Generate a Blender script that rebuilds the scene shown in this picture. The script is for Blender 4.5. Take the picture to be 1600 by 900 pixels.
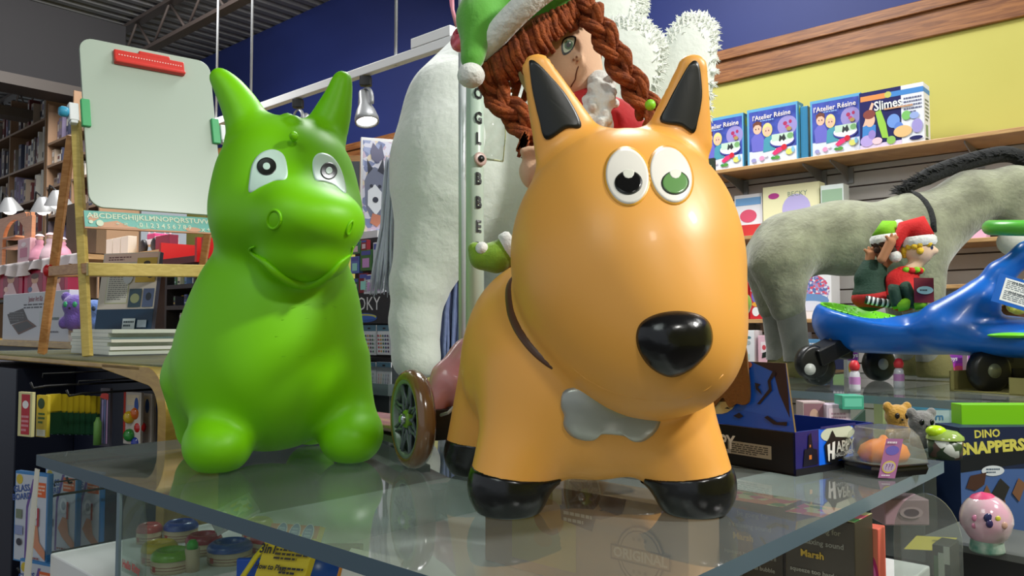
import bpy, bmesh, math, random
import numpy as np
from mathutils import Vector, Matrix
from mathutils.bvhtree import BVHTree
from mathutils.geometry import tessellate_polygon
random.seed(5)
scn = bpy.context.scene
COL = scn.collection
for _o in list(bpy.data.objects): bpy.data.objects.remove(_o)

# ---------------------------------------------------------------- camera, world, lights, exposure
FOC, HOR, CZ = 1250.0, 510.0, 1.327
PITCH = math.atan((HOR - 450) / FOC)
cam = bpy.data.cameras.new('camera'); camo = bpy.data.objects.new('camera', cam); COL.objects.link(camo)
cam.sensor_width = 36; cam.lens = 36 * FOC / 1600; cam.clip_start = .02; cam.clip_end = 60
camo.location = (0, 0, CZ); camo.rotation_euler = (math.pi / 2 + PITCH, 0, 0)
scn.camera = camo
vs = scn.view_settings
vs.view_transform = 'Standard'; vs.look = 'None'; vs.gamma = 1; vs.use_curve_mapping = False
vs.exposure = 0.54
w = bpy.data.worlds.new('world'); scn.world = w; w.use_nodes = True
w.node_tree.nodes['Background'].inputs[0].default_value = (.86, .93, 1, 1)
w.node_tree.nodes['Background'].inputs[1].default_value = .33

def area(loc, target, size, power, col=(1, 1, 1), sy=None):
    l = bpy.data.lights.new('ceiling_or_fill_light', 'AREA'); l.energy = power; l.color = col
    l.size = size
    if sy: l.shape = 'RECTANGLE'; l.size_y = sy
    o = bpy.data.objects.new('ceiling_or_fill_light', l); COL.objects.link(o); o.location = loc
    o.rotation_euler = (Vector(target) - Vector(loc)).to_track_quat('-Z', 'Y').to_euler()
    return o
def spotl(loc, target, power, ang=60, r=.05, col=(1, 1, 1), blend=.4):
    l = bpy.data.lights.new('track_lamp_light', 'SPOT'); l.energy = power; l.color = col
    l.spot_size = math.radians(ang); l.shadow_soft_size = r; l.spot_blend = blend
    o = bpy.data.objects.new('track_lamp_light', l); COL.objects.link(o); o.location = loc
    o.rotation_euler = (Vector(target) - Vector(loc)).to_track_quat('-Z', 'Y').to_euler()
    return o
area((.9, -1.3, 3.3), (.1, 1.0, 1.4), .3, 15, (1, .98, .93))            # front lamp
area((2.3, .35, 3.3), (-.3, 1.3, 1.3), .28, 58, (1, .98, .93))            # key: right, front, above
area((-1.5, -1.0, 3.9), (-.2, 2, 1.2), 1.2, 12, (.9, 1, .96))           # added fill light from the left, no real lamp
area((3.0, 1.6, 3.9), (2.6, 4.2, 2), .9, 32, (1, 1, .98))               # right wall
area((0.2, 3.4, 4.0), (0.2, 3.6, 1), 1.2, 70, (1, 1, 1))                # over the middle tables
area((-2.5, 4.6, 4.0), (-3.6, 6.0, 1), 1.4, 100, (1, .98, .95))         # over the left shelves

# ---------------------------------------------------------------- pixel helpers, room axes
cp, sp = math.cos(PITCH), math.sin(PITCH)
CAM = Vector((0, 0, CZ))
def ray(px, py):
    u = (px - 800) / FOC; v = (450 - py) / FOC
    return Vector((u, cp - v * sp, sp + v * cp))
def P(px, py, Y):
    d = ray(px, py); return CAM + d * (Y / d.y)
def S(px, py, z):
    d = ray(px, py); return CAM + d * ((z - CZ) / d.z)
def onpl(px, py, o, n):
    d = ray(px, py); return CAM + d * ((Vector(o) - CAM).dot(n) / d.dot(n))
AA = math.radians(48)
A = Vector((-math.sin(AA), math.cos(AA), 0))     # the back wall, table left edge run this way
B = Vector((math.cos(AA), math.sin(AA), 0))
Z = Vector((0, 0, 1)); X = Vector((1, 0, 0)); Yv = Vector((0, 1, 0))
T = 1.10                                         # top of the acrylic display

# ---------------------------------------------------------------- materials
def lin(c):
    return tuple(((x / 255) / 12.92 if x / 255 <= .04045 else ((x / 255 + .055) / 1.055) ** 2.4) for x in c[:3]) + (1,)
_m = {}
def M(col, rough=.5, metal=0, bump=0, bs=200, sheen=0, coat=0, emit=0, col2=None, cs=8, spec=.5, sss=0, detail=4, stretch=None):
    key = (tuple(col), rough, metal, bump, bs, sheen, coat, emit, tuple(col2) if col2 else None, cs, spec, sss, stretch)
    if key in _m: return _m[key]
    m = bpy.data.materials.new('mat'); m.use_nodes = True; nt = m.node_tree; p = nt.nodes['Principled BSDF']
    p.inputs['Base Color'].default_value = lin(col); p.inputs['Roughness'].default_value = rough
    p.inputs['Metallic'].default_value = metal; p.inputs['Specular IOR Level'].default_value = spec
    if sheen: p.inputs['Sheen Weight'].default_value = sheen; p.inputs['Sheen Roughness'].default_value = .5
    if coat: p.inputs['Coat Weight'].default_value = coat; p.inputs['Coat Roughness'].default_value = .08
    if sss:
        p.inputs['Subsurface Weight'].default_value = sss; p.inputs['Subsurface Scale'].default_value = .02
        p.inputs['Subsurface Radius'].default_value = (1, .5, .25)
    if emit: p.inputs['Emission Color'].default_value = lin(col); p.inputs['Emission Strength'].default_value = emit
    if bump or col2:
        tc = nt.nodes.new('ShaderNodeTexCoord'); mp = nt.nodes.new('ShaderNodeMapping')
        nt.links.new(tc.outputs['Object'], mp.inputs[0])
        if stretch: mp.inputs['Scale'].default_value = stretch
    if bump:
        n = nt.nodes.new('ShaderNodeTexNoise'); n.inputs['Scale'].default_value = bs; n.inputs['Detail'].default_value = detail
        b = nt.nodes.new('ShaderNodeBump'); b.inputs['Strength'].default_value = bump; b.inputs['Distance'].default_value = .004
        nt.links.new(mp.outputs[0], n.inputs['Vector']); nt.links.new(n.outputs[0], b.inputs['Height']); nt.links.new(b.outputs[0], p.inputs['Normal'])
    if col2:
        n = nt.nodes.new('ShaderNodeTexNoise'); n.inputs['Scale'].default_value = cs; n.inputs['Detail'].default_value = 6
        r = nt.nodes.new('ShaderNodeValToRGB'); r.color_ramp.elements[0].position = .35; r.color_ramp.elements[1].position = .65
        r.color_ramp.elements[0].color = lin(col); r.color_ramp.elements[1].color = lin(col2)
        nt.links.new(mp.outputs[0], n.inputs['Vector']); nt.links.new(n.outputs[0], r.inputs[0]); nt.links.new(r.outputs[0], p.inputs['Base Color'])
    _m[key] = m; return m
def wood(c1, c2, rough=.45, scale=(3, 3, 40), coat=.2):
    key = ('w', tuple(c1), tuple(c2), rough, scale)
    if key in _m: return _m[key]
    m = bpy.data.materials.new('wood'); m.use_nodes = True; nt = m.node_tree; p = nt.nodes['Principled BSDF']
    tc = nt.nodes.new('ShaderNodeTexCoord'); mp = nt.nodes.new('ShaderNodeMapping'); mp.inputs['Scale'].default_value = scale
    n = nt.nodes.new('ShaderNodeTexNoise'); n.inputs['Scale'].default_value = 2.5; n.inputs['Detail'].default_value = 8; n.inputs['Distortion'].default_value = 1.2
    r = nt.nodes.new('ShaderNodeValToRGB'); r.color_ramp.elements[0].position = .35; r.color_ramp.elements[1].position = .68
    r.color_ramp.elements[0].color = lin(c1); r.color_ramp.elements[1].color = lin(c2)
    for a, b in ((tc.outputs['Object'], mp.inputs[0]), (mp.outputs[0], n.inputs['Vector']), (n.outputs[0], r.inputs[0]), (r.outputs[0], p.inputs['Base Color'])): nt.links.new(a, b)
    p.inputs['Roughness'].default_value = rough; p.inputs['Coat Weight'].default_value = coat
    _m[key] = m; return m
def busy(cols, scale=30, rough=.35, key=None):
    key = ('b', tuple(map(tuple, cols)), scale, rough)
    if key in _m: return _m[key]
    m = bpy.data.materials.new('print'); m.use_nodes = True; nt = m.node_tree; p = nt.nodes['Principled BSDF']
    tc = nt.nodes.new('ShaderNodeTexCoord'); n = nt.nodes.new('ShaderNodeTexNoise'); n.inputs['Scale'].default_value = scale * .35; n.inputs['Detail'].default_value = 1
    v = nt.nodes.new('ShaderNodeTexVoronoi'); v.inputs['Scale'].default_value = scale
    r = nt.nodes.new('ShaderNodeValToRGB'); r.color_ramp.interpolation = 'CONSTANT'
    el = r.color_ramp.elements
    while len(el) < len(cols): el.new(.5)
    for i, c in enumerate(cols): el[i].position = i / len(cols) * .8 + (.12 if i else 0); el[i].color = lin(c)
    s = nt.nodes.new('ShaderNodeSeparateColor')
    nt.links.new(tc.outputs['Object'], n.inputs['Vector']); nt.links.new(tc.outputs['Object'], v.inputs['Vector'])
    nt.links.new(v.outputs['Color'], s.inputs[0]); nt.links.new(s.outputs[0], r.inputs[0]); nt.links.new(r.outputs[0], p.inputs['Base Color'])
    p.inputs['Roughness'].default_value = rough
    _m[key] = m; return m
def clear(tint=(235, 245, 240), haze=.06, hazecol=(200, 210, 205), rough=.02, ior=1.5, key='c', bump=0):
    """acrylic sheet: fresnel reflection over straight transparency, plus a little scuffed haze"""
    key = (key, tint, haze, hazecol, rough, ior)
    if key in _m: return _m[key]
    m = bpy.data.materials.new('acrylic'); m.use_nodes = True; nt = m.node_tree; nt.nodes.remove(nt.nodes['Principled BSDF'])
    out = nt.nodes['Material Output']
    t = nt.nodes.new('ShaderNodeBsdfTransparent'); t.inputs[0].default_value = lin(tint)
    g = nt.nodes.new('ShaderNodeBsdfGlossy'); g.inputs['Roughness'].default_value = rough
    d = nt.nodes.new('ShaderNodeBsdfDiffuse'); d.inputs[0].default_value = lin(hazecol)
    fr = nt.nodes.new('ShaderNodeFresnel'); fr.inputs[0].default_value = ior
    geo = nt.nodes.new('ShaderNodeNewGeometry'); mm = nt.nodes.new('ShaderNodeMath'); mm.operation = 'MULTIPLY'
    inv = nt.nodes.new('ShaderNodeMath'); inv.operation = 'SUBTRACT'; inv.inputs[0].default_value = 1
    nt.links.new(geo.outputs['Backfacing'], inv.inputs[1]); nt.links.new(fr.outputs[0], mm.inputs[0]); nt.links.new(inv.outputs[0], mm.inputs[1])
    m1 = nt.nodes.new('ShaderNodeMixShader'); m1.inputs[0].default_value = haze
    m2 = nt.nodes.new('ShaderNodeMixShader')
    nt.links.new(t.outputs[0], m1.inputs[1]); nt.links.new(d.outputs[0], m1.inputs[2])
    nt.links.new(m1.outputs[0], m2.inputs[1]); nt.links.new(g.outputs[0], m2.inputs[2]); nt.links.new(mm.outputs[0], m2.inputs[0])
    if bump:
        n = nt.nodes.new('ShaderNodeTexNoise'); n.inputs['Scale'].default_value = 60
        b = nt.nodes.new('ShaderNodeBump'); b.inputs['Strength'].default_value = bump
        nt.links.new(n.outputs[0], b.inputs['Height']); nt.links.new(b.outputs[0], g.inputs['Normal'])
    nt.links.new(m2.outputs[0], out.inputs[0]); _m[key] = m; return m

# ---------------------------------------------------------------- object helpers
MW = {}
def thing(name, label, cat, loc=(0, 0, 0), rotz=0, group=None, kind=None):
    o = bpy.data.objects.new(name, None); COL.objects.link(o); o.empty_display_size = .02
    o.location = loc; o.rotation_euler = (0, 0, rotz)
    MW[o.name] = Matrix.Translation(Vector(loc)) @ Matrix.Rotation(rotz, 4, 'Z')
    o['label'] = label; o['category'] = cat
    if group: o['group'] = group
    if kind: o['kind'] = kind
    return o
def tag(o, label, cat, group=None, kind=None):
    if label: o['label'] = label
    if cat: o['category'] = cat
    if group: o['group'] = group
    if kind: o['kind'] = kind
    return o
def dup(root, loc, rotz=0, label=None, group=None):
    def cp_(o, par):
        c = o.copy(); COL.objects.link(c)
        if par: c.parent = par
        for ch in o.children: cp_(ch, c)
        return c
    r = cp_(root, None); r.location = loc; r.rotation_euler = (0, 0, rotz)
    MW[r.name] = Matrix.Translation(Vector(loc)) @ Matrix.Rotation(rotz, 4, 'Z')
    if label: r['label'] = label
    if group: r['group'] = group
    return r
def text_mesh(body, bold=0, cache={}):
    k = (body, bold)
    if k in cache: return cache[k]
    c = bpy.data.curves.new('t', 'FONT'); c.body = body; c.size = 1; c.align_x = 'CENTER'; c.align_y = 'CENTER'
    c.resolution_u = 2; c.offset = bold
    o = bpy.data.objects.new('t', c); me = o.to_mesh()
    vs_ = [tuple(v.co) for v in me.vertices]; fs = [tuple(p.vertices) for p in me.polygons]
    o.to_mesh_clear(); bpy.data.objects.remove(o); bpy.data.curves.remove(c)
    cache[k] = (vs_, fs); return cache[k]

class MB:
    """collects shapes given in world space (or local to `fr`) into one mesh"""
    def __init__(s): s.v = []; s.f = []; s.mi = []; s.mats = []; s.sm = []
    def mat(s, m):
        if m not in s.mats: s.mats.append(m)
        return s.mats.index(m)
    def add(s, vs_, fs, m, smooth=False):
        b = len(s.v); s.v += [Vector(v) for v in vs_]; k = s.mat(m)
        for f in fs: s.f.append([b + i for i in f]); s.mi.append(k); s.sm.append(smooth)
    def box(s, o, u, v, n, w, h, d, m):
        """corner o, unit axes u,v,n, sizes w,h,d"""
        o = Vector(o); c = [o + u * (w * a) + v * (h * b) + n * (d * e) for a, b, e in ((0,0,0),(1,0,0),(1,1,0),(0,1,0),(0,0,1),(1,0,1),(1,1,1),(0,1,1))]
        s.add(c, [(3,2,1,0),(4,5,6,7),(0,1,5,4),(1,2,6,5),(2,3,7,6),(3,0,4,7)], m)
    def cbox(s, c, sx, sy, sz, m, u=X, v=Yv, n=Z):
        c = Vector(c); s.box(c - u * sx / 2 - v * sy / 2 - n * sz / 2, u, v, n, sx, sy, sz, m)
    def bar(s, a, b, w, d, m, side=None):
        a = Vector(a); b = Vector(b); n = (b - a); L = n.length; n.normalize()
        u = Vector(side) if side is not None else (n.cross(Z) if abs(n.z) < .95 else X.copy())
        u = (u - n * u.dot(n)).normalized(); v = n.cross(u)
        s.box(a - u * w / 2 - v * d / 2, u, v, n, w, d, L, m)
    def quad(s, pts, m): s.add(pts, [tuple(range(len(pts)))], m)
    def prism(s, pts, n, th, m, smooth=False):
        """polygon (3D pts), extruded by th along n"""
        k = len(pts); pts = [Vector(p) for p in pts]; a = pts; b = [p + n * th for p in pts]
        tri = tessellate_polygon([pts]); nn = Vector()
        for i in range(k): nn += a[i].cross(a[(i + 1) % k])
        flip = nn.dot(n) > 0
        fs = []
        for t in tri:
            t = tuple(t)
            tn = (a[t[1]] - a[t[0]]).cross(a[t[2]] - a[t[0]])
            if tn.dot(n) > 0: t = t[::-1]
            fs.append(t); fs.append(tuple(i + k for i in t[::-1]))
        for i in range(k):
            j = (i + 1) % k
            fs.append((i, j, j + k, i + k) if flip else (j, i, i + k, j + k))
        s.add(a + b, fs, m, smooth)
    def tube(s, pts, r, m, seg=8, cap=True, flat=1.0, up=None):
        pts = [Vector(p) for p in pts]; n = len(pts); rr = r if isinstance(r, (list, tuple)) else [r] * n
        vs_ = []; fs = []; pu = None
        for i, p in enumerate(pts):
            t = (pts[min(i + 1, n - 1)] - pts[max(i - 1, 0)]).normalized()
            if pu is None:
                pu = Vector(up) if up is not None else (t.cross(Z) if abs(t.z) < .9 else t.cross(X))
            pu = (pu - t * pu.dot(t)).normalized(); q = t.cross(pu)
            for k in range(seg):
                a = 2 * math.pi * k / seg
                vs_.append(p + pu * (math.cos(a) * rr[i]) + q * (math.sin(a) * rr[i] * flat))
        for i in range(n - 1):
            for k in range(seg):
                k2 = (k + 1) % seg; fs.append((i*seg+k, i*seg+k2, (i+1)*seg+k2, (i+1)*seg+k))
        if cap: fs.append(tuple(range(seg))[::-1]); fs.append(tuple((n-1)*seg+k for k in range(seg)))
        s.add(vs_, fs, m, True)
    def lathe(s, prof, c, m, axis=Z, seg=32, sx=1, sy=1, ref=None, close=True):
        """prof = [(r, h)...] about axis through c"""
        c = Vector(c); axis = Vector(axis).normalized()
        u = Vector(ref) if ref is not None else (X.copy() if abs(axis.x) < .9 else Yv.copy())
        u = (u - axis * u.dot(axis)).normalized(); v = axis.cross(u)
        vs_ = []; fs = []; n = len(prof)
        for r, h in prof:
            for k in range(seg):
                a = 2 * math.pi * k / seg
                vs_.append(c + axis * h + u * (math.cos(a) * r * sx) + v * (math.sin(a) * r * sy))
        for i in range(n - 1):
            for k in range(seg):
                k2 = (k + 1) % seg; fs.append((i*seg+k, i*seg+k2, (i+1)*seg+k2, (i+1)*seg+k))
        if close:
            if prof[0][0] > 1e-5: fs.append(tuple(range(seg))[::-1])
            if prof[-1][0] > 1e-5: fs.append(tuple((n-1)*seg+k for k in range(seg)))
        s.add(vs_, fs, m, True)
    def ball(s, c, rx, ry, rz, m, seg=16, R=None):
        vs_ = []; fs = []; rows = seg // 2 + 1; c = Vector(c)
        for i in range(rows):
            th = math.pi * i / (rows - 1)
            for k in range(seg):
                a = 2 * math.pi * k / seg; q = Vector((rx * math.sin(th) * math.cos(a), ry * math.sin(th) * math.sin(a), -rz * math.cos(th)))
                vs_.append(c + (R @ q if R else q))
        for i in range(rows - 1):
            for k in range(seg):
                k2 = (k + 1) % seg; fs.append((i*seg+k, i*seg+k2, (i+1)*seg+k2, (i+1)*seg+k))
        s.add(vs_, fs, m, True)
    def text(s, body, c, u, v, size, m, off=.0004, bold=0, wscale=1):
        tv, tf = text_mesh(body, bold); n = u.cross(v).normalized(); c = Vector(c)
        s.add([c + u * (a * size * wscale) + v * (b * size) + n * off for a, b, _ in tv], tf, m)
    def art(s, o, u, v, w, h, shapes, off=.0004, step=.00025):
        """flat print: shapes in 0..1 face coordinates"""
        o = Vector(o); n = u.cross(v).normalized()
        for i, q in enumerate(shapes):
            e = n * (off + step * i); at = lambda x, y: o + u * (x * w) + v * (y * h) + e
            if q[0] == 'r': _, x0, y0, x1, y1, c = q; s.quad([at(x0,y0), at(x1,y0), at(x1,y1), at(x0,y1)], c)
            elif q[0] == 'e':
                _, x, y, rx, ry, c = q; s.quad([at(x + rx * math.cos(a), y + ry * math.sin(a)) for a in [2*math.pi*k/20 for k in range(20)]], c)
            elif q[0] == 'p':
                pts = [at(*p) for p in q[1]]
                tr = tessellate_polygon([pts]); fs = []
                for t in tr:
                    t = tuple(t); tn = (pts[t[1]] - pts[t[0]]).cross(pts[t[2]] - pts[t[0]])
                    fs.append(t if tn.dot(n) > 0 else t[::-1])
                s.add(pts, fs, q[2])
            elif q[0] == 't':
                _, body, x, y, size, c = q[:6]; rot = q[6] if len(q) > 6 else 0; b = q[7] if len(q) > 7 else 0; ws = q[8] if len(q) > 8 else 1
                uu = u * math.cos(rot) + v * math.sin(rot); vv = v * math.cos(rot) - u * math.sin(rot)
                s.text(body, o + u * (x * w) + v * (y * h), uu, vv, size, c, off + step * i, b, ws)
            elif q[0] == 'l':   # block of text lines (strokes): x0,y0,x1,y1,n,col
                _, x0, y0, x1, y1, nl, c = q; hh = (y1 - y0) / nl; rr = random.Random(int(x0 * 99 + y0 * 77))
                for k in range(nl):
                    xx = x0
                    end = x1 if k else x1 - (x1 - x0) * .3
                    while xx < end - .01 * (x1 - x0):
                        ww = min((x1 - x0) * rr.uniform(.06, .2), end - xx)
                        s.quad([at(xx, y0 + hh * (k + .25)), at(xx + ww, y0 + hh * (k + .25)), at(xx + ww, y0 + hh * (k + .75)), at(xx, y0 + hh * (k + .75))], c); xx += ww + (x1 - x0) * .03
    def build(s, name, parent=None, bevel=0, sub=0, smooth=None, bseg=2):
        me = bpy.data.meshes.new(name)
        vv = s.v
        if parent is not None:
            r = parent
            while r.parent: r = r.parent
            inv = MW[r.name].inverted(); vv = [inv @ v for v in s.v]
        me.from_pydata([tuple(v) for v in vv], [], s.f)
        for m in s.mats: me.materials.append(m)
        me.polygons.foreach_set('material_index', s.mi)
        me.polygons.foreach_set('use_smooth', [bool(x) if smooth is None else smooth for x in s.sm])
        me.update()
        o = bpy.data.objects.new(name, me); COL.objects.link(o)
        if parent is not None: o.parent = parent
        MW[o.name] = Matrix.Identity(4)
        if bevel:
            b = o.modifiers.new('b', 'BEVEL'); b.width = bevel; b.segments = bseg; b.limit_method = 'ANGLE'; b.angle_limit = math.radians(35); b.harden_normals = False
        if sub:
            b = o.modifiers.new('s', 'SUBSURF'); b.levels = sub; b.render_levels = sub
        return o
def one(fn, name, parent=None, **k):
    b = MB(); fn(b); return b.build(name, parent, **k)
def struct(o): o['kind'] = 'structure'; return o
def solo(o, label, cat, group=None, kind=None):
    """a thing that is one mesh: move its origin to its base"""
    me = o.data; n = len(me.vertices); co = np.empty(n * 3); me.vertices.foreach_get('co', co); co = co.reshape(-1, 3)
    c = co.mean(0); c[2] = co[:, 2].min(); co -= c; me.vertices.foreach_set('co', co.ravel()); o.location = c; me.update()
    return tag(o, label, cat, group, kind)

# ---------------------------------------------------------------- smooth solids (distance fields -> mesh)
def V3(p): return np.array(tuple(p), dtype=np.float32)
def sell(c, r, R=None):
    c = V3(c); r = np.array(r, dtype=np.float32); Rm = None if R is None else np.array(R.to_3x3().transposed(), dtype=np.float32)
    def f(p):
        q = p - c
        if Rm is not None: q = q @ Rm.T
        k0 = np.linalg.norm(q / r, axis=1); k1 = np.linalg.norm(q / (r * r), axis=1) + 1e-9
        return k0 * (k0 - 1) / k1
    return f
def scone(a, b, ra, rb, sq=None):
    """round cone from a to b; sq=(axis vector, factor) flattens it along axis"""
    a = V3(a); b = V3(b)
    if sq: ax = V3(Vector(sq[0]).normalized()); fk = sq[1]
    def f(p):
        pa = p - a; ba = b - a
        if sq:
            pa = pa + np.outer(pa @ ax, ax) * (1 / fk - 1); ba = ba + ax * float(ba @ ax) * (1 / fk - 1)
        h = np.clip((pa @ ba) / (ba @ ba), 0, 1)
        d = np.linalg.norm(pa - h[:, None] * ba, axis=1) - (ra + (rb - ra) * h)
        return d * (fk if sq else 1) if sq else d
    return f
def splane(o, n):
    o = V3(o); n = V3(Vector(n).normalized())
    return lambda p: (p - o) @ n
def smin(a, b, k):
    if k <= 0: return np.minimum(a, b)
    h = np.clip(.5 + .5 * (b - a) / k, 0, 1); return b + (a - b) * h - k * h * (1 - h)
def smax(a, b, k): return -smin(-a, -b, k)
def blend(ops):
    """ops = [(prim, k, 'u'|'s'|'i')]"""
    def f(p):
        d = None
        for q in ops:
            pr, k = q[0], q[1]; op = q[2] if len(q) > 2 else 'u'
            e = pr(p)
            if d is None: d = e
            elif op == 'u': d = smin(d, e, k)
            elif op == 's': d = smax(d, -e, k)
            else: d = smax(d, e, k)
        return d
    return f
def nets(f, lo, hi, h):
    lo = np.array(lo, dtype=np.float32); hi = np.array(hi, dtype=np.float32)
    n = np.ceil((hi - lo) / h).astype(int) + 1
    xs = [lo[i] + h * np.arange(n[i], dtype=np.float32) for i in range(3)]
    D = np.empty(n, dtype=np.float32); YY, ZZ = np.meshgrid(xs[1], xs[2], indexing='ij')
    yz = np.stack([YY.ravel(), ZZ.ravel()], 1)
    st = max(1, 200000 // len(yz))
    for i in range(0, n[0], st):
        xx = xs[0][i:i + st]
        pts = np.concatenate([np.repeat(xx, len(yz))[:, None], np.tile(yz, (len(xx), 1))], 1)
        D[i:i + st] = f(pts).reshape(len(xx), n[1], n[2])
    s = D < 0
    acc = np.zeros((n[0]-1, n[1]-1, n[2]-1, 3), dtype=np.float32); cnt = np.zeros(acc.shape[:3], dtype=np.float32)
    I = np.stack(np.meshgrid(*[np.arange(k - 1) for k in n], indexing='ij'), -1).astype(np.float32)
    cs = [(a, b, c) for a in (0, 1) for b in (0, 1) for c in (0, 1)]
    def sub(arr, c): return arr[c[0]:n[0]-1+c[0], c[1]:n[1]-1+c[1], c[2]:n[2]-1+c[2]]
    for c in cs:
        for ax in range(3):
            if c[ax]: continue
            e = list(c); e[ax] = 1
            d0 = sub(D, c); d1 = sub(D, e); m = (d0 < 0) != (d1 < 0)
            t = np.where(m, d0 / np.where(m, d0 - d1, 1), 0)
            q = np.zeros_like(acc); q[..., 0] = c[0]; q[..., 1] = c[1]; q[..., 2] = c[2]; q[..., ax] = t
            acc += q * m[..., None]; cnt += m
    act = cnt > 0; idx = -np.ones(act.shape, dtype=np.int64); idx[act] = np.arange(act.sum())
    vtx = lo + h * (I[act] + acc[act] / cnt[act][:, None])
    faces = []
    for ax in range(3):
        sl0 = [slice(None)] * 3; sl1 = [slice(None)] * 3; sl0[ax] = slice(0, -1); sl1[ax] = slice(1, None)
        a = s[tuple(sl0)]; b = s[tuple(sl1)]; m = a != b
        o1, o2 = [(1, 2), (2, 0), (0, 1)][ax]
        w_ = np.argwhere(m)
        ok = (w_[:, o1] > 0) & (w_[:, o2] > 0) & (w_[:, o1] < n[o1] - 1) & (w_[:, o2] < n[o2] - 1); w_ = w_[ok]
        ins = a[tuple(w_.T)]
        def g(d1, d2):
            q = w_.copy(); q[:, o1] -= d1; q[:, o2] -= d2; return idx[tuple(q.T)]
        F = np.stack([g(1, 1), g(0, 1), g(0, 0), g(1, 0)], 1)
        F[~ins] = F[~ins][:, ::-1]; faces.append(F)
    F = np.concatenate(faces)
    e = h * .3
    for _ in range(2):
        d = f(vtx); G = np.stack([(f(vtx + np.eye(3, dtype=np.float32)[i] * e) - f(vtx - np.eye(3, dtype=np.float32)[i] * e)) / (2 * e) for i in range(3)], 1)
        step = d[:, None] * G / (np.sum(G * G, 1)[:, None] + 1e-6)
        vtx = vtx - np.clip(step, -h * .5, h * .5)
    return vtx.astype(np.float64), F
def solid(name, f, lo, hi, h, m, parent=None, raw=None):
    v, F = nets(f, lo, hi, h) if raw is None else raw
    me = bpy.data.meshes.new(name)
    vv = v
    if parent is not None:
        r = parent
        while r.parent: r = r.parent
        inv = np.array(MW[r.name].inverted()); vv = v @ inv[:3, :3].T + inv[:3, 3]
    me.vertices.add(len(vv)); me.vertices.foreach_set('co', vv.ravel())
    me.loops.add(F.size); me.loops.foreach_set('vertex_index', F.ravel().astype(np.int32))
    me.polygons.add(len(F)); me.polygons.foreach_set('loop_start', np.arange(0, F.size, 4, dtype=np.int32))
    me.update(calc_edges=True); me.validate()
    me.polygons.foreach_set('use_smooth', [True] * len(me.polygons)); me.materials.append(m)
    o = bpy.data.objects.new(name, me); COL.objects.link(o)
    if parent is not None: o.parent = parent
    MW[o.name] = Matrix.Identity(4)
    o_bvh = BVHTree.FromPolygons([tuple(q) for q in v], [tuple(q) for q in F]) if len(F) < 400000 else None
    return o, o_bvh
def outline(pts, n=40):
    """smooth closed curve through pixel points"""
    k = len(pts); out = []; per = max(1, n // k)
    for i in range(k):
        p0, p1, p2, p3 = pts[i-1], pts[i], pts[(i+1) % k], pts[(i+2) % k]
        for j in range(per):
            t = j / per
            out.append(tuple(.5 * (2*p1[d] + (p2[d]-p0[d])*t + (2*p0[d]-5*p1[d]+4*p2[d]-p3[d])*t*t + (3*p1[d]-p0[d]-3*p2[d]+p3[d])*t**3) for d in (0, 1)))
    return out
def oval(cx, cy, rx, ry, rot=0, n=40):
    c, s_ = math.cos(math.radians(rot)), math.sin(math.radians(rot))
    return [(cx + rx*math.cos(a)*c - ry*math.sin(a)*s_, cy + rx*math.cos(a)*s_ + ry*math.sin(a)*c) for a in [2*math.pi*i/n for i in range(n)]]
def patch(b, bvh, pts, m, off=.0015, dome=0, rings=8, depth=.004, center=None, power=2):
    """raised patch that follows the surface of a solid; pts are directions from the viewpoint it was measured at"""
    n = len(pts); cx = sum(p[0] for p in pts) / n; cy = sum(p[1] for p in pts) / n
    if center: cx, cy = center
    def hit(x, y):
        d = ray(x, y).normalized(); h = bvh.ray_cast(CAM, d)
        return h
    vs_ = []; h0 = hit(cx, cy)
    if h0[0] is None: return
    nrm = lambda h: (h[1] if h[1].dot(h[0] - CAM) < 0 else -h[1])
    vs_.append(h0[0] + nrm(h0) * (off + dome)); last = h0
    for r in range(1, rings + 1):
        t = r / rings
        for (x, y) in pts:
            h = hit(cx + (x - cx) * t, cy + (y - cy) * t)
            if h[0] is None or (h[0] - last[0]).length > .06: h = last
            else: last = h
            vs_.append(h[0] + nrm(h) * (off + dome * max(0, 1 - t ** power)) )
    for (x, y) in pts:
        h = hit(x, y)
        if h[0] is None: h = last
        vs_.append(h[0] - nrm(h) * depth)
    fs = [(0, 1 + (k + 1) % n, 1 + k) for k in range(n)]
    for r in range(rings):
        a0 = 1 + r * n; a1 = 1 + (r + 1) * n
        for k in range(n):
            k2 = (k + 1) % n; fs.append((a0 + k, a0 + k2, a1 + k2, a1 + k))
    b.add(vs_, fs, m, True)
# ================================================================ the room
W0 = Vector((2.15, 3.4, 0)) + B * .32            # a point of the back wall
def wp(px, off=0, z=0, y=510):                   # foot of a pixel column on a plane parallel to the back wall
    q = onpl(px, y, W0 - B * off, B); return Vector((q.x, q.y, z))
def wz(px, py, off=0): return onpl(px, py, W0 - B * off, B).z
U = -A                                           # rightwards along the wall
CEIL = 4.35
BLUE = M((24, 38, 98), .6, col2=(28, 44, 108), cs=.7); YEL = M((188, 182, 90), .7, col2=(194, 188, 98), cs=1.2)
WOOD_D = wood((112, 66, 34), (158, 104, 58), scale=(2, 2, 30)); WOOD_L = wood((176, 134, 84), (206, 166, 112), scale=(2, 2, 20))
b = MB(); b.quad([(-14, -3, 0), (8, -3, 0), (8, 17, 0), (-14, 17, 0)], M((70, 66, 64), .5, col2=(84, 80, 76))); struct(b.build('floor'))
zb0 = wz(1600, 27); zb1 = zb0 + .17
wr = W0 + U * 3.6; wl = W0 - U * 8.2
b = MB(); L = (wr - wl).length
b.box(wl + Z * 0, U, Z, B, L, zb0 + .05, .12, YEL); b.box(wl + Z * (zb0 + .05), U, Z, B, L, CEIL - zb0 - .05, .12, BLUE)
struct(b.build('wall_back'))
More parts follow.
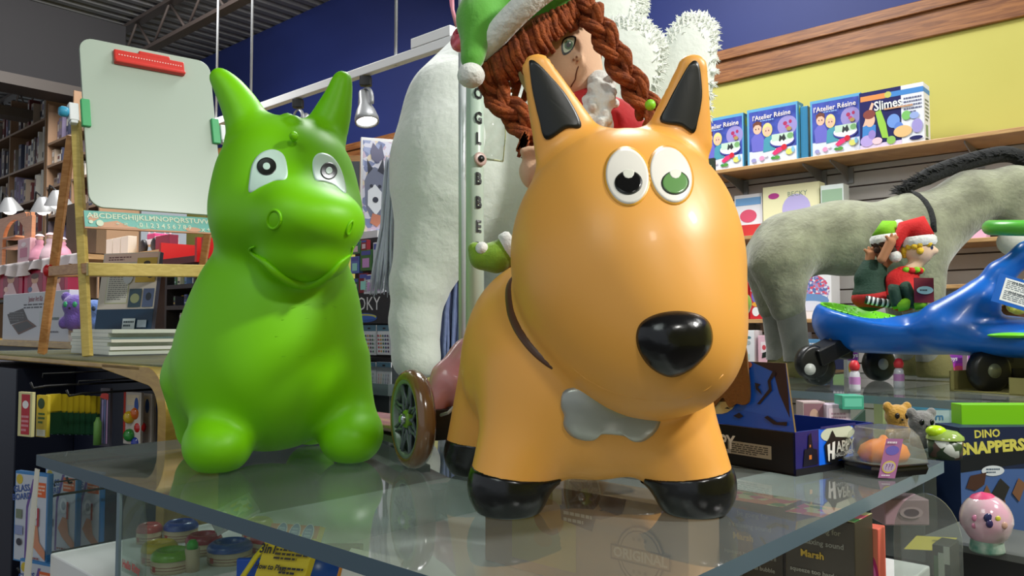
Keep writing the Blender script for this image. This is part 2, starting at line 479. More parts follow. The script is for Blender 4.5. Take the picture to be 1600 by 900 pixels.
b = MB(); b.box(wl + Z * zb0, U, Z, -B, L, .17, .025, WOOD_D); b.box(wl + Z * (zb0 + .125), U, Z, -B, L, .06, .045, WOOD_D)
struct(b.build('trim_1', bevel=.004))
# left side: room opens further, a dark bulkhead runs along B
FAR = M((44, 42, 46), .8)
b = MB(); b.box(wl + B * 3, B, Z, -U, .1, .1, .1, FAR)
p = wl + Z * 0
b = MB(); b.box(p - U * 5.2 + B * 2.6, U, Z, B, 5.4, CEIL, .12, FAR); struct(b.build('wall_far_left'))
b = MB(); b.box(wr - B * 8, B, Z, U, 8.1, CEIL, .12, YEL); struct(b.build('wall_right'))
# corrugated ceiling, ribs along B
b = MB(); cm = M((122, 122, 124), .55); n = 150; o = wl - U * 6 - B * 7; LL = L + 6; Wd = 12
vs_ = []; fs = []; k = 0; s0 = 0; prof = []
while s0 < LL:
    prof += [(s0, 0), (s0 + .07, 0), (s0 + .095, .045), (s0 + .145, .045)]; s0 += .17
for s_, z_ in prof: vs_ += [o + U * s_ + Z * (CEIL + z_), o + U * s_ + B * Wd + Z * (CEIL + z_)]
for i in range(len(prof) - 1): fs.append((2*i, 2*i+1, 2*i+3, 2*i+2))
b.add(vs_, fs, cm); struct(b.build('ceiling'))
# open web joists along A and girders along B
JM = M((84, 74, 70), .6)
def joist(off, z, dirn, start, ln, name, lab):
    t = thing(name, lab, 'ceiling beam', start + Z * z, kind='structure')
    q = MB()
    q.bar(start + Z * z, start + dirn * ln + Z * z, .09, .035, JM, side=dirn.cross(Z)); q.build('bottom_chord', t)
    q = MB(); q.bar(start + Z * (z + .34), start + dirn * ln + Z * (z + .34), .09, .035, JM, side=dirn.cross(Z)); q.build('top_chord', t)
    q = MB(); k = 0; x = 0
    while x < ln - .35:
        q.tube([start + dirn * x + Z * (z + (.34 if k % 2 else 0)), start + dirn * (x + .35) + Z * (z + (0 if k % 2 else .34))], .013, JM, 6); x += .35; k += 1
    q.build('web', t)
for i, off in enumerate((1.0, 3.0, 5.0)):
    joist(off, CEIL - .37, U, wl - U * 5 - B * off, LL - 1.2, 'trim_%d' % (i + 2), 'dark steel open web ceiling joist number %s from the blue wall' % ['one', 'two', 'three'][i])
# bulkhead on the left, hanging across the room along B
q0 = P(0, 110, 6.2)
bk = MB(); bx0 = Vector((q0.x, q0.y, 0)) - B * 2.5
bk.box(bx0 + Z * q0.z, B, Z, -U, 3.45, .62, .25, M((27, 26, 29), .8)); bk.box(bx0 + Z * (q0.z - .09), B, Z, -U, 3.45, .09, .3, M((62, 55, 50), .6))
struct(bk.build('trim_5'))
bk = MB(); q1 = P(0, 178, 7.4); bx1 = Vector((q1.x, q1.y, 0)) - B * 2
bk.box(bx1 + Z * q1.z, B, Z, -U, 8, .09, .2, M((104, 94, 84), .5)); struct(bk.build('trim_6'))
bk = MB(); bk.tube([P(60, 130, 8.5), P(112, 148, 8.2), P(150, 160, 8.0)], .14, M((104, 104, 108), .35, metal=.7), 20); tag(solo(bk.build('air_duct'), 'round grey air duct under the dark ceiling behind the easel board', 'duct'), None, None)

# ---------------------------------------------------------------- lighting track and its lamps
WHT = M((214, 216, 216), .4); GREY = M((150, 152, 154), .35, metal=.3); DK = M((24, 24, 26), .5)
tp = P(563, 118, 4.1); ta = onpl(280, 206, tp, B); tb = onpl(1010, 0, tp, B)
tz = tp.z
def tpt(px, z=tz): q = onpl(px, 300, tp, B); return Vector((q.x, q.y, z))
tr = thing('lighting_track', 'long white ceiling lighting track hanging on rods in front of the blue wall', 'lighting track', tpt(560))
q = MB(); q.box(tpt(240, tz), U, Z, B, (tpt(1000) - tpt(240)).length, .045, .04, WHT); q.build('rail', tr, bevel=.003)
q = MB(); q.box(tpt(640, tz + .047), U, Z, B, (tpt(702) - tpt(640)).length, .05, .05, WHT); q.build('power_box', tr, bevel=.003)
for px in (331, 385, 612, 900):
    q = MB(); a = tpt(px) + B * .02; q.tube([a, Vector((a.x, a.y, CEIL))], .008, GREY, 8); q.build('hanging_rod', tr)
def lamp(px, tilt, lab):
    a = tpt(px) + B * .02; t = thing('track_lamp', lab, 'lamp', a)
    q = MB(); q.cbox(a - Z * .03, .06, .04, .05, DK); q.build('adapter', t, bevel=.004)
    c = a - Z * .17
    q = MB(); pts = [c + U * (.055 * math.sin(k)) + Z * (.055 + .07 * math.cos(k) - .02) for k in [math.radians(x) for x in range(-115, 116, 15)]]
    q.tube(pts, .010, GREY, 8, flat=.5); q.build('yoke', t)
    ax = Vector(tilt).normalized()
    q = MB(); q.lathe([(.0, -.10), (.022, -.10), (.028, -.09), (.032, -.02), (.05, .02), (.062, .06), (.062, .085), (.055, .085), (.05, .07)], c, GREY, ax, close=False); q.build('lamp_head', t)
    q = MB(); q.lathe([(0, .075), (.053, .075), (.053, .07)], c, M((255, 252, 240), .3, emit=9), ax); q.build('bulb', t)
lamp(565, (.15, -.25, -.95), 'lit grey spot lamp on the ceiling track right of the green horns')
lamp(459, (-.5, -.3, -.75), 'grey spot lamp on the ceiling track behind the green hopper head')

# ---------------------------------------------------------------- right-hand wall fittings
SO = .32
zs = wz(1600, 197, SO)
SL = M((196, 192, 190), .5, col2=(206, 202, 200), cs=2); GR = M((88, 70, 64), .6)
def slat(px0, px1, z0, z1, off=.03, col=SL, name='wall_panel', lab=''):
    p0 = wp(px0); p1 = wp(px1); ln = (p1 - p0).length
    t = thing(name, lab, 'wall panel', p0 + Z * z0, kind='structure')
    q = MB(); q.box(p0 + Z * z0, U, Z, -B, ln, z1 - z0, off - .012, GR); q.build('groove_backing', t)
    q = MB(); z = z0
    while z < z1 - .01:
        q.box(p0 + Z * (z + .004), U, Z, -B, ln, min(.068, z1 - z - .004), off, col); z += .0762
    q.build('slats', t)
slat(700, 1900, .3, zs - .02, lab='white slatwall panel below the top shelf on the right', name='trim_7')
q = MB(); q.box(wp(700) + Z * (zs - .02), U, Z, -B, (wp(1900) - wp(700)).length, .075, .05, WOOD_D); struct(q.build('trim_8'))
def shelf(px0, px1, z, depth, lab, mt=WOOD_L, brk=(), th=.02, name='wall_shelf'):
    p0 = wp(px0); p1 = wp(px1); ln = (p1 - p0).length; t = thing(name, lab, 'shelf', p0 + Z * z)
    q = MB(); q.box(p0 + Z * (z - th) - B * .03, U, Z, -B, ln, th, depth - .03, mt); q.build('shelf_board', t, bevel=.003)
    for px in brk:
        a = wp(px, .03)
        q = MB(); q.prism([a + Z * (z - th), a + Z * (z - th - .085), a - B * (depth * .25) + Z * (z - th - .055), a - B * (depth * .8) + Z * (z - th - .012), a - B * (depth * .8) + Z * (z - th)], U, .005, GREY)
        q.box(a + Z * (z - th - .09), U, Z, -B, .03, .08, .012, GREY); q.build('bracket', t)
    return t
shelf(760, 1900, zs, SO, 'long light wood top shelf on the yellow wall holding blue craft boxes', brk=(1165, 1288, 1330, 1535))
# ================================================================ acrylic display the two hoppers stand on
def table():
    fc = S(922, 978, T); L = 1.215; W = 1.0      # front corner; left edge runs along A, right edge along B
    t = thing('display_table', 'clear acrylic display stand carrying the two big hopper toys', 'display stand', (0.2, 1.2, 0))
    top = clear((222, 232, 228), .30, (166, 172, 168), .03, 1.65, 'top')
    edge = M((84, 104, 118), .25, spec=.6, coat=.3)
    q = MB(); q.box(fc, B, A, Z * -1, W, L, .0005, top)
    th = .019
    q = MB()
    a0, a1, a2, a3 = fc, fc + B * W, fc + B * W + A * L, fc + A * L
    q.quad([a0, a1, a2, a3], top)
    d = Z * -th
    q.build('top_sheet', t)
    q = MB()
    for p0, p1 in ((a0, a1), (a1, a2), (a2, a3), (a3, a0)): q.quad([p0 + d, p1 + d, p1, p0], edge)
    q.build('polished_edge', t)
    pan = clear((240, 246, 244), .05, (190, 200, 200), .03, 1.45, 'panel')
    pe = M((150, 168, 176), .25, spec=.6)
    # upright panels under the top (corner + intermediate)
    def upright(p, dirv, wdt, h=.152, name='side_panel'):
        q = MB(); q.box(p + Z * (-th - h), dirv, Z, dirv.cross(Z), wdt, h, .006, pan)
        q.build(name, t)
    upright(fc + A * (L - .03) + B * .01, B, W - .04)
    upright(fc + A * .86 + B * .004, B, W - .03)
    q = MB(); q.box(fc + A * .858 - Z * (th + .152), A, Z, B, .010, .152, .004, M((120, 140, 150), .25, spec=.6)); q.build('panel_edge', t)
    upright(fc + A * .03 + B * (W - .012), A, L - .06)
    q = MB(); a = fc + A * (L - .012) - B * .004 - Z * .022; q.prism([a, a - A * .02, a - A * .01 - Z * .3 - B * .012, a + A * .022 - Z * .3 - B * .014], -B, .0015, M((226, 220, 206), .7)); solo(q.build('paper_strip'), 'white paper strip taped to the left corner of the display', 'paper strip')
    base = M((232, 232, 232), .4)
    q = MB(); q.box(fc + A * .02 + B * .02 - Z * .215, B, A, Z, W - .04, L - .04, .042, base); q.box(fc + A * .06 + B * .06 - Z * (T - .0), B, A, Z, W - .12, L - .12, T - .216, base)
    q.build('base_cabinet', t, bevel=.003)
table()
# ================================================================ the big dog hopper
ORG = M((244, 174, 78), .40, coat=.04, spec=.5, sss=.06)
BLK = M((12, 12, 14), .22, spec=.6, bump=.12, bs=90)
def dog():
    base = Vector((.10, 1.10, T))
    t = thing('hopper_dog', 'large orange inflatable hopper dog with black nose and black paws', 'toy', base)
    lfoot = (-.004, .985); rfoot = (.222, .985); lr = (-.060, 1.235); rr = (.19, 1.25)
    body = [(sell((.093, 1.135, T + .172), (.166, .185, .138)), 0),
            (sell((.075, 1.12, T + .24), (.115, .13, .085)), .05),
            (sell((.105, 1.02, T + .145), (.125, .09, .108)), .05)]
    for (x, y), sx in ((lfoot, -1), (rfoot, 1)):
        body.append((scone((x, y, T + .035), (x - sx * .045, y + .045, T + .15), .049, .070), .03))
    for (x, y), sx in ((lr, -1), (rr, 1)):
        body.append((scone((x, y, T + .035), (x - sx * .045, y - .03, T + .15), .043, .066), .022))
    bodyf = blend(body)
    hc = P(977, 398, 1.005)
    head = [(sell(hc, (.1445, .135, .158)), 0),
            (sell(P(988, 455, .955), (.124, .118, .133)), .04),
            (sell(P(1041, 545, .925), (.076, .082, .070)), .065)]
    def ear(bx, by, tx, ty, rb, rt):
        return scone(P(bx, by, 1.01), P(tx, ty, 1.0), rb, rt, sq=(Vector((0, 1, .1)), .45))
    ears = [ear(888, 226, 840, 108, .045, .0195), ear(1060, 217, 1082, 109, .044, .0195)]
    headf = blend(head + [(e, .02) for e in ears])
    full = blend([(bodyf, 0), (headf, .012)])
    feet_cut = splane((0, 0, T + .001), (0, 0, -1))
    f = blend([(full, 0), (feet_cut, .006, 'i')])
    o, bvh = solid('body', f, (-.11, .78, T - .01), (.31, 1.36, T + .64), .0052, ORG, t)
    # black socks: same field, cut by a tilted plane, a shade thicker
    for (x, y), tilt in ((lfoot, (.14, -.05, 1)), (rfoot, (-.14, -.03, 1)), (lr, (.1, 0, 1)), (rr, (-.1, 0, 1))):
        g = lambda p, x=x, y=y, tilt=tilt: smax(f(p) - .0016, splane((x, y, T + .052), tilt)(p), .0035)
        solid('paw', g, (x - .062, y - .075, T - .006), (x + .062, y + .075, T + .075), .003, BLK, t)
    # collar
    _, bb = solid('tmp', bodyf, (-.11, .78, T - .01), (.31, 1.36, T + .4), .008, ORG); bpy.data.objects.remove(_)
    c3 = [bb.ray_cast(CAM, ray(*q).normalized())[0] for q in ((799, 455), (824, 541), (905, 600))]
    co = c3[1]; cn = (c3[0] - co).cross(c3[2] - co).normalized()
    hp = [bb.ray_cast(CAM, ray(*q).normalized())[0] for q in ((797, 440), (795, 462), (798, 490), (810, 517), (832, 546), (858, 568), (886, 582), (912, 596), (940, 606))]
    hp = [h for h in hp if h]
    mx = .105
    loop = hp + [Vector((2 * mx - h.x, h.y, h.z)) for h in hp[::-1]]
    a_, z_ = loop[-1], loop[0]
    loop += [a_.lerp(z_, k / 6) + Vector((0, .05 * math.sin(math.pi * k / 6), .035 * math.sin(math.pi * k / 6))) for k in range(1, 6)]
    dn = []
    for i in range(len(loop)):
        for j in range(4): dn.append(loop[i].lerp(loop[(i + 1) % len(loop)], j / 4))
    for _ in range(3): dn = [(dn[i-1] + dn[i] * 2 + dn[(i+1) % len(dn)]) / 4 for i in range(len(dn))]
    q = MB(); vs_ = []; m_ = len(dn)
    for i, p in enumerate(dn):
        h = bb.find_nearest(p); p0 = h[0]; nn = (p0 - Vector((.10, 1.12, T + .17))).normalized(); nn = h[1] if h[1].dot(nn) > 0 else -h[1]
        tg = (dn[(i+1) % m_] - dn[i-1]).normalized(); sd = nn.cross(tg).normalized()
        for x, y in ((-.0052, -.004), (-.0052, .0012), (-.0030, .0024), (.0030, .0024), (.0052, .0012), (.0052, -.004)): vs_.append(p0 + sd * x + nn * y)
    q.add(vs_, [(i * 6 + k, i * 6 + (k + 1) % 6, ((i + 1) % m_) * 6 + (k + 1) % 6, ((i + 1) % m_) * 6 + k) for i in range(m_) for k in range(6)], M((92, 58, 34), .4), True); q.build('collar', t)
    w_ = M((236, 232, 222), .4, col2=(226, 222, 212), cs=12)
    rim = M((238, 172, 62), .35)
    for k, (cx, cy, rx, ry, rot, pc, px_, py_) in enumerate(((980, 276, 33, 43.5, -8, (14, 14, 14), 982, 287), (1048, 274, 31, 44, -17, (104, 150, 88), 1054, 287))):
        e = MB(); patch(e, bvh, oval(cx, cy, rx + 3.5, ry + 3.5, rot), rim, off=.0007)
        eo = e.build('eye_rim', t)
        e = MB(); patch(e, bvh, oval(cx, cy, rx, ry, rot), w_, off=.0013, rings=10)
        eo = e.build('eye', t)
        q = MB(); pm = M(pc, .2)
        patch(q, bvh, oval(px_, py_, 21.5, 18.5, -4), M((40, 44, 38), .4), off=.0018)
        patch(q, bvh, oval(px_, py_, 19.5, 16.8, -4), pm, off=.0022)
        q.build('pupil', eo)
        q = MB(); patch(q, bvh, [(px_ + (x), py_ - 16.5 + y) for x, y in ((-9, 0), (-8, 5), (-5, 9), (0, 10.5), (5, 9), (8, 5), (9, 0), (5, -2.5), (0, -3.2), (-5, -2.5))], M((228, 228, 214), .4), off=.0026)
        q.build('highlight', eo)
    nose = outline([(994, 527), (1001, 505), (1025, 491), (1058, 486), (1090, 491), (1108, 505), (1113, 530), (1105, 553), (1080, 577), (1049, 589), (1019, 576), (1000, 552)], 60)
    q = MB(); patch(q, bvh, nose, BLK, off=.001, dome=.017, rings=12, power=2.6); q.build('nose', t)
    le = outline([(828.5, 95), (840, 99), (860, 120), (887, 153), (908, 197), (885, 201), (854, 218), (843, 187), (833, 143), (828, 108)], 60)
    re_ = outline([(1077, 101), (1087, 96), (1093, 108), (1096, 150), (1090, 187), (1083, 208), (1063, 197), (1032, 190), (1043, 163), (1060, 130)], 60)
    for L in (le, re_):
        q = MB(); patch(q, bvh, L, M((14, 17, 15), .38, spec=.6), off=.0016, rings=8); q.build('inner_ear', t)
    # bone medal
    bone = outline([(880, 613), (893, 606), (918, 606), (935, 618), (965, 636), (996, 645), (1012, 640), (1028, 644), (1031, 655), (1024, 673), (1006, 687), (988, 688), (975, 680), (950, 677), (938, 678), (928, 686), (910, 686), (892, 679), (881, 664), (882, 648), (877, 634)], 63)
    q = MB(); patch(q, bb, bone, M((178, 180, 172), .3, metal=.45, bump=.1, bs=40), off=.003, dome=.004, rings=10, power=6, center=(950, 655)); q.build('bone_medal', t)
    # moulded seam under the muzzle
    pts = []
    for x, y in ((895, 575), (915, 592), (940, 606), (970, 617), (1005, 624), (1040, 627), (1075, 622), (1105, 608), (1130, 585)):
        h = bvh.ray_cast(CAM, ray(x, y).normalized())
        if h[0]: pts.append(h[0] + Vector((0, .0002, 0)))
    q = MB(); q.tube(pts, .0009, ORG, 6); q.build('seam', t)
    return bvh, f
DOG_BVH, DOG_F = dog()

# ================================================================ the green dinosaur hopper
GRN = M((120, 204, 0), .46, spec=.36)
def dino():
    r = Vector((.94, .35, 0)).normalized(); d = Vector((.35, -.94, 0)).normalized()
    t = thing('hopper_dinosaur', 'bright green inflatable hopper dinosaur with two horns and white cartoon eyes', 'toy', (-.41, 1.38, T))
    R = Matrix((r, -d, Z)).transposed()    # local x=right, y=back
    bc = P(421, 566, 1.40); hc = P(447, 292, 1.34)
    f = [(sell(bc, (.160, .180, .152), R), 0),
         (sell(P(436, 465, 1.37), (.128, .128, .13), R), .07),
         (sell(hc, (.117, .118, .118), R), .05),
         (sell(P(449, 340, 1.31), (.120, .115, .085), R), .04),
         (sell(P(487, 345, 1.215), (.074, .072, .048), R), .06),
         (scone(P(462, 338, 1.20), P(523, 352, 1.215), .040, .036), .03),
         (sell(P(478, 405, 1.235), (.064, .058, .038), R), .03)]
    for (x, y, rr) in ((337, 0, 0), (541, 0, 0)): pass
    lf = Vector((-.462, 1.262, T + .040)); rf = Vector((-.270, 1.345, T + .042))
    for q, s_ in ((lf, -1), (rf, 1)):
        f.append((sell(q, (.050, .062, .044), R), .02))
        f.append((scone(q + Vector((0, .02, .012)), q + r * (-s_ * .03) - d * .06 + Z * .10, .044, .075), .03))
    for q in (bc + r * -.108 - d * .10, bc + r * .085 - d * .12):
        q = Vector((q.x, q.y, T + .045))
        f.append((scone(q, q + d * .05 + Z * .09, .046, .07), .025))
    tail = bc - d * .14
    f.append((scone(tail, tail - d * .16 + Z * -.02, .08, .02), .06))
    hs = .013
    def horn(pp, rad, Y):
        n_ = len(pp); pq = []; rq = []
        for i in range(n_ - 1):
            p0, p1, p2, p3 = pp[max(i-1, 0)], pp[i], pp[i+1], pp[min(i+2, n_-1)]
            for j in range(4):
                u_ = j / 4; pq.append(tuple(.5 * (2*p1[d_] + (p2[d_]-p0[d_])*u_ + (2*p0[d_]-5*p1[d_]+4*p2[d_]-p3[d_])*u_*u_ + (3*p1[d_]-p0[d_]-3*p2[d_]+p3[d_])*u_**3) for d_ in (0, 1))); rq.append(rad[i] + (rad[i+1] - rad[i]) * u_)
        pp = pq + [pp[-1]]; rad = rq + [rad[-1]]
        for i in range(len(pp) - 1): f.append((scone(P(*pp[i], Y), P(*pp[i+1], Y), rad[i], rad[i+1]), .004 if i else .03))
    horn([(392, 205), (378, 172), (360, 142), (343, 121)], [.038, .031, .024, .0155], 1.33)
    horn([(509, 206), (520, 178), (529, 150), (535, 125)], [.037, .030, .022, .0155], 1.38)
    # crest bumps
    f.append((scone(P(452, 195, 1.30), P(449, 183, 1.30), .014, .006), .012)); f.append((sell(P(459, 190, 1.285), (.012, .014, .010)), .010))
    f.append((sell(P(459, 213, 1.228), (.007, .010, .008)), .010))
    ff = blend(f + [(splane((0, 0, T + .001), (0, 0, -1)), .006, 'i')])
    # nostril rings
    o, bvh = solid('body', ff, (-.68, 1.08, T - .01), (-.14, 1.72, T + .70), .0056, GRN, t)
    for cx, cy, rx, ry, rot in ((428, 343, 10.5, 14.5, 10), (547, 356, 3.5, 11, 20)):
        q = MB()
        ring = []
        for x, y in oval(cx, cy, rx, ry, rot, 28):
            h = bvh.ray_cast(CAM, ray(x, y).normalized())
            if h[0]: ring.append(h[0] - h[1] * 0 + Vector((0, -.0006, 0)))
        if len(ring) > 5: q.tube(ring + [ring[0]], .0022, GRN, 8, cap=False); q.build('nostril', t)
    # smiling lip
    q = MB(); pts = []
    for x, y in outline([(398, 385), (418, 412), (445, 434), (475, 443), (505, 436), (530, 412), (548, 384)], 84)[:72]:
        h = bvh.ray_cast(CAM, ray(x, y).normalized())
        if h[0] and (not pts or (h[0] - pts[-1]).length < .05): pts.append(h[0] + Vector((0, -.003, -.001)))
    n = len(pts)
    q.tube(pts, [.0014 + .0066 * math.sin(math.pi * min(1, max(0, i / (n - 1)))) for i in range(n)], GRN, 10); q.build('lip', t)
    wm = M((206, 236, 222), .4)
    e1 = [(x / 3 + 240, y / 3 + 80) for x, y in ((450, 662), (451, 600), (465, 530), (500, 482), (555, 462), (605, 482), (626, 540), (622, 597), (565, 608), (500, 637))]
    e2 = [(x / 3 + 240, y / 3 + 80) for x, y in ((744, 535), (756, 492), (790, 478), (840, 500), (880, 565), (901, 665), (850, 630), (800, 612), (757, 602))]
    for e, (px_, py_, a, b, ia, ib) in ((e1, (417, 261, 15, 14, 5.5, 5.5)), (e2, (513, 268, 12.8, 13.5, 5, 5.5))):
        q = MB(); patch(q, bvh, outline(e, 60), wm, off=.0012, rings=10); eo = q.build('eye', t)
        q = MB(); patch(q, bvh, oval(px_, py_, a, b), M((22, 26, 22), .35), off=.0019); q.build('pupil', eo)
        q = MB(); patch(q, bvh, oval(px_, py_, ia, ib), wm, off=.0026); q.build('highlight', eo)
    # moulded crease lines on the chest
    q = MB()
    for pl in ([(440, 557), (470, 556), (500, 556), (522, 553)], [(430, 526), (470, 525), (520, 527)], [(455, 482), (480, 476), (505, 474), (525, 480)], [(440, 500), (480, 497), (510, 498)]):
        pts = [h[0] for h in (bvh.ray_cast(CAM, ray(x, y).normalized()) for x, y in pl) if h[0]]
        if len(pts) > 1: q.tube(pts, .0006, GRN, 6)
    q.build('moulded_crease', t)
dino()
# ================================================================ cartons on the right wall shelf
def carton(name, lab, cat, p, u, w, h, d, mt, front=None, side=None, group=None, back=None, bev=.0015, root_only=False, kindpart='printed_front'):
    """p = front bottom left corner, u = rightwards along the front; the box goes back by d"""
    nb = Z.cross(u).normalized()     # pointing away from viewer
    t = thing(name, lab, cat, p, group=group)
    q = MB(); q.box(p, u, Z, u.cross(Z), w, h, -d, mt)
    # fix winding of negative depth
    q = MB(); q.box(p + nb * d, u, Z, -nb, w, h, d, mt)
    q.build('box_body', t, bevel=bev)
    if front:
        q = MB(); q.art(p, u, Z, w, h, front, off=.0006); q.build(kindpart, t)
    if side:
        q = MB(); q.art(p + u * w, nb, Z, d, h, side, off=.0006); q.build('printed_side', t)
    return t
def C(*c, r=.45): return M(c, r)
SKIN = C(232, 184, 158)
def res_art():
    W_ = C(238, 238, 244); bl = M((50, 70, 150), .3, col2=(84, 96, 190), cs=14); lb = C(70, 150, 170); pu = C(104, 104, 196)
    return [('r', 0, 0, 1, 1, C(90, 160, 200)), ('r', .04, .03, .97, .95, bl),
            ('r', .04, .03, .97, .26, C(214, 222, 240)),
            ('e', .80, .62, .19, .17, C(150, 140, 200)), ('e', .76, .66, .04, .035, C(170, 40, 90)), ('e', .86, .68, .03, .03, C(170, 40, 90)), ('e', .80, .60, .04, .03, C(190, 60, 120)),
            ('p', [(.10, .25), (.08, .48), (.16, .56), (.28, .56), (.34, .46), (.34, .25)], pu),
            ('p', [(.32, .22), (.34, .44), (.42, .5), (.52, .48), (.56, .24)], lb),
            ('e', .21, .64, .085, .09, SKIN), ('p', [(.12, .66), (.12, .74), (.20, .78), (.29, .75), (.30, .66), (.24, .71), (.17, .71)], C(110, 60, 44)),
            ('e', .41, .60, .10, .12, C(240, 208, 130)), ('e', .41, .58, .07, .085, SKIN), ('p', [(.33, .62), (.36, .70), (.46, .70), (.49, .61), (.42, .66)], C(244, 214, 140)),
            ('e', .18, .64, .010, .012, C(40, 30, 40)), ('e', .24, .64, .010, .012, C(40, 30, 40)), ('e', .385, .585, .009, .011, C(40, 30, 40)), ('e', .44, .585, .009, .011, C(40, 30, 40)),
            ('e', .70, .36, .24, .10, C(60, 60, 150)), ('e', .70, .38, .23, .09, W_), ('r', .50, .38, .92, .50, C(190, 216, 196)), ('e', .86, .44, .06, .05, C(120, 170, 110)), ('e', .84, .56, .05, .035, C(170, 140, 80)),
            ('p', [(.64, .38), (.66, .48), (.70, .44), (.74, .49), (.78, .40), (.73, .36), (.70, .40), (.66, .36)], C(40, 46, 50)),
            ('p', [(.50, .18), (.60, .26), (.74, .28), (.70, .20), (.56, .14)], C(220, 50, 110)), ('e', .74, .26, .055, .05, C(206, 30, 50)), ('e', .60, .10, .06, .03, C(80, 150, 60)), ('e', .52, .10, .04, .025, C(60, 140, 60)),
            ('e', .84, .17, .07, .05, C(214, 216, 110)), ('e', .91, .20, .03, .05, C(130, 190, 220)), ('e', .30, .12, .05, .04, C(220, 150, 190)), ('e', .14, .10, .05, .035, C(150, 150, 200)), ('e', .38, .16, .04, .03, C(240, 220, 225)),
            ('t', "l'Atelier Résine", .5, .83, .036, C(236, 224, 206), .02, .012, .95), ('l', .28, .75, .66, .78, 1, C(150, 190, 230))]
def wallbox(px0, px1, ytop, z, off, d, **k):
    p0 = wp(px0, off, z); p1 = wp(px1, off, z); w = (p1 - p0).length; h = wz(px0, ytop, off) - z
    return p0, w, h
BB = M((58, 130, 170), .25)
SIDEB = [('r', 0, 0, 1, 1, C(52, 130, 168)), ('r', .2, .05, .5, .95, C(120, 190, 200)), ('e', .5, .85, .3, .08, C(190, 220, 90)), ('e', .6, .1, .3, .06, C(60, 60, 90))]
for i, (a, b_, yt, lab) in enumerate(((1098, 1166, 188, 'blue resin craft box with two painted children, leftmost on the top wall shelf'),
                                   (1172, 1252, 172, 'blue resin craft box with two painted children, between two others on the top wall shelf'),
                                   (1272, 1352, 158, 'blue resin craft box with two painted children, beside the slime kit box'))):
    p0, w, h = wallbox(a, b_, yt, zs, .27, .1)
    carton('craft_box', lab, 'box', p0, U, w, h, .075, BB, res_art(), SIDEB, group='blue resin craft boxes on the top shelf')
p0, w, h = wallbox(1256, 1268, 166, zs, .25, .1)
carton('craft_box', 'teal edged craft box seen from its side, tucked between two blue craft boxes', 'box', p0, U, w, h, .16, BB)
nv = M((34, 34, 92), .3); lb = C(60, 130, 200); slm = C(150, 200, 70)
sl_front = [('r', 0, 0, 1, 1, C(226, 230, 240)), ('r', 0, .06, .66, 1, nv), ('r', .02, .84, .42, .93, C(226, 140, 70)), ('r', .42, .84, 1, .93, lb), ('e', .46, .89, .055, .055, C(190, 190, 90)),
            ('r', 0, 0, .66, .08, C(214, 200, 230)), ('l', .70, .50, .97, .80, 5, C(96, 100, 130)),
            ('p', [(.04, .20), (.05, .42), (.14, .46), (.26, .40), (.26, .2)], lb), ('p', [(.05, .40), (.20, .80), (.24, .78), (.12, .42)], SKIN), ('e', .17, .50, .08, .12, SKIN), ('e', .16, .60, .10, .08, C(130, 60, 50)),
            ('p', [(.26, .62), (.34, .66), (.42, .40), (.46, .14), (.36, .16), (.30, .40)], slm), ('e', .54, .42, .10, .12, C(110, 150, 220)), ('e', .62, .30, .07, .09, C(90, 130, 210)), ('e', .12, .14, .11, .10, C(180, 160, 220)), ('e', .20, .24, .06, .08, C(150, 130, 200)), ('e', .28, .12, .08, .06, C(240, 200, 210)),
            ('e', .50, .10, .07, .07, C(140, 190, 90)), ('e', .68, .22, .14, .10, C(230, 190, 130)), ('e', .74, .48, .07, .08, C(120, 190, 100)), ('e', .86, .46, .07, .06, C(150, 170, 220)), ('e', .90, .28, .08, .12, C(160, 150, 210)), ('e', .88, .08, .10, .035, nv),
            ('t', 'Slimes', .46, .72, .062, C(226, 230, 226), .04, .02, .8), ('r', .40, .63, .84, .655, C(200, 150, 110))]
p0, w, h = wallbox(1350, 1452, 145, zs, .30, .1)
carton('slime_kit_box', 'white and navy slime kit box at the right end of the top shelf row', 'box', p0, U, w, h, .10, C(222, 226, 234), sl_front,
       [('r', 0, .84, 1, .92, lb), ('l', .2, .35, .8, .75, 6, C(120, 130, 120)), ('r', .25, .1, .6, .3, C(120, 150, 110)), ('e', .5, .05, .35, .03, C(40, 60, 60))])
# dark framed picture edge behind the dog's head
q = MB(); a = wp(1092, .45, wz(1092, 350, .45)); q.box(a, U, Z, -B, .11, .34, .02, M((34, 50, 34), .5)); q.box(a + U * .012 + Z * .012 - B * .021, U, Z, -B, .086, .29, .003, C(120, 150, 116)); solo(q.build('display_sign'), 'dark green framed sign edge showing right of the dog hopper ear', 'sign')
# middle and lower wall shelves
z2 = CZ + .013 * 4.6 / 1.25; 
shelf(1080, 1330, 1.365, .30, 'wood wall shelf with red packs behind the donkey rump', brk=(1180,))
shelf(1080, 1330, 1.115, .36, 'lower wood wall shelf with pink and white boxes behind the halloween tray')
shelf(1440, 1900, wz(1520, 372, .3), .30, 'short wood shelf with a pink box seen under the donkey neck')
shelf(1440, 1900, wz(1474, 444, .3), .26, 'narrow wood shelf between donkey chest and blue ride-on toy')
pk = [(C(238, 238, 244), [('r', .05, .05, .95, .3, C(214, 60, 60)), ('r', .05, .75, .95, .92, C(120, 170, 220)), ('e', .5, .5, .3, .15, C(226, 90, 120))]),
      (C(240, 236, 190), [('e', .6, .5, .25, .3, C(190, 180, 230)), ('t', 'BECKY', .62, .8, .035, C(130, 150, 130)), ('e', .2, .8, .1, .06, C(180, 60, 140))]),
      (C(214, 224, 220), [('r', .05, .6, .95, .9, C(150, 180, 150)), ('r', .1, .1, .9, .5, C(170, 180, 200))])]
zz = wz(1170, 368, .3)
shelf(1080, 1330, zz, .30, 'slim wood shelf with activity boxes above the donkey rump')
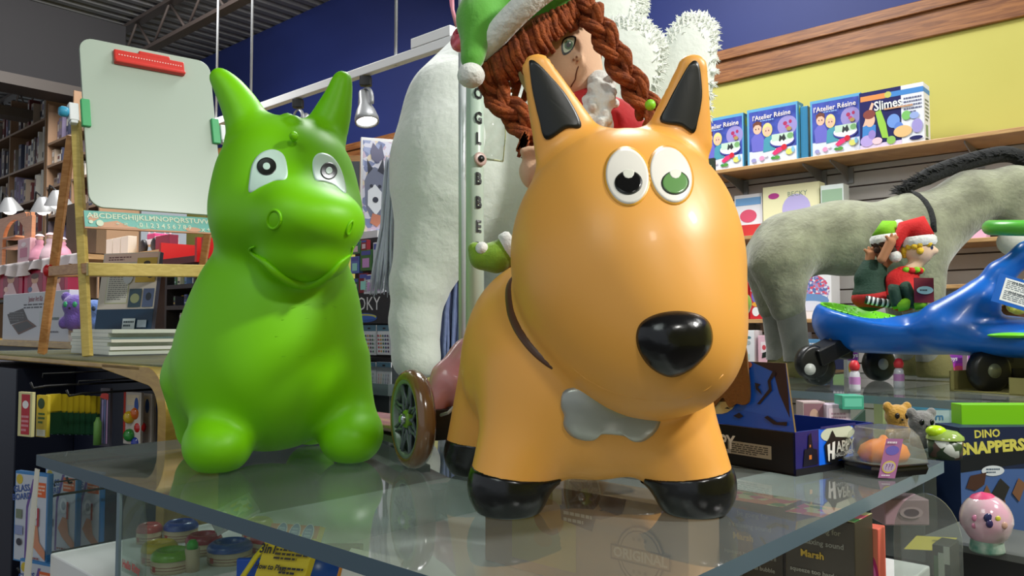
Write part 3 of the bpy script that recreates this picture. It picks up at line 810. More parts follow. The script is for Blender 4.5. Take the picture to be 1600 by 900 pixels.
for i, (a, b_, yt, k, lab) in enumerate(((1150, 1194, 306, 0, 'red and white activity box behind the dog head, left of the yellow one'), (1195, 1284, 293, 1, 'pale yellow and purple activity box above the donkey back'), (1286, 1322, 290, 2, 'grey green activity box above the donkey back, last of its row'))):
    p0, w, h = wallbox(a, b_, yt, zz, .2 + .02 * i, .1)
    carton('activity_box', lab, 'box', p0, U, w, h, .08, pk[k][0], pk[k][1])
rm = C(206, 40, 50)
for i, (a, b_, lab) in enumerate(((1152, 1170, 'red toy pack hanging by the dog cheek, left one'), (1172, 1191, 'red toy pack hanging by the dog cheek, right one'))):
    p0, w, h = wallbox(a, b_, 425 + i * 2, 1.366, .28, .1)
    carton('toy_pack', lab, 'toy pack', p0, U, w, h, .03, rm, [('r', .1, .6, .9, .9, C(226, 220, 240)), ('e', .5, .5, .35, .15, C(120, 110, 190)), ('e', .5, .16, .3, .1, C(240, 240, 240)), ('e', .5, .32, .3, .05, C(240, 170, 60))])
p0, w, h = wallbox(1226, 1300, 420, 1.366, .22, .1)
carton('bead_kit_box', 'white box with a round sprinkle picture behind the donkey hind leg', 'box', p0, U, w, h, .12, C(238, 238, 240), [('e', .55, .55, .42, .32, busy([(170, 150, 200), (220, 90, 110), (230, 230, 240), (90, 120, 180)], 90)), ('e', .55, .35, .40, .14, C(110, 150, 200)), ('e', .55, .25, .36, .10, C(220, 226, 240))])
p0, w, h = wallbox(1244, 1262, 482, 1.366, .29, .1)
q = MB(); q.ball(p0 + Z * .03, .035, .035, .03, C(222, 170, 180)); q.ball(p0 + Z * .03, .0355, .0355, .012, C(200, 70, 90)); solo(q.build('toy_ball'), 'small pink and red ball on the wall shelf behind the donkey leg', 'ball')
p0, w, h = wallbox(1160, 1178, 516, 1.116, .34, .1)
carton('gadget_box', 'narrow white box on the lower wall shelf beside the dog chin', 'box', p0, U, w, h, .1, C(236, 238, 240), [('e', .5, .8, .25, .04, C(80, 130, 140)), ('e', .5, .66, .2, .06, C(180, 190, 190)), ('r', .1, .2, .6, .35, C(190, 220, 215))])
p0, w, h = wallbox(1184, 1222, 524, 1.116, .33, .1)
carton('pink_box', 'pink box with a black sticker on the lower wall shelf', 'box', p0, U, w, h, .1, C(240, 196, 210), [('r', .12, .45, .42, .8, C(252, 236, 240)), ('e', .25, .62, .08, .08, C(220, 80, 90)), ('p', [(.15, .28), (.18, .45), (.85, .62), (.82, .42)], C(30, 40, 34)), ('r', .4, .05, .7, .2, C(240, 220, 226))])
for a, b_, yt, c, lab in ((1244, 1256, 519, (236, 226, 232), 'slim white book box on the lower wall shelf'), (1257, 1290, 530, (90, 150, 196), 'blue box on the lower wall shelf behind the caster'), (1295, 1330, 500, (40, 46, 80), 'navy box on the lower wall shelf behind the blue ride-on')):
    p0, w, h = wallbox(a, b_, yt, 1.116, .3, .1); carton('storage_box', lab, 'box', p0, U, w, h, .1, C(*c), [('r', .15, .3, .85, .6, C(150, 190, 120)), ('l', .15, .7, .85, .9, 2, C(230, 230, 235))])
p0, w, h = wallbox(1500, 1545, 330, wz(1520, 372, .3), .25, .1)
carton('pink_toy_box', 'pale pink box on the shelf seen below the donkey neck', 'box', p0, U, w, h, .08, C(240, 190, 220), [('e', .5, .4, .3, .2, C(220, 120, 180)), ('e', .3, .7, .15, .1, C(250, 230, 240))])

# ================================================================ second acrylic stand with donkey and ride-on toy
T2 = 1.151
def stand2():
    f0 = S(1236, 610, T2); f1 = S(1600, 634, T2); ln = (f1 - f0).length
    t = thing('rear_display_table', 'clear acrylic display stand under the donkey and blue ride-on toy', 'display stand', (1.3, 2.4, 0))
    u = (f1 - f0).normalized(); bk = Z.cross(u)
    top = clear((222, 232, 228), .17, (150, 158, 158), .03, 1.6, 'top'); edge = M((126, 146, 156), .25, spec=.6, coat=.3); pan = clear((240, 246, 244), .05, (190, 200, 200), .03, 1.45, 'panel')
    f0 = f0 - u * .28; ln += .93
    q = MB(); q.quad([f0, f0 + u * ln, f0 + u * ln + bk * 1.25, f0 + bk * 1.25], top); q.build('top_sheet', t)
    q = MB(); d = Z * -.02; c = [f0, f0 + u * ln, f0 + u * ln + bk * 1.25, f0 + bk * 1.25]
    for i in range(4): q.quad([c[i] + d, c[(i+1) % 4] + d, c[(i+1) % 4], c[i]], edge)
    q.build('polished_edge', t)
    for s in (.35, .68, 1.08):
        q = MB(); q.box(f0 + u * s + bk * .02 - Z * .30, bk, Z, u, 1.15, .28, .008, pan); q.build('side_panel', t)
    q = MB(); q.box(f0 + bk * .02 - Z * .34, u, Z, bk, ln, .04, 1.2, M((214, 216, 216), .4)); q.box(f0 + bk * .1 - Z * T2, u, Z, bk, ln, T2 - .34, 1.0, M((170, 170, 172), .5)); q.build('base_cabinet', t)
    return f0, u, bk
F0, U2, BK2 = stand2()

# ---- donkey
def donkey():
    Y = 2.86; KS = 1.09; t = thing('plush_donkey', 'large grey plush donkey with black mane standing behind the blue ride-on toy', 'toy', P(1340, 590, Y))
    FUR = M((150, 154, 126), .9, bump=1.0, bs=70, sheen=.5, col2=(116, 118, 96), cs=14, detail=9)
    SU = M((128, 130, 120), .85, bump=.5, bs=60, sheen=.4)
    g = lambda x, y, dy=0: P(x, y, Y + dy)
    sell_, scone_ = sell, scone
    def sel(c, r): return sell_(c, tuple(a * KS for a in r))
    def sco(a, b, ra, rb): return scone_(a, b, ra * KS, rb * KS)
    f = [(sel(g(1230, 388), (.115, .13, .118)), 0), (sel(g(1320, 372), (.20, .125, .125)), .06), (sel(g(1415, 372), (.13, .125, .145)), .06),
         (sco(g(1440, 365), g(1515, 312), .120, .088), .05), (sco(g(1515, 312), g(1580, 300, -.02), .088, .082), .04),
         (sco(g(1585, 300, -.02), g(1605, 350, -.06), .080, .060), .03),
         (sco(g(1428, 400, -.06), g(1445, 500, -.08), .10, .055), .04), (sco(g(1410, 420, .07), g(1412, 500, .07), .08, .05), .04),
         (sco(g(1218, 410, -.06), g(1230, 480, -.06), .098, .055), .04), (sco(g(1200, 410, .07), g(1208, 480, .07), .085, .05), .04)]
    ff = blend(f)
    _, dbv = solid('body', ff, g(1150, 420, -.25) - Vector((.05, 0, .22)), g(1690, 220, .25) + Vector((0, 0, .02)), .012, FUR, t)
    for a, b_, dy in ((1232, 1250, -.06), (1212, 1222, .07), (1448, 1458, -.08), (1412, 1424, .07)):
        zt = T2
        h = blend([(scone(g(a, 470, dy), g(b_ - 4, 560, dy), .054, .042), 0), (scone(g(b_ - 4, 560, dy), Vector((g(b_, 560, dy).x, g(b_, 560, dy).y, zt + .04)), .042, .045), .02)])
        c0 = g(min(a, b_) - 30, 600, dy - .09); c1 = g(max(a, b_) + 30, 440, dy + .09)
        leg, _ = solid('leg', h, (c0.x - .03, c0.y, zt + .05), (c1.x + .03, c1.y, c1.z), .009, SU, t)
        c = Vector((g(b_ + 2, 560, dy).x, g(b_ + 2, 560, dy).y, zt))
        q = MB(); q.lathe([(0, 0), (.054, 0), (.060, .012), (.056, .05), (.048, .078), (.04, .085)], c, M((116, 112, 66), .85, bump=.4, bs=80)); q.build('hoof', t)
    hz = blend([(sell(g(1590, 378, -.07), (.066, .06, .052)), 0)])
    c = g(1590, 378, -.07)
    solid('muzzle', hz, c - Vector((.1, .1, .08)), c + Vector((.1, .1, .08)), .008, M((206, 208, 196), .85, bump=.4, bs=60, sheen=.3), t)
    for s_ in (-1, 1):
        q = MB(); a = g(1620, 262, s_ * .06); q.tube([a, a + Vector((.03, s_ * .02, .08)), a + Vector((.05, s_ * .03, .17)), a + Vector((.06, s_ * .03, .22))], [.03, .045, .03, .004], FUR, 12, flat=.4); q.build('ear', t)
    # mane
    BM = M((14, 17, 18), .8, bump=1, bs=120, sheen=.1)
    rnd = random.Random(3); q = MB()
    line = outline([(1408, 297), (1440, 276), (1480, 258), (1530, 243), (1575, 236), (1610, 250), (1610, 252), (1590, 245), (1560, 240), (1500, 254), (1440, 278)], 110)[:52]
    line = [(x, y) for x, y in line]
    q.tube([g(x, y + 5) for x, y in line], [.008 + .022 * min(1, i / 12) for i in range(len(line))], BM, 8)
    for i in range(900):
        x, y = line[rnd.randrange(len(line) - 2)]; x += rnd.uniform(-3, 3)
        a = g(x, y + 6, rnd.uniform(-.03, .03)); dr = Vector((-.6 + rnd.uniform(-.3, .3), rnd.uniform(-.6, .6), rnd.uniform(.0, .7))).normalized()
        ln = rnd.uniform(.02, .042)
        q.tube([a, a + dr * ln * .6, a + dr * ln + Vector((-.008, 0, -.004))], [.003, .0022, .0004], BM, 4, cap=False)
    q.build('mane', t)
    q = MB(); _, bv = None, None
    rp = [h[0] for h in (dbv.ray_cast(CAM, ray(*z_).normalized()) for z_ in ((1424, 301), (1434, 305), (1446, 316), (1454, 330), (1458, 345), (1459, 362))) if h[0]]; q.tube(rp, .010, BM, 8); q.build('rein', t)
donkey()

# ---- blue ride-on wiggle car
def ride():
    E = Vector((.60, -.80, 0)); Sd = Vector((.80, .60, 0))
    t = thing('ride_on_car', 'blue plastic ride-on wiggle car with green seat and black casters', 'ride-on toy', (1.2, 2.35, T2))
    BL = M((14, 100, 196), .3, spec=.5, coat=.1); LG = M((110, 206, 30), .35); BK = M((16, 17, 18), .35)
    rc = P(1390, 500, 2.45); rc.z = 1.345
    PLN = splane((1.0, 2.45, 1.378), Vector((.20, -.20, 1)))
    seat = blend([(sell(rc, (.225, .21, .135)), 0), (splane((0, 0, T2 + .092), (0, 0, -1)), .03, 'i'), (PLN, .008, 'i')])
    deck = scone(rc + E * .10 - Z * .03, rc + E * .50 - Z * .065, .17, .13, sq=(Z, .40))
    scoop = sell(rc + Z * .075, (.198, .185, .115))
    f = blend([(seat, 0), (deck, .03), (scone(P(1478, 502, 2.20), P(1530, 468, 2.17), .060, .050), .05), (scone(P(1530, 468, 2.17), P(1562, 428, 2.15), .044, .032), .02), (scone(P(1562, 428, 2.15), P(1604, 396, 2.12), .032, .028), .02), (scone(P(1604, 396, 2.12), P(1690, 350, 2.08), .028, .028), .02), (splane((0, 0, T2 + .088), (0, 0, -1)), .02, 'i'), (scoop, .006, 's')])
    lo = (rc.x - .3, 1.80, T2 + .06); hi = (1.75, 2.85, 1.65)
    solid('hull', f, lo, hi, .0085, BL, t)
    g = lambda p: np.maximum(np.abs(scoop(p)) - .004, PLN(p) - .004)
    solid('seat_liner', g, (rc.x - .27, rc.y - .25, rc.z - .06), (rc.x + .27, rc.y + .25, rc.z + .16), .0055, LG, t)
    q = MB(); c = P(1590, 524, 2.06); q.ball(c, .075, .045, .008, LG, 24); q.build('foot_pad', t)
    # steering ring
    sc = P(1660, 356, 2.06); q = MB(); q.tube([sc + X * (.17 * math.cos(a)) + Yv * (.13 * math.sin(a)) + Z * (.018 * math.sin(a)) for a in [2*math.pi*k/40 for k in range(41)]], .020, M((86, 178, 60), .3), 14, cap=False); q.tube([sc - X * .17, sc, sc + X * .17], .016, LG, 10); q.tube([sc + Z * .0, P(1690, 352, 2.08)], .03, BK, 12); q.build('steering_ring', t)
    # casters
    def wheel(c, r, w_, ax, hub, n='wheel'):
        q = MB(); q.lathe([(0, -w_/2), (r*.8, -w_/2), (r, -w_*.3), (r, w_*.3), (r*.8, w_/2), (0, w_/2)], c, BK, ax, 40); o = q.build(n, t)
        q = MB(); q.lathe([(0, -w_/2 - .003), (r*.33, -w_/2 - .003), (r*.33, -w_/2), (r*.33, w_/2), (r*.33, w_/2 + .003), (0, w_/2 + .003)], c, hub, ax, 24); q.build('hub_cap', o)
    hub = M((160, 162, 160), .4)
    ax = Vector((.25, -.97, 0))
    # left caster: guard in front, wheel under it
    c1 = P(1278, 568, 2.40); c1.z = T2 + .053
    wheel(c1, .052, .04, ax, BK)
    q = MB(); gc = P(1262, 572, 2.365)
    q.lathe([(0, -.02), (.045, -.02), (.05, -.012), (.05, .012), (.045, .02), (0, .02)], P(1268, 566, 2.37), BK, ax, 36)
    q.bar(P(1268, 560, 2.375), P(1312, 538, 2.42), .05, .075, BK, side=Z); q.bar(P(1310, 560, 2.42), P(1312, 505, 2.43), .07, .05, BK); q.build('caster_fork', t, bevel=.004)
    q = MB(); q.lathe([(0, 0), (.017, 0), (.017, .004), (0, .006)], P(1265, 577, 2.34), M((176, 180, 174), .4), Vector((.12, -.99, 0)), 24); q.build('caster_cap', t)
    c2 = P(1373, 570, 2.60); c2.z = T2 + .055; wheel(c2, .055, .04, ax, hub)
    q = MB(); q.bar(c2 + Vector((0, .0, .03)), c2 + Z * .12, .04, .05, BK); q.build('caster_fork', t)
    hb = M((120, 124, 96), .4, metal=.4)
    c3 = P(1545, 582, 2.15); c3.z = T2 + .058; wheel(c3, .058, .04, Vector((.15, -.99, 0)), hb)
    c4 = P(1600, 578, 2.25); c4.z = T2 + .055; wheel(c4, .055, .04, Vector((.15, -.99, 0)), hb)
    q = MB(); q.bar(c3 + Z * .03 + Yv * .04, c4 + Z * .03, .05, .06, BK, side=Z); q.bar(c3 + Vector((.05, .05, .02)), c3 + Vector((.05, .05, .13)), .06, .06, BK); q.build('front_axle', t)
    # tag on the column
    q = MB(); u = Vector((1, 0, -.28)).normalized(); o = P(1548, 470, 2.02); u = (P(1640, 498, 2.02) - o).normalized(); v = u.cross(Yv); v = (P(1562, 425, 2.02) - o).normalized()
    q.box(o, u, v, u.cross(v), .15, .075, .0015, C(20, 96, 190)); 
    q.art(o, u, v, .15, .075, [('r', .12, .12, .98, .90, C(232, 236, 236)), ('l', .16, .55, .7, .85, 5, C(110, 120, 130)), ('l', .16, .18, .7, .5, 5, C(120, 130, 140)), ('t', 'WARNING', .40, .80, .010, C(40, 50, 60)), ('t', 'WARNING', .38, .46, .010, C(40, 50, 60))], off=.002)
    q.build('warning_tag', t)
ride()
# cardboard tray with front wheels in it
def tray():
    t = thing('cardboard_tray', 'open cardboard tray around the front wheels of the blue ride-on toy', 'tray', P(1540, 615, 2.1))
    cb = M((150, 142, 84), .8, bump=.2, bs=60); o = S(1484, 611, T2); u = (S(1640, 622, T2) - o); ln = .42; u.z = 0; u.normalize(); bk = Z.cross(u)
    q = MB(); q.box(o + Z * .001, u, bk, Z, ln, .24, .003, cb); q.build('tray_floor', t)
    for a, w_, h in ((.0, .012, .055), (.155, .27, .045)):
        q = MB(); q.box(o + u * a, u, Z, bk, w_, h, .003, cb); q.build('front_wall', t)
    q = MB(); q.box(o, bk, Z, u, .24, .055, .003, cb); q.build('side_wall', t)
    q = MB(); q.box(o + bk * .237, u, Z, bk, ln, .05, .003, cb); q.build('back_wall', t)
tray()

# ================================================================ small elves on the ride-on
FURW = M((226, 228, 222), .95, bump=1, bs=90, sheen=.5)
def elf(name, lab, Y, hx, hy, skin, hatc, hairc, topc, botc, legp, shoe, pom, hatpts, handsp, look, bx, by, striped=None):
    t = thing(name, lab, 'doll', P(bx, by, Y))
    hc = P(hx, hy, Y); g = lambda x, y, dy=0: P(x, y, Y + dy)
    f = [(sell(hc, (.040, .040, .044)), 0), (sell(hc + Vector((look * .034, -.018, -.004)), (.014, .012, .010)), .012), (scone(hc - Z * .03, g(bx, hy + 42), .018, .022), .01)]
    for hp in handsp:
        f.append((scone(g(*hp[0]), g(*hp[1]), .013, .014), .008))
        d = (g(*hp[1]) - g(*hp[0])).normalized()
        for k, a in enumerate((-.9, -.35, .2, .7)):
            q_ = g(*hp[1]); dd = (d * math.cos(a) + Vector((1, 0, 0)) * math.sin(a)).normalized(); f.append((scone(q_, q_ + dd * .022, .0055, .0045), .003))
    ff = blend(f)
    solid('body', ff, (min(hc.x, g(handsp[0][1][0], 0).x) - .09, Y - .10, g(0, by + 4).z), (hc.x + .09, Y + .08, hc.z + .08), .0042, skin, t)
    torso = blend([(scone(g(bx, hy + 44), g(bx - 2 * 1, by - 18), .036, .052), 0), (scone(g(bx - 14, hy + 46), g(handsp[0][0][0], handsp[0][0][1]), .024, .02), .02)] + ([(scone(g(bx + 10, hy + 46), g(handsp[1][0][0], handsp[1][0][1]), .022, .018), .015)] if len(handsp) > 1 else []))
    solid('shirt', torso, (g(bx, 0).x - .14, Y - .1, g(0, by + 12).z), (g(bx, 0).x + .12, Y + .1, g(0, hy + 20).z), .0055, topc, t)
    pants = blend([(sell(g(bx, by - 12), (.058, .056, .036)), 0)])
    solid('trousers', pants, (g(bx, 0).x - .09, Y - .09, g(0, by + 20).z), (g(bx, 0).x + .09, Y + .09, g(0, by - 40).z), .006, botc, t)
    for pts in legp:
        q = MB(); pp = [g(*x) for x in pts]
        n = 12; full = []
        for i in range(n + 1):
            s_ = i / n * (len(pp) - 1); j = min(int(s_), len(pp) - 2); full.append(pp[j].lerp(pp[j+1], s_ - j))
        if striped:
            for i in range(n): q.tube([full[i], full[i+1]], .0125, striped[i % 2], 12)
        else: q.tube(full, .016, botc, 12)
        lg = q.build('leg', t)
        q = MB(); e = full[-1]; q.tube([full[-1], e + Vector((.018, -.01, .004)), e + Vector((.034, -.014, .022))], [.017, .018, .006], shoe, 12); q.build('shoe', lg)
    q = MB()
    rnd = random.Random(hx)
    for i in range(46):
        a = rnd.uniform(0, 2 * math.pi); e = rnd.uniform(-.3, .9); d = Vector((math.cos(a) * math.cos(e), math.sin(a) * math.cos(e), math.sin(e)))
        if d.x * look > .45 and e < .5 and d.y < .3: continue
        c = hc + Vector((d.x * .041, d.y * .041, d.z * .045)); q.ball(c, .011, .011, .011, hairc, 8)
    q.build('hair', t)
    q = MB(); q.lathe([(.044, -.008), (.050, .0), (.050, .014), (.044, .022)], hc + Z * .020 , FURW, Vector((-.1 * look, 0, 1)), 24, close=False); ft = q.build('hat_trim', t)
    q = MB(); pp = [hc + Z * .034] + [g(*x) for x in hatpts]; q.tube(pp, [.046] + [max(.006, .040 - .034 * (i + 1) / len(hatpts)) for i in range(len(hatpts))], hatc, 16); q.build('hat', t)
    q = MB(); q.ball(g(*pom), .018, .018, .018, FURW, 14); q.build('pompom', t)
    ex = hc + Vector((look * .020, -.0345, .006)); q = MB()
    for s_ in ((0,) if look else (-1, 1)):
        q.lathe([(0, 0), (.006, 0), (.006, .001)], ex, C(60, 80, 130), Vector((look * .4, -.9, .1)), 14, sy=1.2); q.lathe([(0, 0), (.0028, 0), (.0028, .0018)], ex, C(10, 10, 14), Vector((look * .4, -.9, .1)), 10)
    q.build('eye', t)
    return t
HRB = M((64, 44, 30), .9, bump=1, bs=150); HRY = M((236, 196, 50), .8, bump=1, bs=150)
GD = M((24, 58, 42), .8, bump=.5, bs=150); RD = M((176, 30, 30), .85, bump=.4, bs=150); LG2 = M((130, 200, 30), .8, bump=.3, bs=150); RD2 = M((206, 30, 30), .8, bump=.4, bs=150)
elf('elf_doll', 'small brown haired elf doll in lime hat with raised hand on the blue ride-on', 2.44, 1387, 388, M((176, 122, 84), .8), LG2, HRB, GD, RD,
    [[(1352, 468, -.05), (1372, 472, -.06), (1394, 475, -.06)], [(1362, 466), (1380, 468, -.02), (1398, 472, -.02)]], LG2, (1404, 352), [(1388, 352), (1404, 348)], [[(1358, 412), (1360, 398)], [(1378, 405, -.05), (1392, 378, -.06)]], 1, 1362, 478,
    striped=(C(18, 30, 24), C(222, 226, 222)))
e2 = elf('elf_doll', 'small blond elf doll in drooping red hat seated on the blue ride-on', 2.40, 1436, 391, M((226, 192, 162), .8), RD2, HRY, RD2, GD,
    [[(1410, 462, -.04), (1396, 450, -.06), (1402, 478, -.06)], [(1420, 462, -.04), (1414, 446, -.07), (1428, 476, -.07)]], LG2, (1399, 401), [(1432, 350), (1414, 356), (1402, 378), (1399, 395)], [[(1424, 430), (1428, 446)]], 1, 1412, 478)
q = MB(); o = P(1429, 473, 2.30); q.box(o, Vector((1, .1, 0)).normalized(), Z, Yv, .060, .072, .002, C(104, 22, 30)); q.art(o, X, Z, .060, .072, [('e', .5, .5, .4, .16, C(160, 200, 190)), ('l', .25, .44, .78, .56, 1, C(60, 70, 60))], off=.002); q.build('hang_tag', e2)
q = MB()
for i in range(14):
    a = 2 * math.pi * i / 14; c = P(1420, 424, 2.40) + Vector((math.cos(a) * .032, math.sin(a) * .032, .002 * (i % 2))); q.ball(c, .012, .012, .010, (RD2, LG2)[i % 2], 8)
q.build('ruffle_collar', e2)
# ================================================================ left side: gondola, easel, books, far shelves
NAVY = M((16, 22, 44), .5); WOODY = wood((176, 132, 46), (206, 164, 72), scale=(3, 3, 14), coat=.4)
EAS1 = wood((186, 160, 76), (206, 182, 98), scale=(10, 10, 40)); EAS2 = wood((176, 118, 62), (204, 150, 92), scale=(10, 10, 40))
GP = P(135, 557, 2.2)                     # easel foot on top of the gondola
TG = GP.z                                 # top of the navy gondola
def gp(px, Yp, z, y=510):                 # pixel column on a plane along A at the depth it has over px 135
    o = P(135, 510, Yp); q = onpl(px, y, o, B); return Vector((q.x, q.y, z))
def gz(px, py, Yp): o = P(135, 510, Yp); return onpl(px, py, o, B).z
def gondola():
    a = gp(-60, 1.98, 0); b_ = gp(262, 1.98, 0); ln = (b_ - a).length
    t = thing('navy_display_unit', 'navy blue display unit with curved yellow wood end carrying the easel', 'display unit', (a + b_) / 2)
    q = MB(); q.box(a + B * .16, U, Z, B, ln - .02, TG - .02, .36, NAVY); q.build('cabinet_body', t)
    q = MB(); q.box(a - U * .3, U, Z, B, .3 + (gp(28, 1.98, 0) - a).length, TG - .04, .16, NAVY); q.build('end_panel', t, bevel=.003)
    q = MB(); q.box(a + Z * (TG - .018), U, Z, B, ln - .13, .014, .50, WOODY); q.build('top_board', t, bevel=.004)
    q = MB(); q.box(a + U * .05 + Z * (TG - .004) + B * .0, U, Z, B, ln - .06, .004, .50, clear((225, 236, 232), .14, (170, 180, 180), .02, 1.5, 'top2')); q.build('acrylic_sheet', t)
    # curved wooden end
    q = MB(); zt = TG - .006; R0 = .10; c = b_ - U * R0 + Z * (zt - R0) + U * .0
    pts = [b_ - U * .34 + Z * zt] + [c + U * (R0 * math.sin(x)) + Z * (R0 * math.cos(x)) for x in [math.radians(k * 7.5) for k in range(13)]] + [b_ + Z * .1]
    inn = [b_ - U * .34 + Z * (zt - .012)] + [c + U * ((R0 - .038) * math.sin(x)) + Z * ((R0 - .038) * math.cos(x)) for x in [math.radians(k * 7.5) for k in range(13)]] + [b_ - U * .038 + Z * .1]
    q.prism(pts + inn[::-1], B, .12, WOODY); q.build('curved_end', t, bevel=.003)
gondola()
def peg(p, ln, lab):
    t = thing('display_hook', lab, 'hook', p)
    q = MB(); q.tube([p + B * ln, p + B * ln * .4, p + B * .03, p - Z * .004, p - B * .006 + Z * .010], .003, DK, 6); q.tube([p + B * ln + Z * .03, p + B * .02 + Z * .03, p + B * .02 + Z * .02], .002, DK, 6); q.build('wire', t)
    return t
# hanging marker packs
def hang(name, lab, px, py, Y, w, h, base, shapes, group=None, th=.008, cat='pack', n=1, step=.016, u=Vector((.90, -.436, 0)).normalized()):
    p = P(px, py, Y); nb = Z.cross(u)
    for i in range(n):
        q0 = p + B * step * i
        t = thing(name, lab if isinstance(lab, str) else lab[i], cat, q0, group=group)
        q = MB(); q.box(q0 - Z * h + nb * th, u, Z, -nb, w, h, th, base); q.build('card', t, bevel=.001)
        q = MB(); q.art(q0 - Z * h, u, Z, w, h, shapes, off=.0006); q.build('print', t)
G4 = C(60, 110, 70); YE = C(236, 206, 40); RE = C(186, 36, 52)
hang('card_pack', 'red and white card pack at the front left of the marker packs', 29, 612, 1.92, .052, .105, C(214, 206, 150), [('r', .25, .05, .85, .95, RE), ('e', .55, .72, .22, .09, C(236, 230, 230)), ('l', .3, .1, .8, .5, 4, C(226, 150, 160))])
mk = [('r', 0, 0, 1, .55, G4), ('r', 0, .55, 1, 1, YE), ('e', .5, .8, .3, .12, C(50, 90, 60)), ('r', .1, .02, .9, .2, C(200, 214, 206))]
mk = [('r', 0, .5, 1, 1, YE), ('r', 0, .0, 1, .5, C(214, 190, 60)), ('e', .45, .80, .32, .13, C(50, 80, 50)), ('l', .2, .3, .8, .6, 3, C(60, 120, 70)), ('r', .1, .02, .9, .18, C(220, 224, 214))]
hang('marker_pack', 'yellow marker pack at the front of the row of marker packs', 58, 617, 1.95, .040, .100, C(226, 200, 60), mk)
for i in range(8):
    p = P(72 + i * 9.4, 616 + i * .6, 1.99 + i * .014)
    t = thing('marker_pack', 'yellow and green marker pack seen edge on in the hanging row', 'pack', p, group='marker packs hanging behind the front one')
    q = MB(); q.box(p - Z * .045, U, Z, B, .0125, .045, .03, YE); q.box(p - Z * .098, U, Z, B, .0125, .056, .032, C(30, 84, 56)); q.build('card', t)
    q = MB(); q.art(p - Z * .098, U, Z, .0125, .098, [('r', .1, .02, .9, .55, C(36, 90, 60)), ('p', [(.1, .55), (.5, .66), (.9, .55)], C(36, 90, 60)), ('r', .0, .0, 1, .08, C(60, 110, 120))], off=.0005); q.build('pen', t)
q = MB(); p = P(152, 695, 2.0); q.tube([p, p + Z * .055, p + Z * .06, p + Z * .068], [.0095, .0095, .006, .004], C(110, 160, 80), 14); solo(q.build('glue_stick'), 'light green marker bottle at the end of the hanging packs', 'bottle')
hang('pen_blister', 'clear blister pack with lilac pens and red handle beside the green bottle', 157, 606, 2.02, .036, .145, C(70, 66, 80), [('r', .2, .05, .38, .8, C(150, 140, 190)), ('r', .45, .05, .62, .85, C(110, 120, 170)), ('r', .7, .05, .85, .8, C(186, 150, 190)), ('p', [(.0, .84), (.3, .94), (.9, .9), (.9, .8), (.3, .82)], C(200, 60, 60))])
for i in range(3):
    hang('paint_blister', ['card of bright round crayons hanging left of the wooden curve, front one', 'card of round crayons behind the front card', 'card of round crayons furthest back near the wooden curve'][i], 194 + i * 17, 612 + i * 2, 2.03 + i * .03, .062, .13, C(222, 210, 200), [('r', 0, .1, .12, 1, C(220, 70, 60)), ('r', .2, .75, .9, .95, C(240, 220, 190)), ('e', .75, .76, .12, .14, C(50, 90, 170))])
    if i == 0:
        for x, y, c in ((202, 652, (232, 190, 40)), (213, 646, (230, 110, 40)), (219, 668, (210, 40, 40)), (202, 680, (50, 140, 60)), (214, 692, (40, 60, 170))):
            q = MB(); q.ball(P(x, y, 2.015), .015, .012, .016, M(c, .15, coat=.5), 14); solo(q.build('crayon_ball'), {(202, 652): 'yellow', (213, 646): 'orange', (219, 668): 'red', (202, 680): 'green', (214, 692): 'blue'}[(x, y)] + ' round crayon in the blister card by the wooden curve', 'crayon')
for i, (px, py, Y, ln) in enumerate(((108, 616, 1.90, .3), (52, 604, 1.93, .28), (70, 776, 1.86, .3), (108, 752, 1.95, .25), (32, 893, 1.86, .2))):
    peg(P(px, py, Y), ln, ['black wire hook over the marker packs', 'black wire hook at the left end of the marker packs', 'black wire hook beside the front drawing kit', 'black wire hook through the second drawing kit', 'black wire hook over the lowest kit'][i])
gk = [('r', 0, 0, 1, 1, C(66, 130, 190)), ('r', .02, .015, .96, .97, C(196, 200, 212)), ('p', [(.4, .03), (.42, .6), (.62, .93), (.54, .93), (.36, .62), (.34, .03)], C(110, 80, 150)), ('e', .14, .91, .10, .055, C(206, 180, 60)), ('r', .58, .74, .94, .90, C(220, 100, 50)), ('l', .6, .76, .92, .88, 3, C(240, 200, 180)),
      ('t', 'GLASS', .22, .81, .021, C(60, 90, 160), .15, .02), ('t', 'BOARD', .23, .72, .020, C(60, 90, 160), .15, .02), ('e', .62, .57, .12, .09, C(226, 228, 234)), ('e', .62, .57, .07, .05, C(170, 176, 190)), ('p', [(.46, .3), (.6, .44), (.74, .42), (.8, .25), (.98, .16), (.98, .06), (.8, .12), (.6, .2)], C(206, 140, 110)), ('r', .72, .42, .78, .62, C(170, 60, 70)), ('r', .08, .48, .26, .58, C(120, 130, 110)), ('r', .06, .3, .3, .4, C(140, 150, 190)), ('e', .2, .22, .08, .04, C(60, 60, 70)), ('l', .45, .05, .95, .09, 1, C(150, 90, 90))]
for i in range(3):
    px, py, Y = ((25, 735, 1.88), (72, 729, 2.0), (110, 733, 2.06))[i]
    hang('drawing_kit', ['blue edged glass drawing kit hanging in front of the others', 'blue edged drawing kit hanging second from the front', 'blue edged drawing kit furthest back by the acrylic stand'][i], px, py, Y, .118, .205, C(60, 120, 180), gk, th=.012, cat='toy box')
hang('drawing_kit', 'drawing kit on the lowest hook at the bottom left corner', 32, 872, 1.86, .12, .2, C(60, 120, 180), gk, th=.012, cat='toy box')

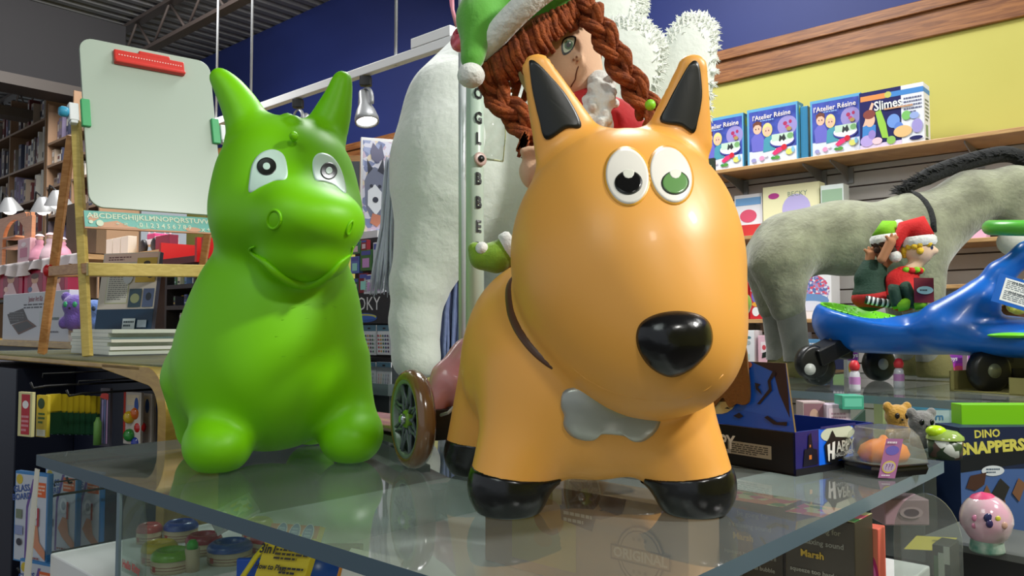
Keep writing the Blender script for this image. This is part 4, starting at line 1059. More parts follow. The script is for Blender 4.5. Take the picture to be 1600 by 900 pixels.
# ---- easel
def easel():
    t = thing('childrens_easel', 'wooden children easel with white board, red clip and alphabet strip', 'easel', P(110, 557, 2.25))
    Y = 2.2
    fl = P(137, 557, 2.07); fr_ = P(329, 540, 2.2)    # front feet: along near-X
    ftl = P(118, 172, 2.22)
    q = MB(); q.bar(fl, P(119, 190, 2.14), .022, .018, EAS1, side=X); q.build('front_leg', t, bevel=.002)
    q = MB(); q.bar(P(66, 552, 2.34), P(112, 212, 2.17), .021, .018, EAS2, side=X); q.build('rear_leg', t, bevel=.002)
    q = MB(); q.bar(P(376, 551, 2.33), P(346, 232, 2.40), .02, .018, EAS2, side=X); q.build('front_leg', t, bevel=.002)
    q = MB(); q.bar(P(296, 545, 2.58), P(343, 250, 2.42), .02, .018, EAS2, side=X); q.build('rear_leg', t, bevel=.002)
    # board
    c = [P(123, 62, 2.2), P(333, 100, 2.06), P(347, 335, 2.05), P(140, 322, 2.19)]
    o = c[3]; u = (c[2] - c[3]).normalized(); v0 = (c[0] - c[3]); v = (v0 - u * v0.dot(u)).normalized(); n = u.cross(v)
    o = Vector((-1.1055, 2.08, 1.6405)); u = Vector((.74193, .67008, .02283)); v = Vector((-.15712, .14067, .97751)); n = u.cross(v)
    Wd = .3587; Hh = .4887; r = .036
    pts = []
    for cx, cy, a0 in ((Wd - r, Hh - r, 0), (r, Hh - r, 90), (r, r, 180), (Wd - r, r, 270)):
        for k in range(7):
            a = math.radians(a0 + 15 * k); pts.append(o + u * (cx + r * math.cos(a)) + v * (cy + r * math.sin(a)))
    q = MB(); q.prism(pts, -n, .008, M((172, 186, 172), .3, coat=.15)); q.build('white_board', t, bevel=.001)
    CLR = M((206, 40, 26), .35)
    q = MB(); q.box(o + u * (Wd * .235) + v * (Hh - .065), u, v, n, Wd * .535, .042, .012, CLR); q.box(o + u * (Wd * .42) + v * (Hh - .026), u, v, n, Wd * .24, .012, .012, CLR); q.box(o + u * (Wd * .235) + v * (Hh - .064), u, v, n, Wd * .535, .010, .019, CLR)
    cl = q.build('clip', t, bevel=.003)
    q = MB()
    for k in range(24):
        q.box(o + u * (Wd * (.265 + .0205 * k)) + v * (Hh - .040) + n * .0123, u, v, n, .0035, .003, .0006, C(236, 190, 180))
    q.build('clip_marks', cl)
    gm = M((64, 168, 104), .4); bm_ = M((60, 160, 200), .4); wm = M((226, 230, 232), .4)
    for s, px, py, Yq, sx in ((0, 0, .262, 0, -1), (1, 0, .262, 0, 1)):
        a = o + u * (Wd * s) + v * py; q = MB(); q.cbox(a + n * .003 - u * (sx * .004), .022, .014, .078, gm, u=u, v=n, n=v); q.build('bracket', t, bevel=.002)
        b_ = a + u * (sx * .024) - n * .006; q = MB(); q.cbox(b_, .024, .024, .05, wm, u=u, v=n, n=v); q.cbox(b_ - v * .012, .018, .02, .04, wm, u=u, v=n, n=v); q.build('hinge_cap', t, bevel=.003)
        q = MB(); q.lathe([(0, 0), (.012, 0), (.014, .006), (.014, .016), (.010, .022), (0, .022)], b_ + u * (sx * .012), bm_, u * sx, 24); q.build('knob', t)
    # alphabet strip
    a = P(133, 356, 2.07); bq = P(345, 366, 2.32); u2 = (bq - a).normalized(); v2 = (v - u2 * v.dot(u2)).normalized(); w_ = (bq - a).length; n2 = u2.cross(v2)
    h_ = .048; q = MB(); q.box(a - n2 * .008, u2, v2, n2, w_, h_, .008, M((206, 150, 112), .5)); st = q.build('alphabet_strip', t)
    tq = M((70, 170, 156), .4); wh = C(206, 222, 196)
    q = MB(); q.art(a, u2, v2, w_, h_, [('r', 0, .08, 1, 1, tq), ('p', [(.08, .08), (.12, .35), (.22, .5), (.30, .2), (.5, .08)], C(206, 150, 112)), ('p', [(.02, .5), (.05, .8), (.1, .6), (.06, .4)], C(206, 150, 112)), ('e', .4, .2, .05, .12, C(120, 190, 170)), ('e', .78, .2, .06, .14, C(206, 150, 112)),
        ('t', 'ABCDEFGHIJKLMNOPQRSTUVWX', .50, .72, .0195, wh, 0, .025, 1.18), ('t', '0 1 2 3 4 5 6 7 8 9', .57, .3, .018, wh, 0, .02, 1.05), ('t', '÷  =', .25, .3, .018, wh, 0, .01), ('t', 'x ÷', .88, .22, .02, wh, 0, .02), ('e', .1, .3, .025, .18, wh), ('e', .04, .35, .015, .1, wh)], off=.0005); q.build('printed_letters', st)
    # tray
    q = MB(); q.bar(P(136, 421, 2.06), P(350, 424, 2.31), .022, .034, EAS1, side=Yv); q.build('tray_front', t, bevel=.002)
    q = MB(); q.bar(P(80, 424, 2.24), P(140, 419, 2.07), .016, .028, EAS2, side=X); q.build('tray_side', t, bevel=.002)
    q = MB(); q.bar(P(85, 425, 2.24), P(322, 425, 2.50), .016, .028, EAS2, side=Yv); q.build('tray_back', t, bevel=.002)
    q = MB(); q.lathe([(0, 0), (.016, 0), (.018, .006), (.018, .014), (.012, .02), (0, .02)], P(77, 423, 2.26) + X * .008, M((200, 30, 34), .35), -X, 20); q.build('red_knob', t)
easel()
# ---- books behind the easel
def books():
    z = TG
    o = gp(112, 2.42, z); wv = [C(206, 214, 206), C(226, 228, 226), C(190, 200, 190), C(216, 216, 204), C(96, 120, 120), C(222, 226, 222), C(198, 206, 196)]
    names = ['bottom', 'second', 'third', 'fourth', 'fifth', 'sixth', 'top']
    zz = z
    for i in range(7):
        th = (.014, .010, .012, .009, .006, .012, .011)[i]; off = (0, .004, -.006, .008, .003, -.004, .01)[i]
        t = thing('stacked_book', 'thin pale book, %s in the flat stack behind the easel legs' % names[i], 'book', o + Z * (zz - z), group='flat stack of thin books')
        q = MB(); w_ = .29 + off; q.box(o + U * off + Z * (zz - z), U, Z, B, w_, th, .2, wv[i]); q.build('cover', t)
        q = MB(); q.box(o + U * (off + .002) + Z * (zz - z + .0015) - B * .0006, U, Z, B, w_ - .004, th - .003, .19, C(232, 236, 228)); q.build('pages', t)
        zz += th
    # standing book, back cover toward us
    a = P(147, 520, 2.46); u = (P(248, 519, 2.40) - a).normalized(); v = (P(163, 399, 2.49) - a).normalized(); n = u.cross(v)
    w_ = .205; h = .248
    t = thing('standing_book', 'large book leaning upright on the book stack with its back cover forward', 'book', a)
    q = MB(); q.box(a - n * .016, u, v, n, w_, h, .016, C(40, 44, 60)); q.build('cover', t, bevel=.001)
    q = MB(); q.art(a, u, v, w_, h, [('r', 0, .28, 1, 1, C(206, 200, 190)), ('r', 0, 0, 1, .29, C(24, 56, 84)), ('r', .02, .88, .98, .99, C(238, 206, 190)), ('l', .1, .90, .5, .96, 2, C(120, 70, 70)), ('r', .12, .36, .52, .78, C(190, 196, 150)), ('r', .13, .37, .51, .77, C(206, 206, 196)), ('l', .16, .4, .5, .75, 14, C(130, 130, 130)),
        ('r', .62, .62, .97, .93, C(206, 176, 60)), ('e', .72, .78, .05, .06, C(50, 44, 30)), ('e', .88, .72, .06, .05, C(60, 50, 30)), ('e', .8, .86, .06, .03, C(60, 50, 30)), ('r', .55, .31, .77, .54, C(50, 76, 90)), ('e', .66, .42, .08, .06, C(150, 160, 120)), ('r', .8, .31, .99, .54, C(80, 96, 130)), ('e', .9, .44, .05, .05, C(40, 50, 60)), ('e', .5, .7, .09, .1, C(190, 196, 200)), ('r', .5, .04, .72, .17, C(200, 214, 220)), ('r', .76, .06, .92, .15, C(160, 176, 190)), ('l', .52, .06, .7, .15, 2, C(60, 80, 90))], off=.0005); q.build('printed_back', t)
books()
# ---- junior art kit on the next counter
def counter(px0, px1, Yp, ytop, lab, depth=.5):
    z = gz(60, ytop, Yp); a = gp(px0, Yp, 0); b_ = gp(px1, Yp, 0); ln = (b_ - a).length
    t = thing('store_counter', lab, 'counter', (a + b_) / 2)
    q = MB(); q.box(a + B * .03, U, Z, B, ln, z - .03, depth, NAVY); q.build('counter_body', t)
    q = MB(); q.box(a + Z * (z - .03), U, Z, B, ln, .03, depth + .03, WOODY); q.build('counter_top', t, bevel=.003)
    return z
zc = counter(-80, 300, 3.3, 533, 'navy counter with yellow wood top behind the easel', .17)
def facebox(name, lab, cat, px0, px1, y0, y1, Yp, d, mt, shapes, z=None, group=None, side=None):
    zb = gz(px0, y1, Yp) if z is None else z
    a = gp(px0, Yp, zb); b_ = gp(px1, Yp, zb); return carton(name, lab, cat, a, U, (b_ - a).length, max(.02, gz(px0, y0, Yp) - zb), d, mt, shapes, side, group)
facebox('art_kit_box', 'white junior art kit box on the counter left of the easel', 'box', 4, 107, 461, 534, 3.33, .08, C(214, 214, 220),
    [('t', 'Junior Art Kit', .53, .86, .034, C(150, 50, 70), 0, .02), ('l', .35, .66, .75, .78, 2, C(70, 70, 80)), ('p', [(.08, .56), (.34, .68), (.42, .44), (.14, .34)], C(60, 50, 50)), ('p', [(.16, .33), (.42, .44), (.56, .30), (.28, .12)], C(104, 66, 48)), ('p', [(.19, .32), (.41, .41), (.51, .30), (.28, .16)], C(48, 44, 46)), ('l', .12, .40, .36, .62, 4, C(110, 110, 110)), ('r', .6, .3, .75, .6, C(200, 206, 206)), ('l', .75, .4, .92, .5, 1, C(110, 130, 130)), ('l', .75, .16, .92, .22, 1, C(110, 110, 120))], z=zc)
# purple plush
def blobplush(name, lab, cat, px, py, Y, s, col, eyec=(230, 230, 240), extra=()):
    c = P(px, py, Y); t = thing(name, lab, cat, c - Z * s * 1.2)
    fl = [(sell(c, (s, s * .9, s * .95)), 0), (sell(c - Z * s * 1.2, (s * .9, s * .8, s * .9)), s * .3)]
    for k in (-1, 1): fl.append((sell(c + Vector((k * s * .8, 0, s * .75)), (s * .38, s * .3, s * .42)), s * .2)); fl.append((sell(c + Vector((k * s * .8, -s * .3, -s * 1.4)), (s * .35, s * .4, s * .5)), s * .2))
    solid('body', blend(fl), c - Vector((s * 1.8, s * 1.5, s * 2.4)), c + Vector((s * 1.8, s * 1.5, s * 1.6)), s / 9, M(col, .9, bump=1, bs=120, sheen=.5), t)
    q = MB()
    for k in (-1, 1): q.ball(c + Vector((k * s * .38, -s * .82, s * .1)), s * .2, s * .12, s * .24, M(eyec, .15), 12)
    q.build('eye', t); q = MB(); q.ball(c + Vector((0, -s * .9, -s * .2)), s * .1, s * .08, s * .08, C(20, 20, 24), 8); q.build('nose', t)
blobplush('plush_toy', 'purple plush toy with big eyes between the art kit box and the easel leg', 'toy', 118, 478, 3.45, .052, (110, 84, 170), (60, 160, 110))
blobplush('plush_toy', 'blue plush toy right of the purple one behind the easel leg', 'toy', 147, 484, 3.45, .046, (96, 130, 200), (40, 60, 90))
# doll boxes under the white cloth
zt = gz(40, 466, 3.9)
for i, (a, b_) in enumerate(((-2, 33), (36, 70), (72, 104))):
    facebox('doll_box', ['pink doll box at the left end under the white cloth table', 'pink doll box in the middle under the white cloth table', 'pink doll box at the right end under the white cloth table'][i], 'box', a, b_, 425, 466, 3.9, .08, C(196, 40, 90), [('r', .15, .05, .85, .9, C(150, 40, 70)), ('e', .5, .66, .16, .16, C(220, 170, 140)), ('e', .5, .78, .18, .1, C(90, 50, 30)), ('p', [(.2, .05), (.4, .52), (.6, .52), (.8, .05)], C(240, 206, 214)), ('e', .3, .3, .1, .1, C((240, 90, 220)[i], (200, 110, 220)[i], (190, 160, 220)[i]))])
q = MB(); a = gp(-30, 3.85, zt - .015); q.box(a - Z * .002, U, Z, B, 1.1, .015, .28, DK); solo(q.build('low_shelf'), 'dark shelf carrying the pink doll boxes', 'shelf')
# white draped table
def cloth():
    z = gz(60, 405, 3.85); t = thing('draped_table', 'table under a draped white lace cloth with wooden castle and pink dresses', 'table', gp(40, 3.9, 0))
    a = gp(-40, 3.85, z); ln = (gp(124, 3.85, z) - a).length
    q = MB(); n = 60; pts = []; rows = 7
    vs_ = []; fs = []
    for j in range(rows):
        for i in range(n + 1):
            s = i / n; sag = .085 * (.55 + .45 * abs(math.sin(s * math.pi * 3.2)))
            if j == 0: p = a + U * ln * s + B * .4
            else: f_ = (j - 1) / (rows - 2); p = a + U * ln * s - Z * (sag * f_) - B * (.02 * math.sin(s * 55) * f_)
            vs_.append(p)
    for j in range(rows - 1):
        for i in range(n): fs.append((j*(n+1)+i, (j+1)*(n+1)+i, (j+1)*(n+1)+i+1, j*(n+1)+i+1))
    q.add(vs_, fs, M((214, 204, 204), .8, bump=.3, bs=80), True); q.build('tablecloth', t)
    q = MB(); q.box(a - Z * .03 + B * .02, U, Z, B, ln, .025, .38, WOOD_L); q.build('tabletop', t)
    for s in (.05, .95):
        q = MB(); q.box(a + U * ln * s - Z * z + B * .2, U, B, Z, .05, .05, z - .03, WOOD_L); q.build('leg', t)
    return z
zcl = cloth()
# wooden toy castle
def castle():
    a = gp(-6, 3.95, zcl + .003); ln = (gp(45, 3.95, a.z) - a).length
    t = thing('wooden_toy_castle', 'brown wooden toy castle with arched gate on the white cloth', 'toy', a)
    wm = wood((186, 122, 82), (206, 144, 102)); h = gz(10, 340, 3.95) - zcl
    q = MB(); w_ = ln
    def wall(x0, x1, h0):
        n = 14; top = [a + U * x0 + Z * h0]; pts = [a + U * x0, a + U * x0 + Z * h0, a + U * x1 + Z * h0, a + U * x1]
        q.prism(pts, B, .02, wm)
    wall(0, w_ * .12, h); wall(w_ * .80, w_, h * .9)
    arc = [a + U * (w_ * .12) + Z * h] + [a + U * (w_ * (.46 + .34 * math.cos(x))) + Z * (h * .5 + h * .4 * math.sin(x)) for x in [math.pi * k / 10 for k in range(10, -1, -1)]] + [a + U * (w_ * .8) + Z * h]
    q.prism(arc, B, .02, wm); q.build('arched_wall', t)
    q = MB(); q.box(a + U * w_ * .12 + Z * h * .35 + B * .0, U, Z, B, w_ * .68, .01, .07, wm); q.box(a + U * w_ * .12 + Z * h * .55 + B * .0, U, Z, B, w_ * .4, .01, .07, wm); q.build('inner_floor', t)
    q = MB(); [q.box(a + U * (w_ * (.8 + .066 * k)) + Z * h * .9, U, Z, B, w_ * .04, .02, .02, wm) for k in range(3)]; q.build('battlement', t)
castle()
PK = M((232, 160, 184), .6, bump=.3, bs=60); PKL = M((240, 206, 216), .6)
def dress(px, yb, yt, Y, lab, c=PK):
    zb = gz(px, yb, Y); h = gz(px, yt, Y) - zcl; p = gp(px, Y, zcl); t = thing('fairy_dress_doll', lab, 'doll', p)
    q = MB(); q.lathe([(0, 0), (.052, 0), (.050, h*.1), (.040, h*.35), (.018, h*.60), (.022, h*.70), (.018, h*.76)], p, c, Z, 20); q.build('dress', t)
    q = MB(); q.ball(p + Z * h * .84, .018, .018, .020, M((230, 190, 170), .6), 12); q.build('head', t)
    q = MB(); q.lathe([(.024, 0), (.02, .006), (.012, .012), (0, .014)], p + Z * h * .90, PKL, Z, 12, close=False); q.build('hat', t)
dress(58, 398, 366, 3.95, 'doll in pink dress right of the wooden castle, first of three'); dress(75, 398, 364, 3.97, 'doll in pink dress right of the wooden castle, middle of three', PKL); dress(93, 398, 372, 3.9, 'doll in pink dress right of the wooden castle, nearest the easel leg')
facebox('gift_bag', 'small pink paper bag in front of the wooden castle', 'bag', 24, 43, 376, 398, 3.87, .04, C(236, 190, 200), [('r', .2, .2, .8, .6, C(206, 120, 150)), ('e', .5, .75, .2, .1, C(250, 230, 236))], z=zcl)
facebox('storage_bag', 'tall brown paper sack behind the easel legs', 'bag', 99, 118, 322, 402, 4.1, .05, M((96, 78, 62), .8, bump=.4, bs=30), None, z=zcl)
facebox('storage_bag', 'second brown sack partly behind the front easel leg', 'bag', 122, 147, 345, 402, 4.15, .05, M((116, 92, 66), .8, bump=.4, bs=30), None, z=zcl)
# ---- far shelving with books, boxes and lamps (two bays running along the wall)
def farshelf(px0, px1, Yp, ys, lab, seed, kinds, colr=C(150, 118, 90), back=C(70, 58, 54), step=(.03, .09), over=.35):
    """ys = pixel heights of boards at px0"""
    rnd = random.Random(seed); zs_ = [gz(px0, y, Yp) for y in ys]; a = gp(px0, Yp, 0); ln = (gp(px1, Yp, 0) - a).length
    t = thing('store_shelving', lab, 'shelving', a + U * ln / 2)
    q = MB(); q.box(a + B * .3, U, Z, B, ln, max(zs_) + over, .02, back); q.build('back_panel', t)
    for z in zs_:
        q = MB(); q.box(a + Z * (z - .02), U, Z, B, ln, .02, .3, colr); q.build('shelf_board', t)
    for s in (0, ln * .5, ln):
        q = MB(); q.box(a + U * (s - .01), U, Z, B, .02, max(zs_) + over, .3, colr); q.build('upright', t)
    srt = sorted(zs_)
    for r, z in enumerate(srt):
        x = .02; hh = (srt[r + 1] - z - .03) if r + 1 < len(srt) else .28
        if over == 0 and r + 1 == len(srt): continue
        while x < ln - .09:
            w_ = rnd.uniform(*step)
            if abs(x + w_ * .5 - ln / 2) < w_ * .5 + .012: x = ln / 2 + .012
            h = hh * rnd.uniform(.5, .95); c = rnd.choice(kinds[0])
            if rnd.random() > kinds[2]:
                p = a + U * x + Z * (z + .002) + B * rnd.uniform(.01, .08)
                q = MB(); d = rnd.uniform(.1, .18); q.box(p, U, Z, B, w_ * .9, h, d, M(c, .5)); 
                q.art(p, U, Z, w_ * .9, h, [('r', .15, .55, .85, .85, M(rnd.choice(kinds[0]), .5)), ('r', .2, .15, .8, .3, M(rnd.choice(kinds[0]), .5))], off=.001)
                o = q.build(kinds[1]); co = solo(o, kinds[3], kinds[4], group=kinds[5])
            x += w_
bk_c = [(210, 206, 196), (150, 140, 130), (96, 84, 92), (60, 64, 90), (190, 170, 150), (120, 60, 60), (40, 44, 60), (226, 222, 216), (130, 120, 150)]
def zat(px, py, Y): return P(px, py, Y).z
farshelf(-40, 62, 6.6, (238, 293, 340, 385), 'tall brown shelving with books and boxes at the far left', 3, (bk_c, 'shelf_book', .12, 'small book or box on the tall shelving at far left', 'book', 'books on the tall far left shelving'))
farshelf(66, 150, 6.2, (228, 262, 295, 340, 385), 'tall brown shelving seen between the easel legs', 8, (bk_c, 'shelf_book', .12, 'small book or box on the shelving seen between the easel legs', 'book', 'books on the shelving between the easel legs'))
def desklamp(px, py, Y, lab):
    c = P(px, py, Y); t = thing('clip_lamp', lab, 'lamp', c - Z * .2)
    q = MB(); q.lathe([(.02, .06), (.03, .05), (.075, -.02), (.08, -.03)], c, GREY, Vector((0, -.3, 1)), 20, close=False); q.build('lamp_shade', t)
    q = MB(); q.ball(c - Z * .025, .045, .045, .035, M((255, 250, 240), .4, emit=1.5), 12); q.build('bulb', t)
    q = MB(); q.tube([c + Z * .05, c + Vector((-.08, .05, .10)), c + Vector((-.12, .1, -.02)), c + Vector((-.12, .1, -.2))], .006, DK, 6); q.build('arm', t)
desklamp(15, 322, 5.4, 'grey clip lamp on the far left shelving'); desklamp(90, 312, 5.0, 'bright lamp seen left of the easel rear leg'); desklamp(68, 322, 5.1, 'pale reading lamp between the far left shelving units')
# ---- behind the tray: white boxes, toy car, red cases, bookcases against the yellow wall
def sb(px, py, Y): return P(px, py, Y)
Yc = 5.0
zs5 = gz(196, 397, Yc)
q = MB(); a = gp(140, Yc, zs5 - .02); q.box(a, U, Z, B, (gp(246, Yc, 0) - gp(140, Yc, 0)).length, .02, .4, WOOD_L); q.box(a + B * .05 - Z * (zs5 - .02), U, Z, B, (gp(246, Yc, 0) - gp(140, Yc, 0)).length, zs5 - .02, .3, M((74, 54, 44), .7)); solo(q.build('mid_shelf_unit'), 'brown shelf unit carrying white boxes and a toy car behind the easel', 'shelving')
for i in range(4):
    facebox('white_box', 'plain cream box in the row of four behind the easel strip', 'box', 148 + i * 12.5, 159.5 + i * 12.5, 378 - i * 2.4, 400, Yc + .02, .05, C(222, 212, 196), None, z=zs5, group='row of four cream boxes')
def toycar():
    c = gp(213, Yc, zs5) + B * .06; t = thing('toy_jeep', 'pink and white toy jeep on the shelf under the alphabet strip', 'toy', c); s = .0042
    q = MB(); b0 = lambda x, y, z, w_, d, h, m: q.box(c + U * x + B * y + Z * z, U, B, Z, w_, d, h, m)
    pkc = M((206, 60, 120), .35); wc = M((236, 232, 236), .35)
    b0(-.10, 0, .045, .24, .11, .035, wc); b0(-.03, 0, .08, .10, .11, .03, pkc); b0(.07, .0, .06, .07, .11, .03, wc); q.build('car_body', t, bevel=.005)
    q = MB(); [q.tube([c + U * x + B * y + Z * .08, c + U * x + B * y + Z * .17], .006, wc, 8) for x in (-.02, .05) for y in (.01, .1)]; q.tube([c + U * -.02 + B * .01 + Z * .17, c + U * -.02 + B * .1 + Z * .17], .006, wc, 8); q.build('roll_bar', t)
    for x in (-.06, .09):
        for y in (-.005, .1):
            q = MB(); q.lathe([(0, -.012), (.03, -.012), (.04, -.006), (.04, .01), (0, .01)], c + U * x + B * y + Z * .04, C(30, 28, 32), B, 20); q.build('wheel', t)
toycar()
facebox('magenta_case', 'dark magenta flat case behind the toy jeep', 'case', 240, 262, 370, 381, Yc + .1, .05, C(140, 28, 60), None, z=zs5)
RDm = M((206, 26, 26), .4)
def redcase(px0, px1, y0, y1, Yp, lab):
    a = gp(px0, Yp, 0); ln = (gp(px1, Yp, 0) - a).length; zt_ = gz(px0, y0, Yp); zb_ = gz(px0, y1, Yp)
    t = thing('red_display_rack', lab, 'rack', a + Z * zb_)
    q = MB(); q.prism([a + Z * zb_, a + Z * zt_, a + Z * zt_ + B * .28, a + Z * zb_ + B * .32], U, .02, RDm); q.build('side_panel', t)
    q = MB(); q.prism([a + Z * zb_ + U * ln, a + Z * zt_ + U * ln, a + Z * zt_ + B * .28 + U * ln, a + Z * zb_ + B * .32 + U * ln], U, .02, RDm); q.build('side_panel', t)
    q = MB(); q.box(a + Z * zb_ + B * .2, U, Z, B, ln, zt_ - zb_, .02, RDm); q.build('back_panel', t); q = MB(); q.box(a + Z * zb_, U, Z, B, ln, .03, .3, M((96, 20, 24), .5)); q.build('shelf_board', t)
redcase(246, 302, 380, 416, 4.4, 'bright red rack top behind the tray of the easel'); redcase(312, 352, 371, 416, 4.3, 'bright red rack top beside the right easel leg')
bks = [(226, 220, 190), (190, 60, 60), (240, 240, 236), (70, 90, 150), (220, 190, 90), (120, 150, 200), (60, 60, 70), (200, 210, 220), (90, 140, 100)]
farshelf(258, 352, 4.5, (416, 446, 478, 520, 575), 'dark bookcase with colourful books behind the green hopper shoulder', 21, (bks, 'shelf_book', .05, 'thin upright book in the bookcase below the red racks', 'book', 'books below the red racks'), colr=M((40, 36, 38), .5), back=C(90, 60, 40), step=(.018, .035), over=.0)
facebox('info_sign', 'dark blue sign with white letters beside the right easel leg', 'sign', 333, 351, 398, 410, 4.2, .01, C(30, 50, 110), [('t', 'H-S', .5, .5, .04, C(230, 230, 235), 0, .02)])

# ================================================================ between the hoppers
def midz(px, py, Y): return P(px, py, Y).z
MO = P(585, 510, 3.3)
def mp_(px, z): q = onpl(px, 510, MO, B); return Vector((q.x, q.y, z))
def mz(px, py): return onpl(px, py, MO, B).z
def midbox(name, lab, cat, px0, px1, y0, y1, d, mt, shapes, group=None, off=0, kp='printed_front'):
    a = mp_(px0, mz(px0, y1)); b_ = mp_(px1, 0); w_ = math.hypot(b_.x - a.x, b_.y - a.y)
    return carton(name, lab, cat, a - B * off, U, w_, mz(px0, y0) - mz(px0, y1), d, mt, shapes, group=group, bev=.001, kindpart=kp)
t = thing('spinner_rack', 'black merchandise rack with sign between the green hopper and the white horse', 'rack', mp_(590, 0))
q = MB(); a = mp_(545, 0); q.box(a + B * .03, U, Z, B, .30, mz(560, 372), .04, M((26, 26, 28), .5)); q.build('back_panel', t)
for y in (462, 560, 616):
    q = MB(); q.box(mp_(545, mz(560, y) - .006), U, Z, B, .30, .012, .06, DK); q.build('rack_bar', t)
midbox('spooky_sign', 'black sign with hand drawn white capital letters above the sticker packs', 'sign', 520, 616, 460, 506, .008, C(20, 20, 22), [('t', 'SPOOKY', .50, .62, .078, C(226, 226, 226), 0, .0, .95), ('e', .60, .19, .20, .15, C(40, 90, 170)), ('e', .60, .22, .19, .09, C(200, 196, 90)), ('e', .6, .19, .17, .07, C(50, 100, 190))], off=.02)
sk = lambda c1, n: [('r', 0, .80, 1, 1, C(80, 120, 140)), ('r', .4, .86, .6, .92, C(30, 30, 34)), ('r', .04, .02, .96, .78, C(222, 224, 228))] + [('e', .16 + .17 * (i % 5), .12 + .13 * (i // 5), .055, .04, M(((180, 60, 70), (60, 70, 120), (200, 150, 60), (90, 60, 90), (70, 120, 90))[(i * n) % 5], .5)) for i in range(25)]
k = 0
for r, (y0, y1) in enumerate(((508, 554), (565, 613))):
    for c_, (x0, x1) in enumerate(((571, 592), (594, 616))):
        midbox('sticker_pack', ['sticker pack, upper left of four under the black sign', 'sticker pack, upper right of four under the black sign', 'sticker pack, lower left of four under the black sign', 'sticker pack, lower right of four under the black sign'][k], 'sticker pack', x0, x1, y0, y1, .005, C(226, 228, 232), sk(0, k + 1), off=.015); k += 1
for i, (x0, x1, y0, y1, c, lab) in enumerate(((553, 567, 378, 398, (70, 130, 90), 'small green card pack at the top left of the black rack'), (553, 566, 402, 428, (90, 120, 190), 'blue card pack in the black rack'), (568, 586, 392, 424, (60, 120, 60), 'green picture book in the black rack'), (569, 578, 376, 392, (150, 40, 50), 'narrow red card in the black rack'), (566, 580, 428, 458, (130, 24, 40), 'dark red box in the black rack'), (574, 604, 430, 460, (226, 226, 238), 'white box with pink and blue print on the black rack'), (552, 566, 436, 458, (40, 90, 70), 'dark green pack low in the black rack'), (588, 600, 380, 424, (206, 206, 220), 'clear pack hanging by the lavender tail'))):
    midbox('rack_item', lab, 'pack', x0, x1, y0, y1, .02, C(*c), [('r', .1, .75, .9, .95, C(70, 90, 170)), ('r', .2, .15, .8, .6, C((230, 150, 200)[i % 3], (200, 220, 150)[i % 3], 210))], off=.02)
# wolf canvas
def canvas():
    Yq = 3.5; a = P(563, 366, Yq); w_ = .26; h = P(567, 214, Yq).z - a.z
    u = Vector((.94, .34, 0)).normalized(); t = thing('wolf_canvas', 'leaning painted canvas of a grey wolf behind the white horse rump', 'picture', a)
    q = MB(); q.box(a, u, Z, Z.cross(u), w_, h, .02, C(222, 222, 224)); q.build('canvas_body', t, bevel=.001)
    g_ = C(110, 116, 140); w2 = C(220, 224, 232); dk = C(44, 48, 66)
    q = MB(); q.art(a, u, Z, w_, h, [('r', .03, .03, .97, .97, busy([(206, 206, 222), (150, 160, 196), (190, 170, 190), (214, 200, 180), (120, 130, 170)], 45, .6)),
        ('p', [(.08, .3), (.06, .55), (.16, .7), (.34, .68), (.5, .55), (.52, .3), (.36, .16), (.16, .18)], g_),
        ('p', [(.12, .62), (.10, .78), (.2, .68)], dk), ('p', [(.28, .66), (.38, .8), (.40, .62)], dk), ('p', [(.12, .3), (.12, .45), (.24, .52), (.36, .44), (.38, .3), (.26, .2)], w2),
        ('e', .18, .5, .03, .018, dk), ('e', .32, .5, .03, .018, dk), ('e', .25, .36, .05, .03, dk), ('p', [(.16, .12), (.2, .22), (.34, .20), (.36, .14), (.28, .08)], C(190, 120, 96)), ('p', [(.16, .86), (.2, .95), (.3, .88), (.34, .95), (.4, .8), (.28, .74), (.18, .78)], C(90, 90, 120)), ('e', .7, .8, .12, .1, C(190, 170, 210))], off=.001); q.build('painting', t)
canvas()
q = MB(); q.box(P(535, 380, 3.6), U, Z, B, .25, .04, .3, C(226, 226, 228)); solo(q.build('white_ledge'), 'white ledge under the leaning wolf canvas', 'shelf')
def chalk():
    a = P(530, 375, 4.0); b_ = P(566, 375, 4.0); t = thing('framed_chalkboard', 'wood framed dark board left of the wolf canvas', 'board', a); h = P(566, 243, 4.0).z - a.z
    q = MB(); q.box(a, X, Z, Yv, .115, h, .02, wood((130, 92, 50), (160, 118, 70))); q.build('frame', t, bevel=.002); q = MB(); q.box(a + Vector((.015, -.002, .02)), X, Z, Yv, .085, h - .05, .004, C(56, 60, 66)); q.build('board_panel', t)
    q = MB(); q.art(a + Vector((.015, -.003, .02)), X, Z, .085, h - .05, [('p', [(.6, .55), (.7, .66), (.95, .66), (.98, .5), (.8, .42)], C(220, 222, 226)), ('l', .3, .2, .9, .35, 2, C(190, 190, 196))], off=.001); q.build('chalk_drawing', t)
chalk()
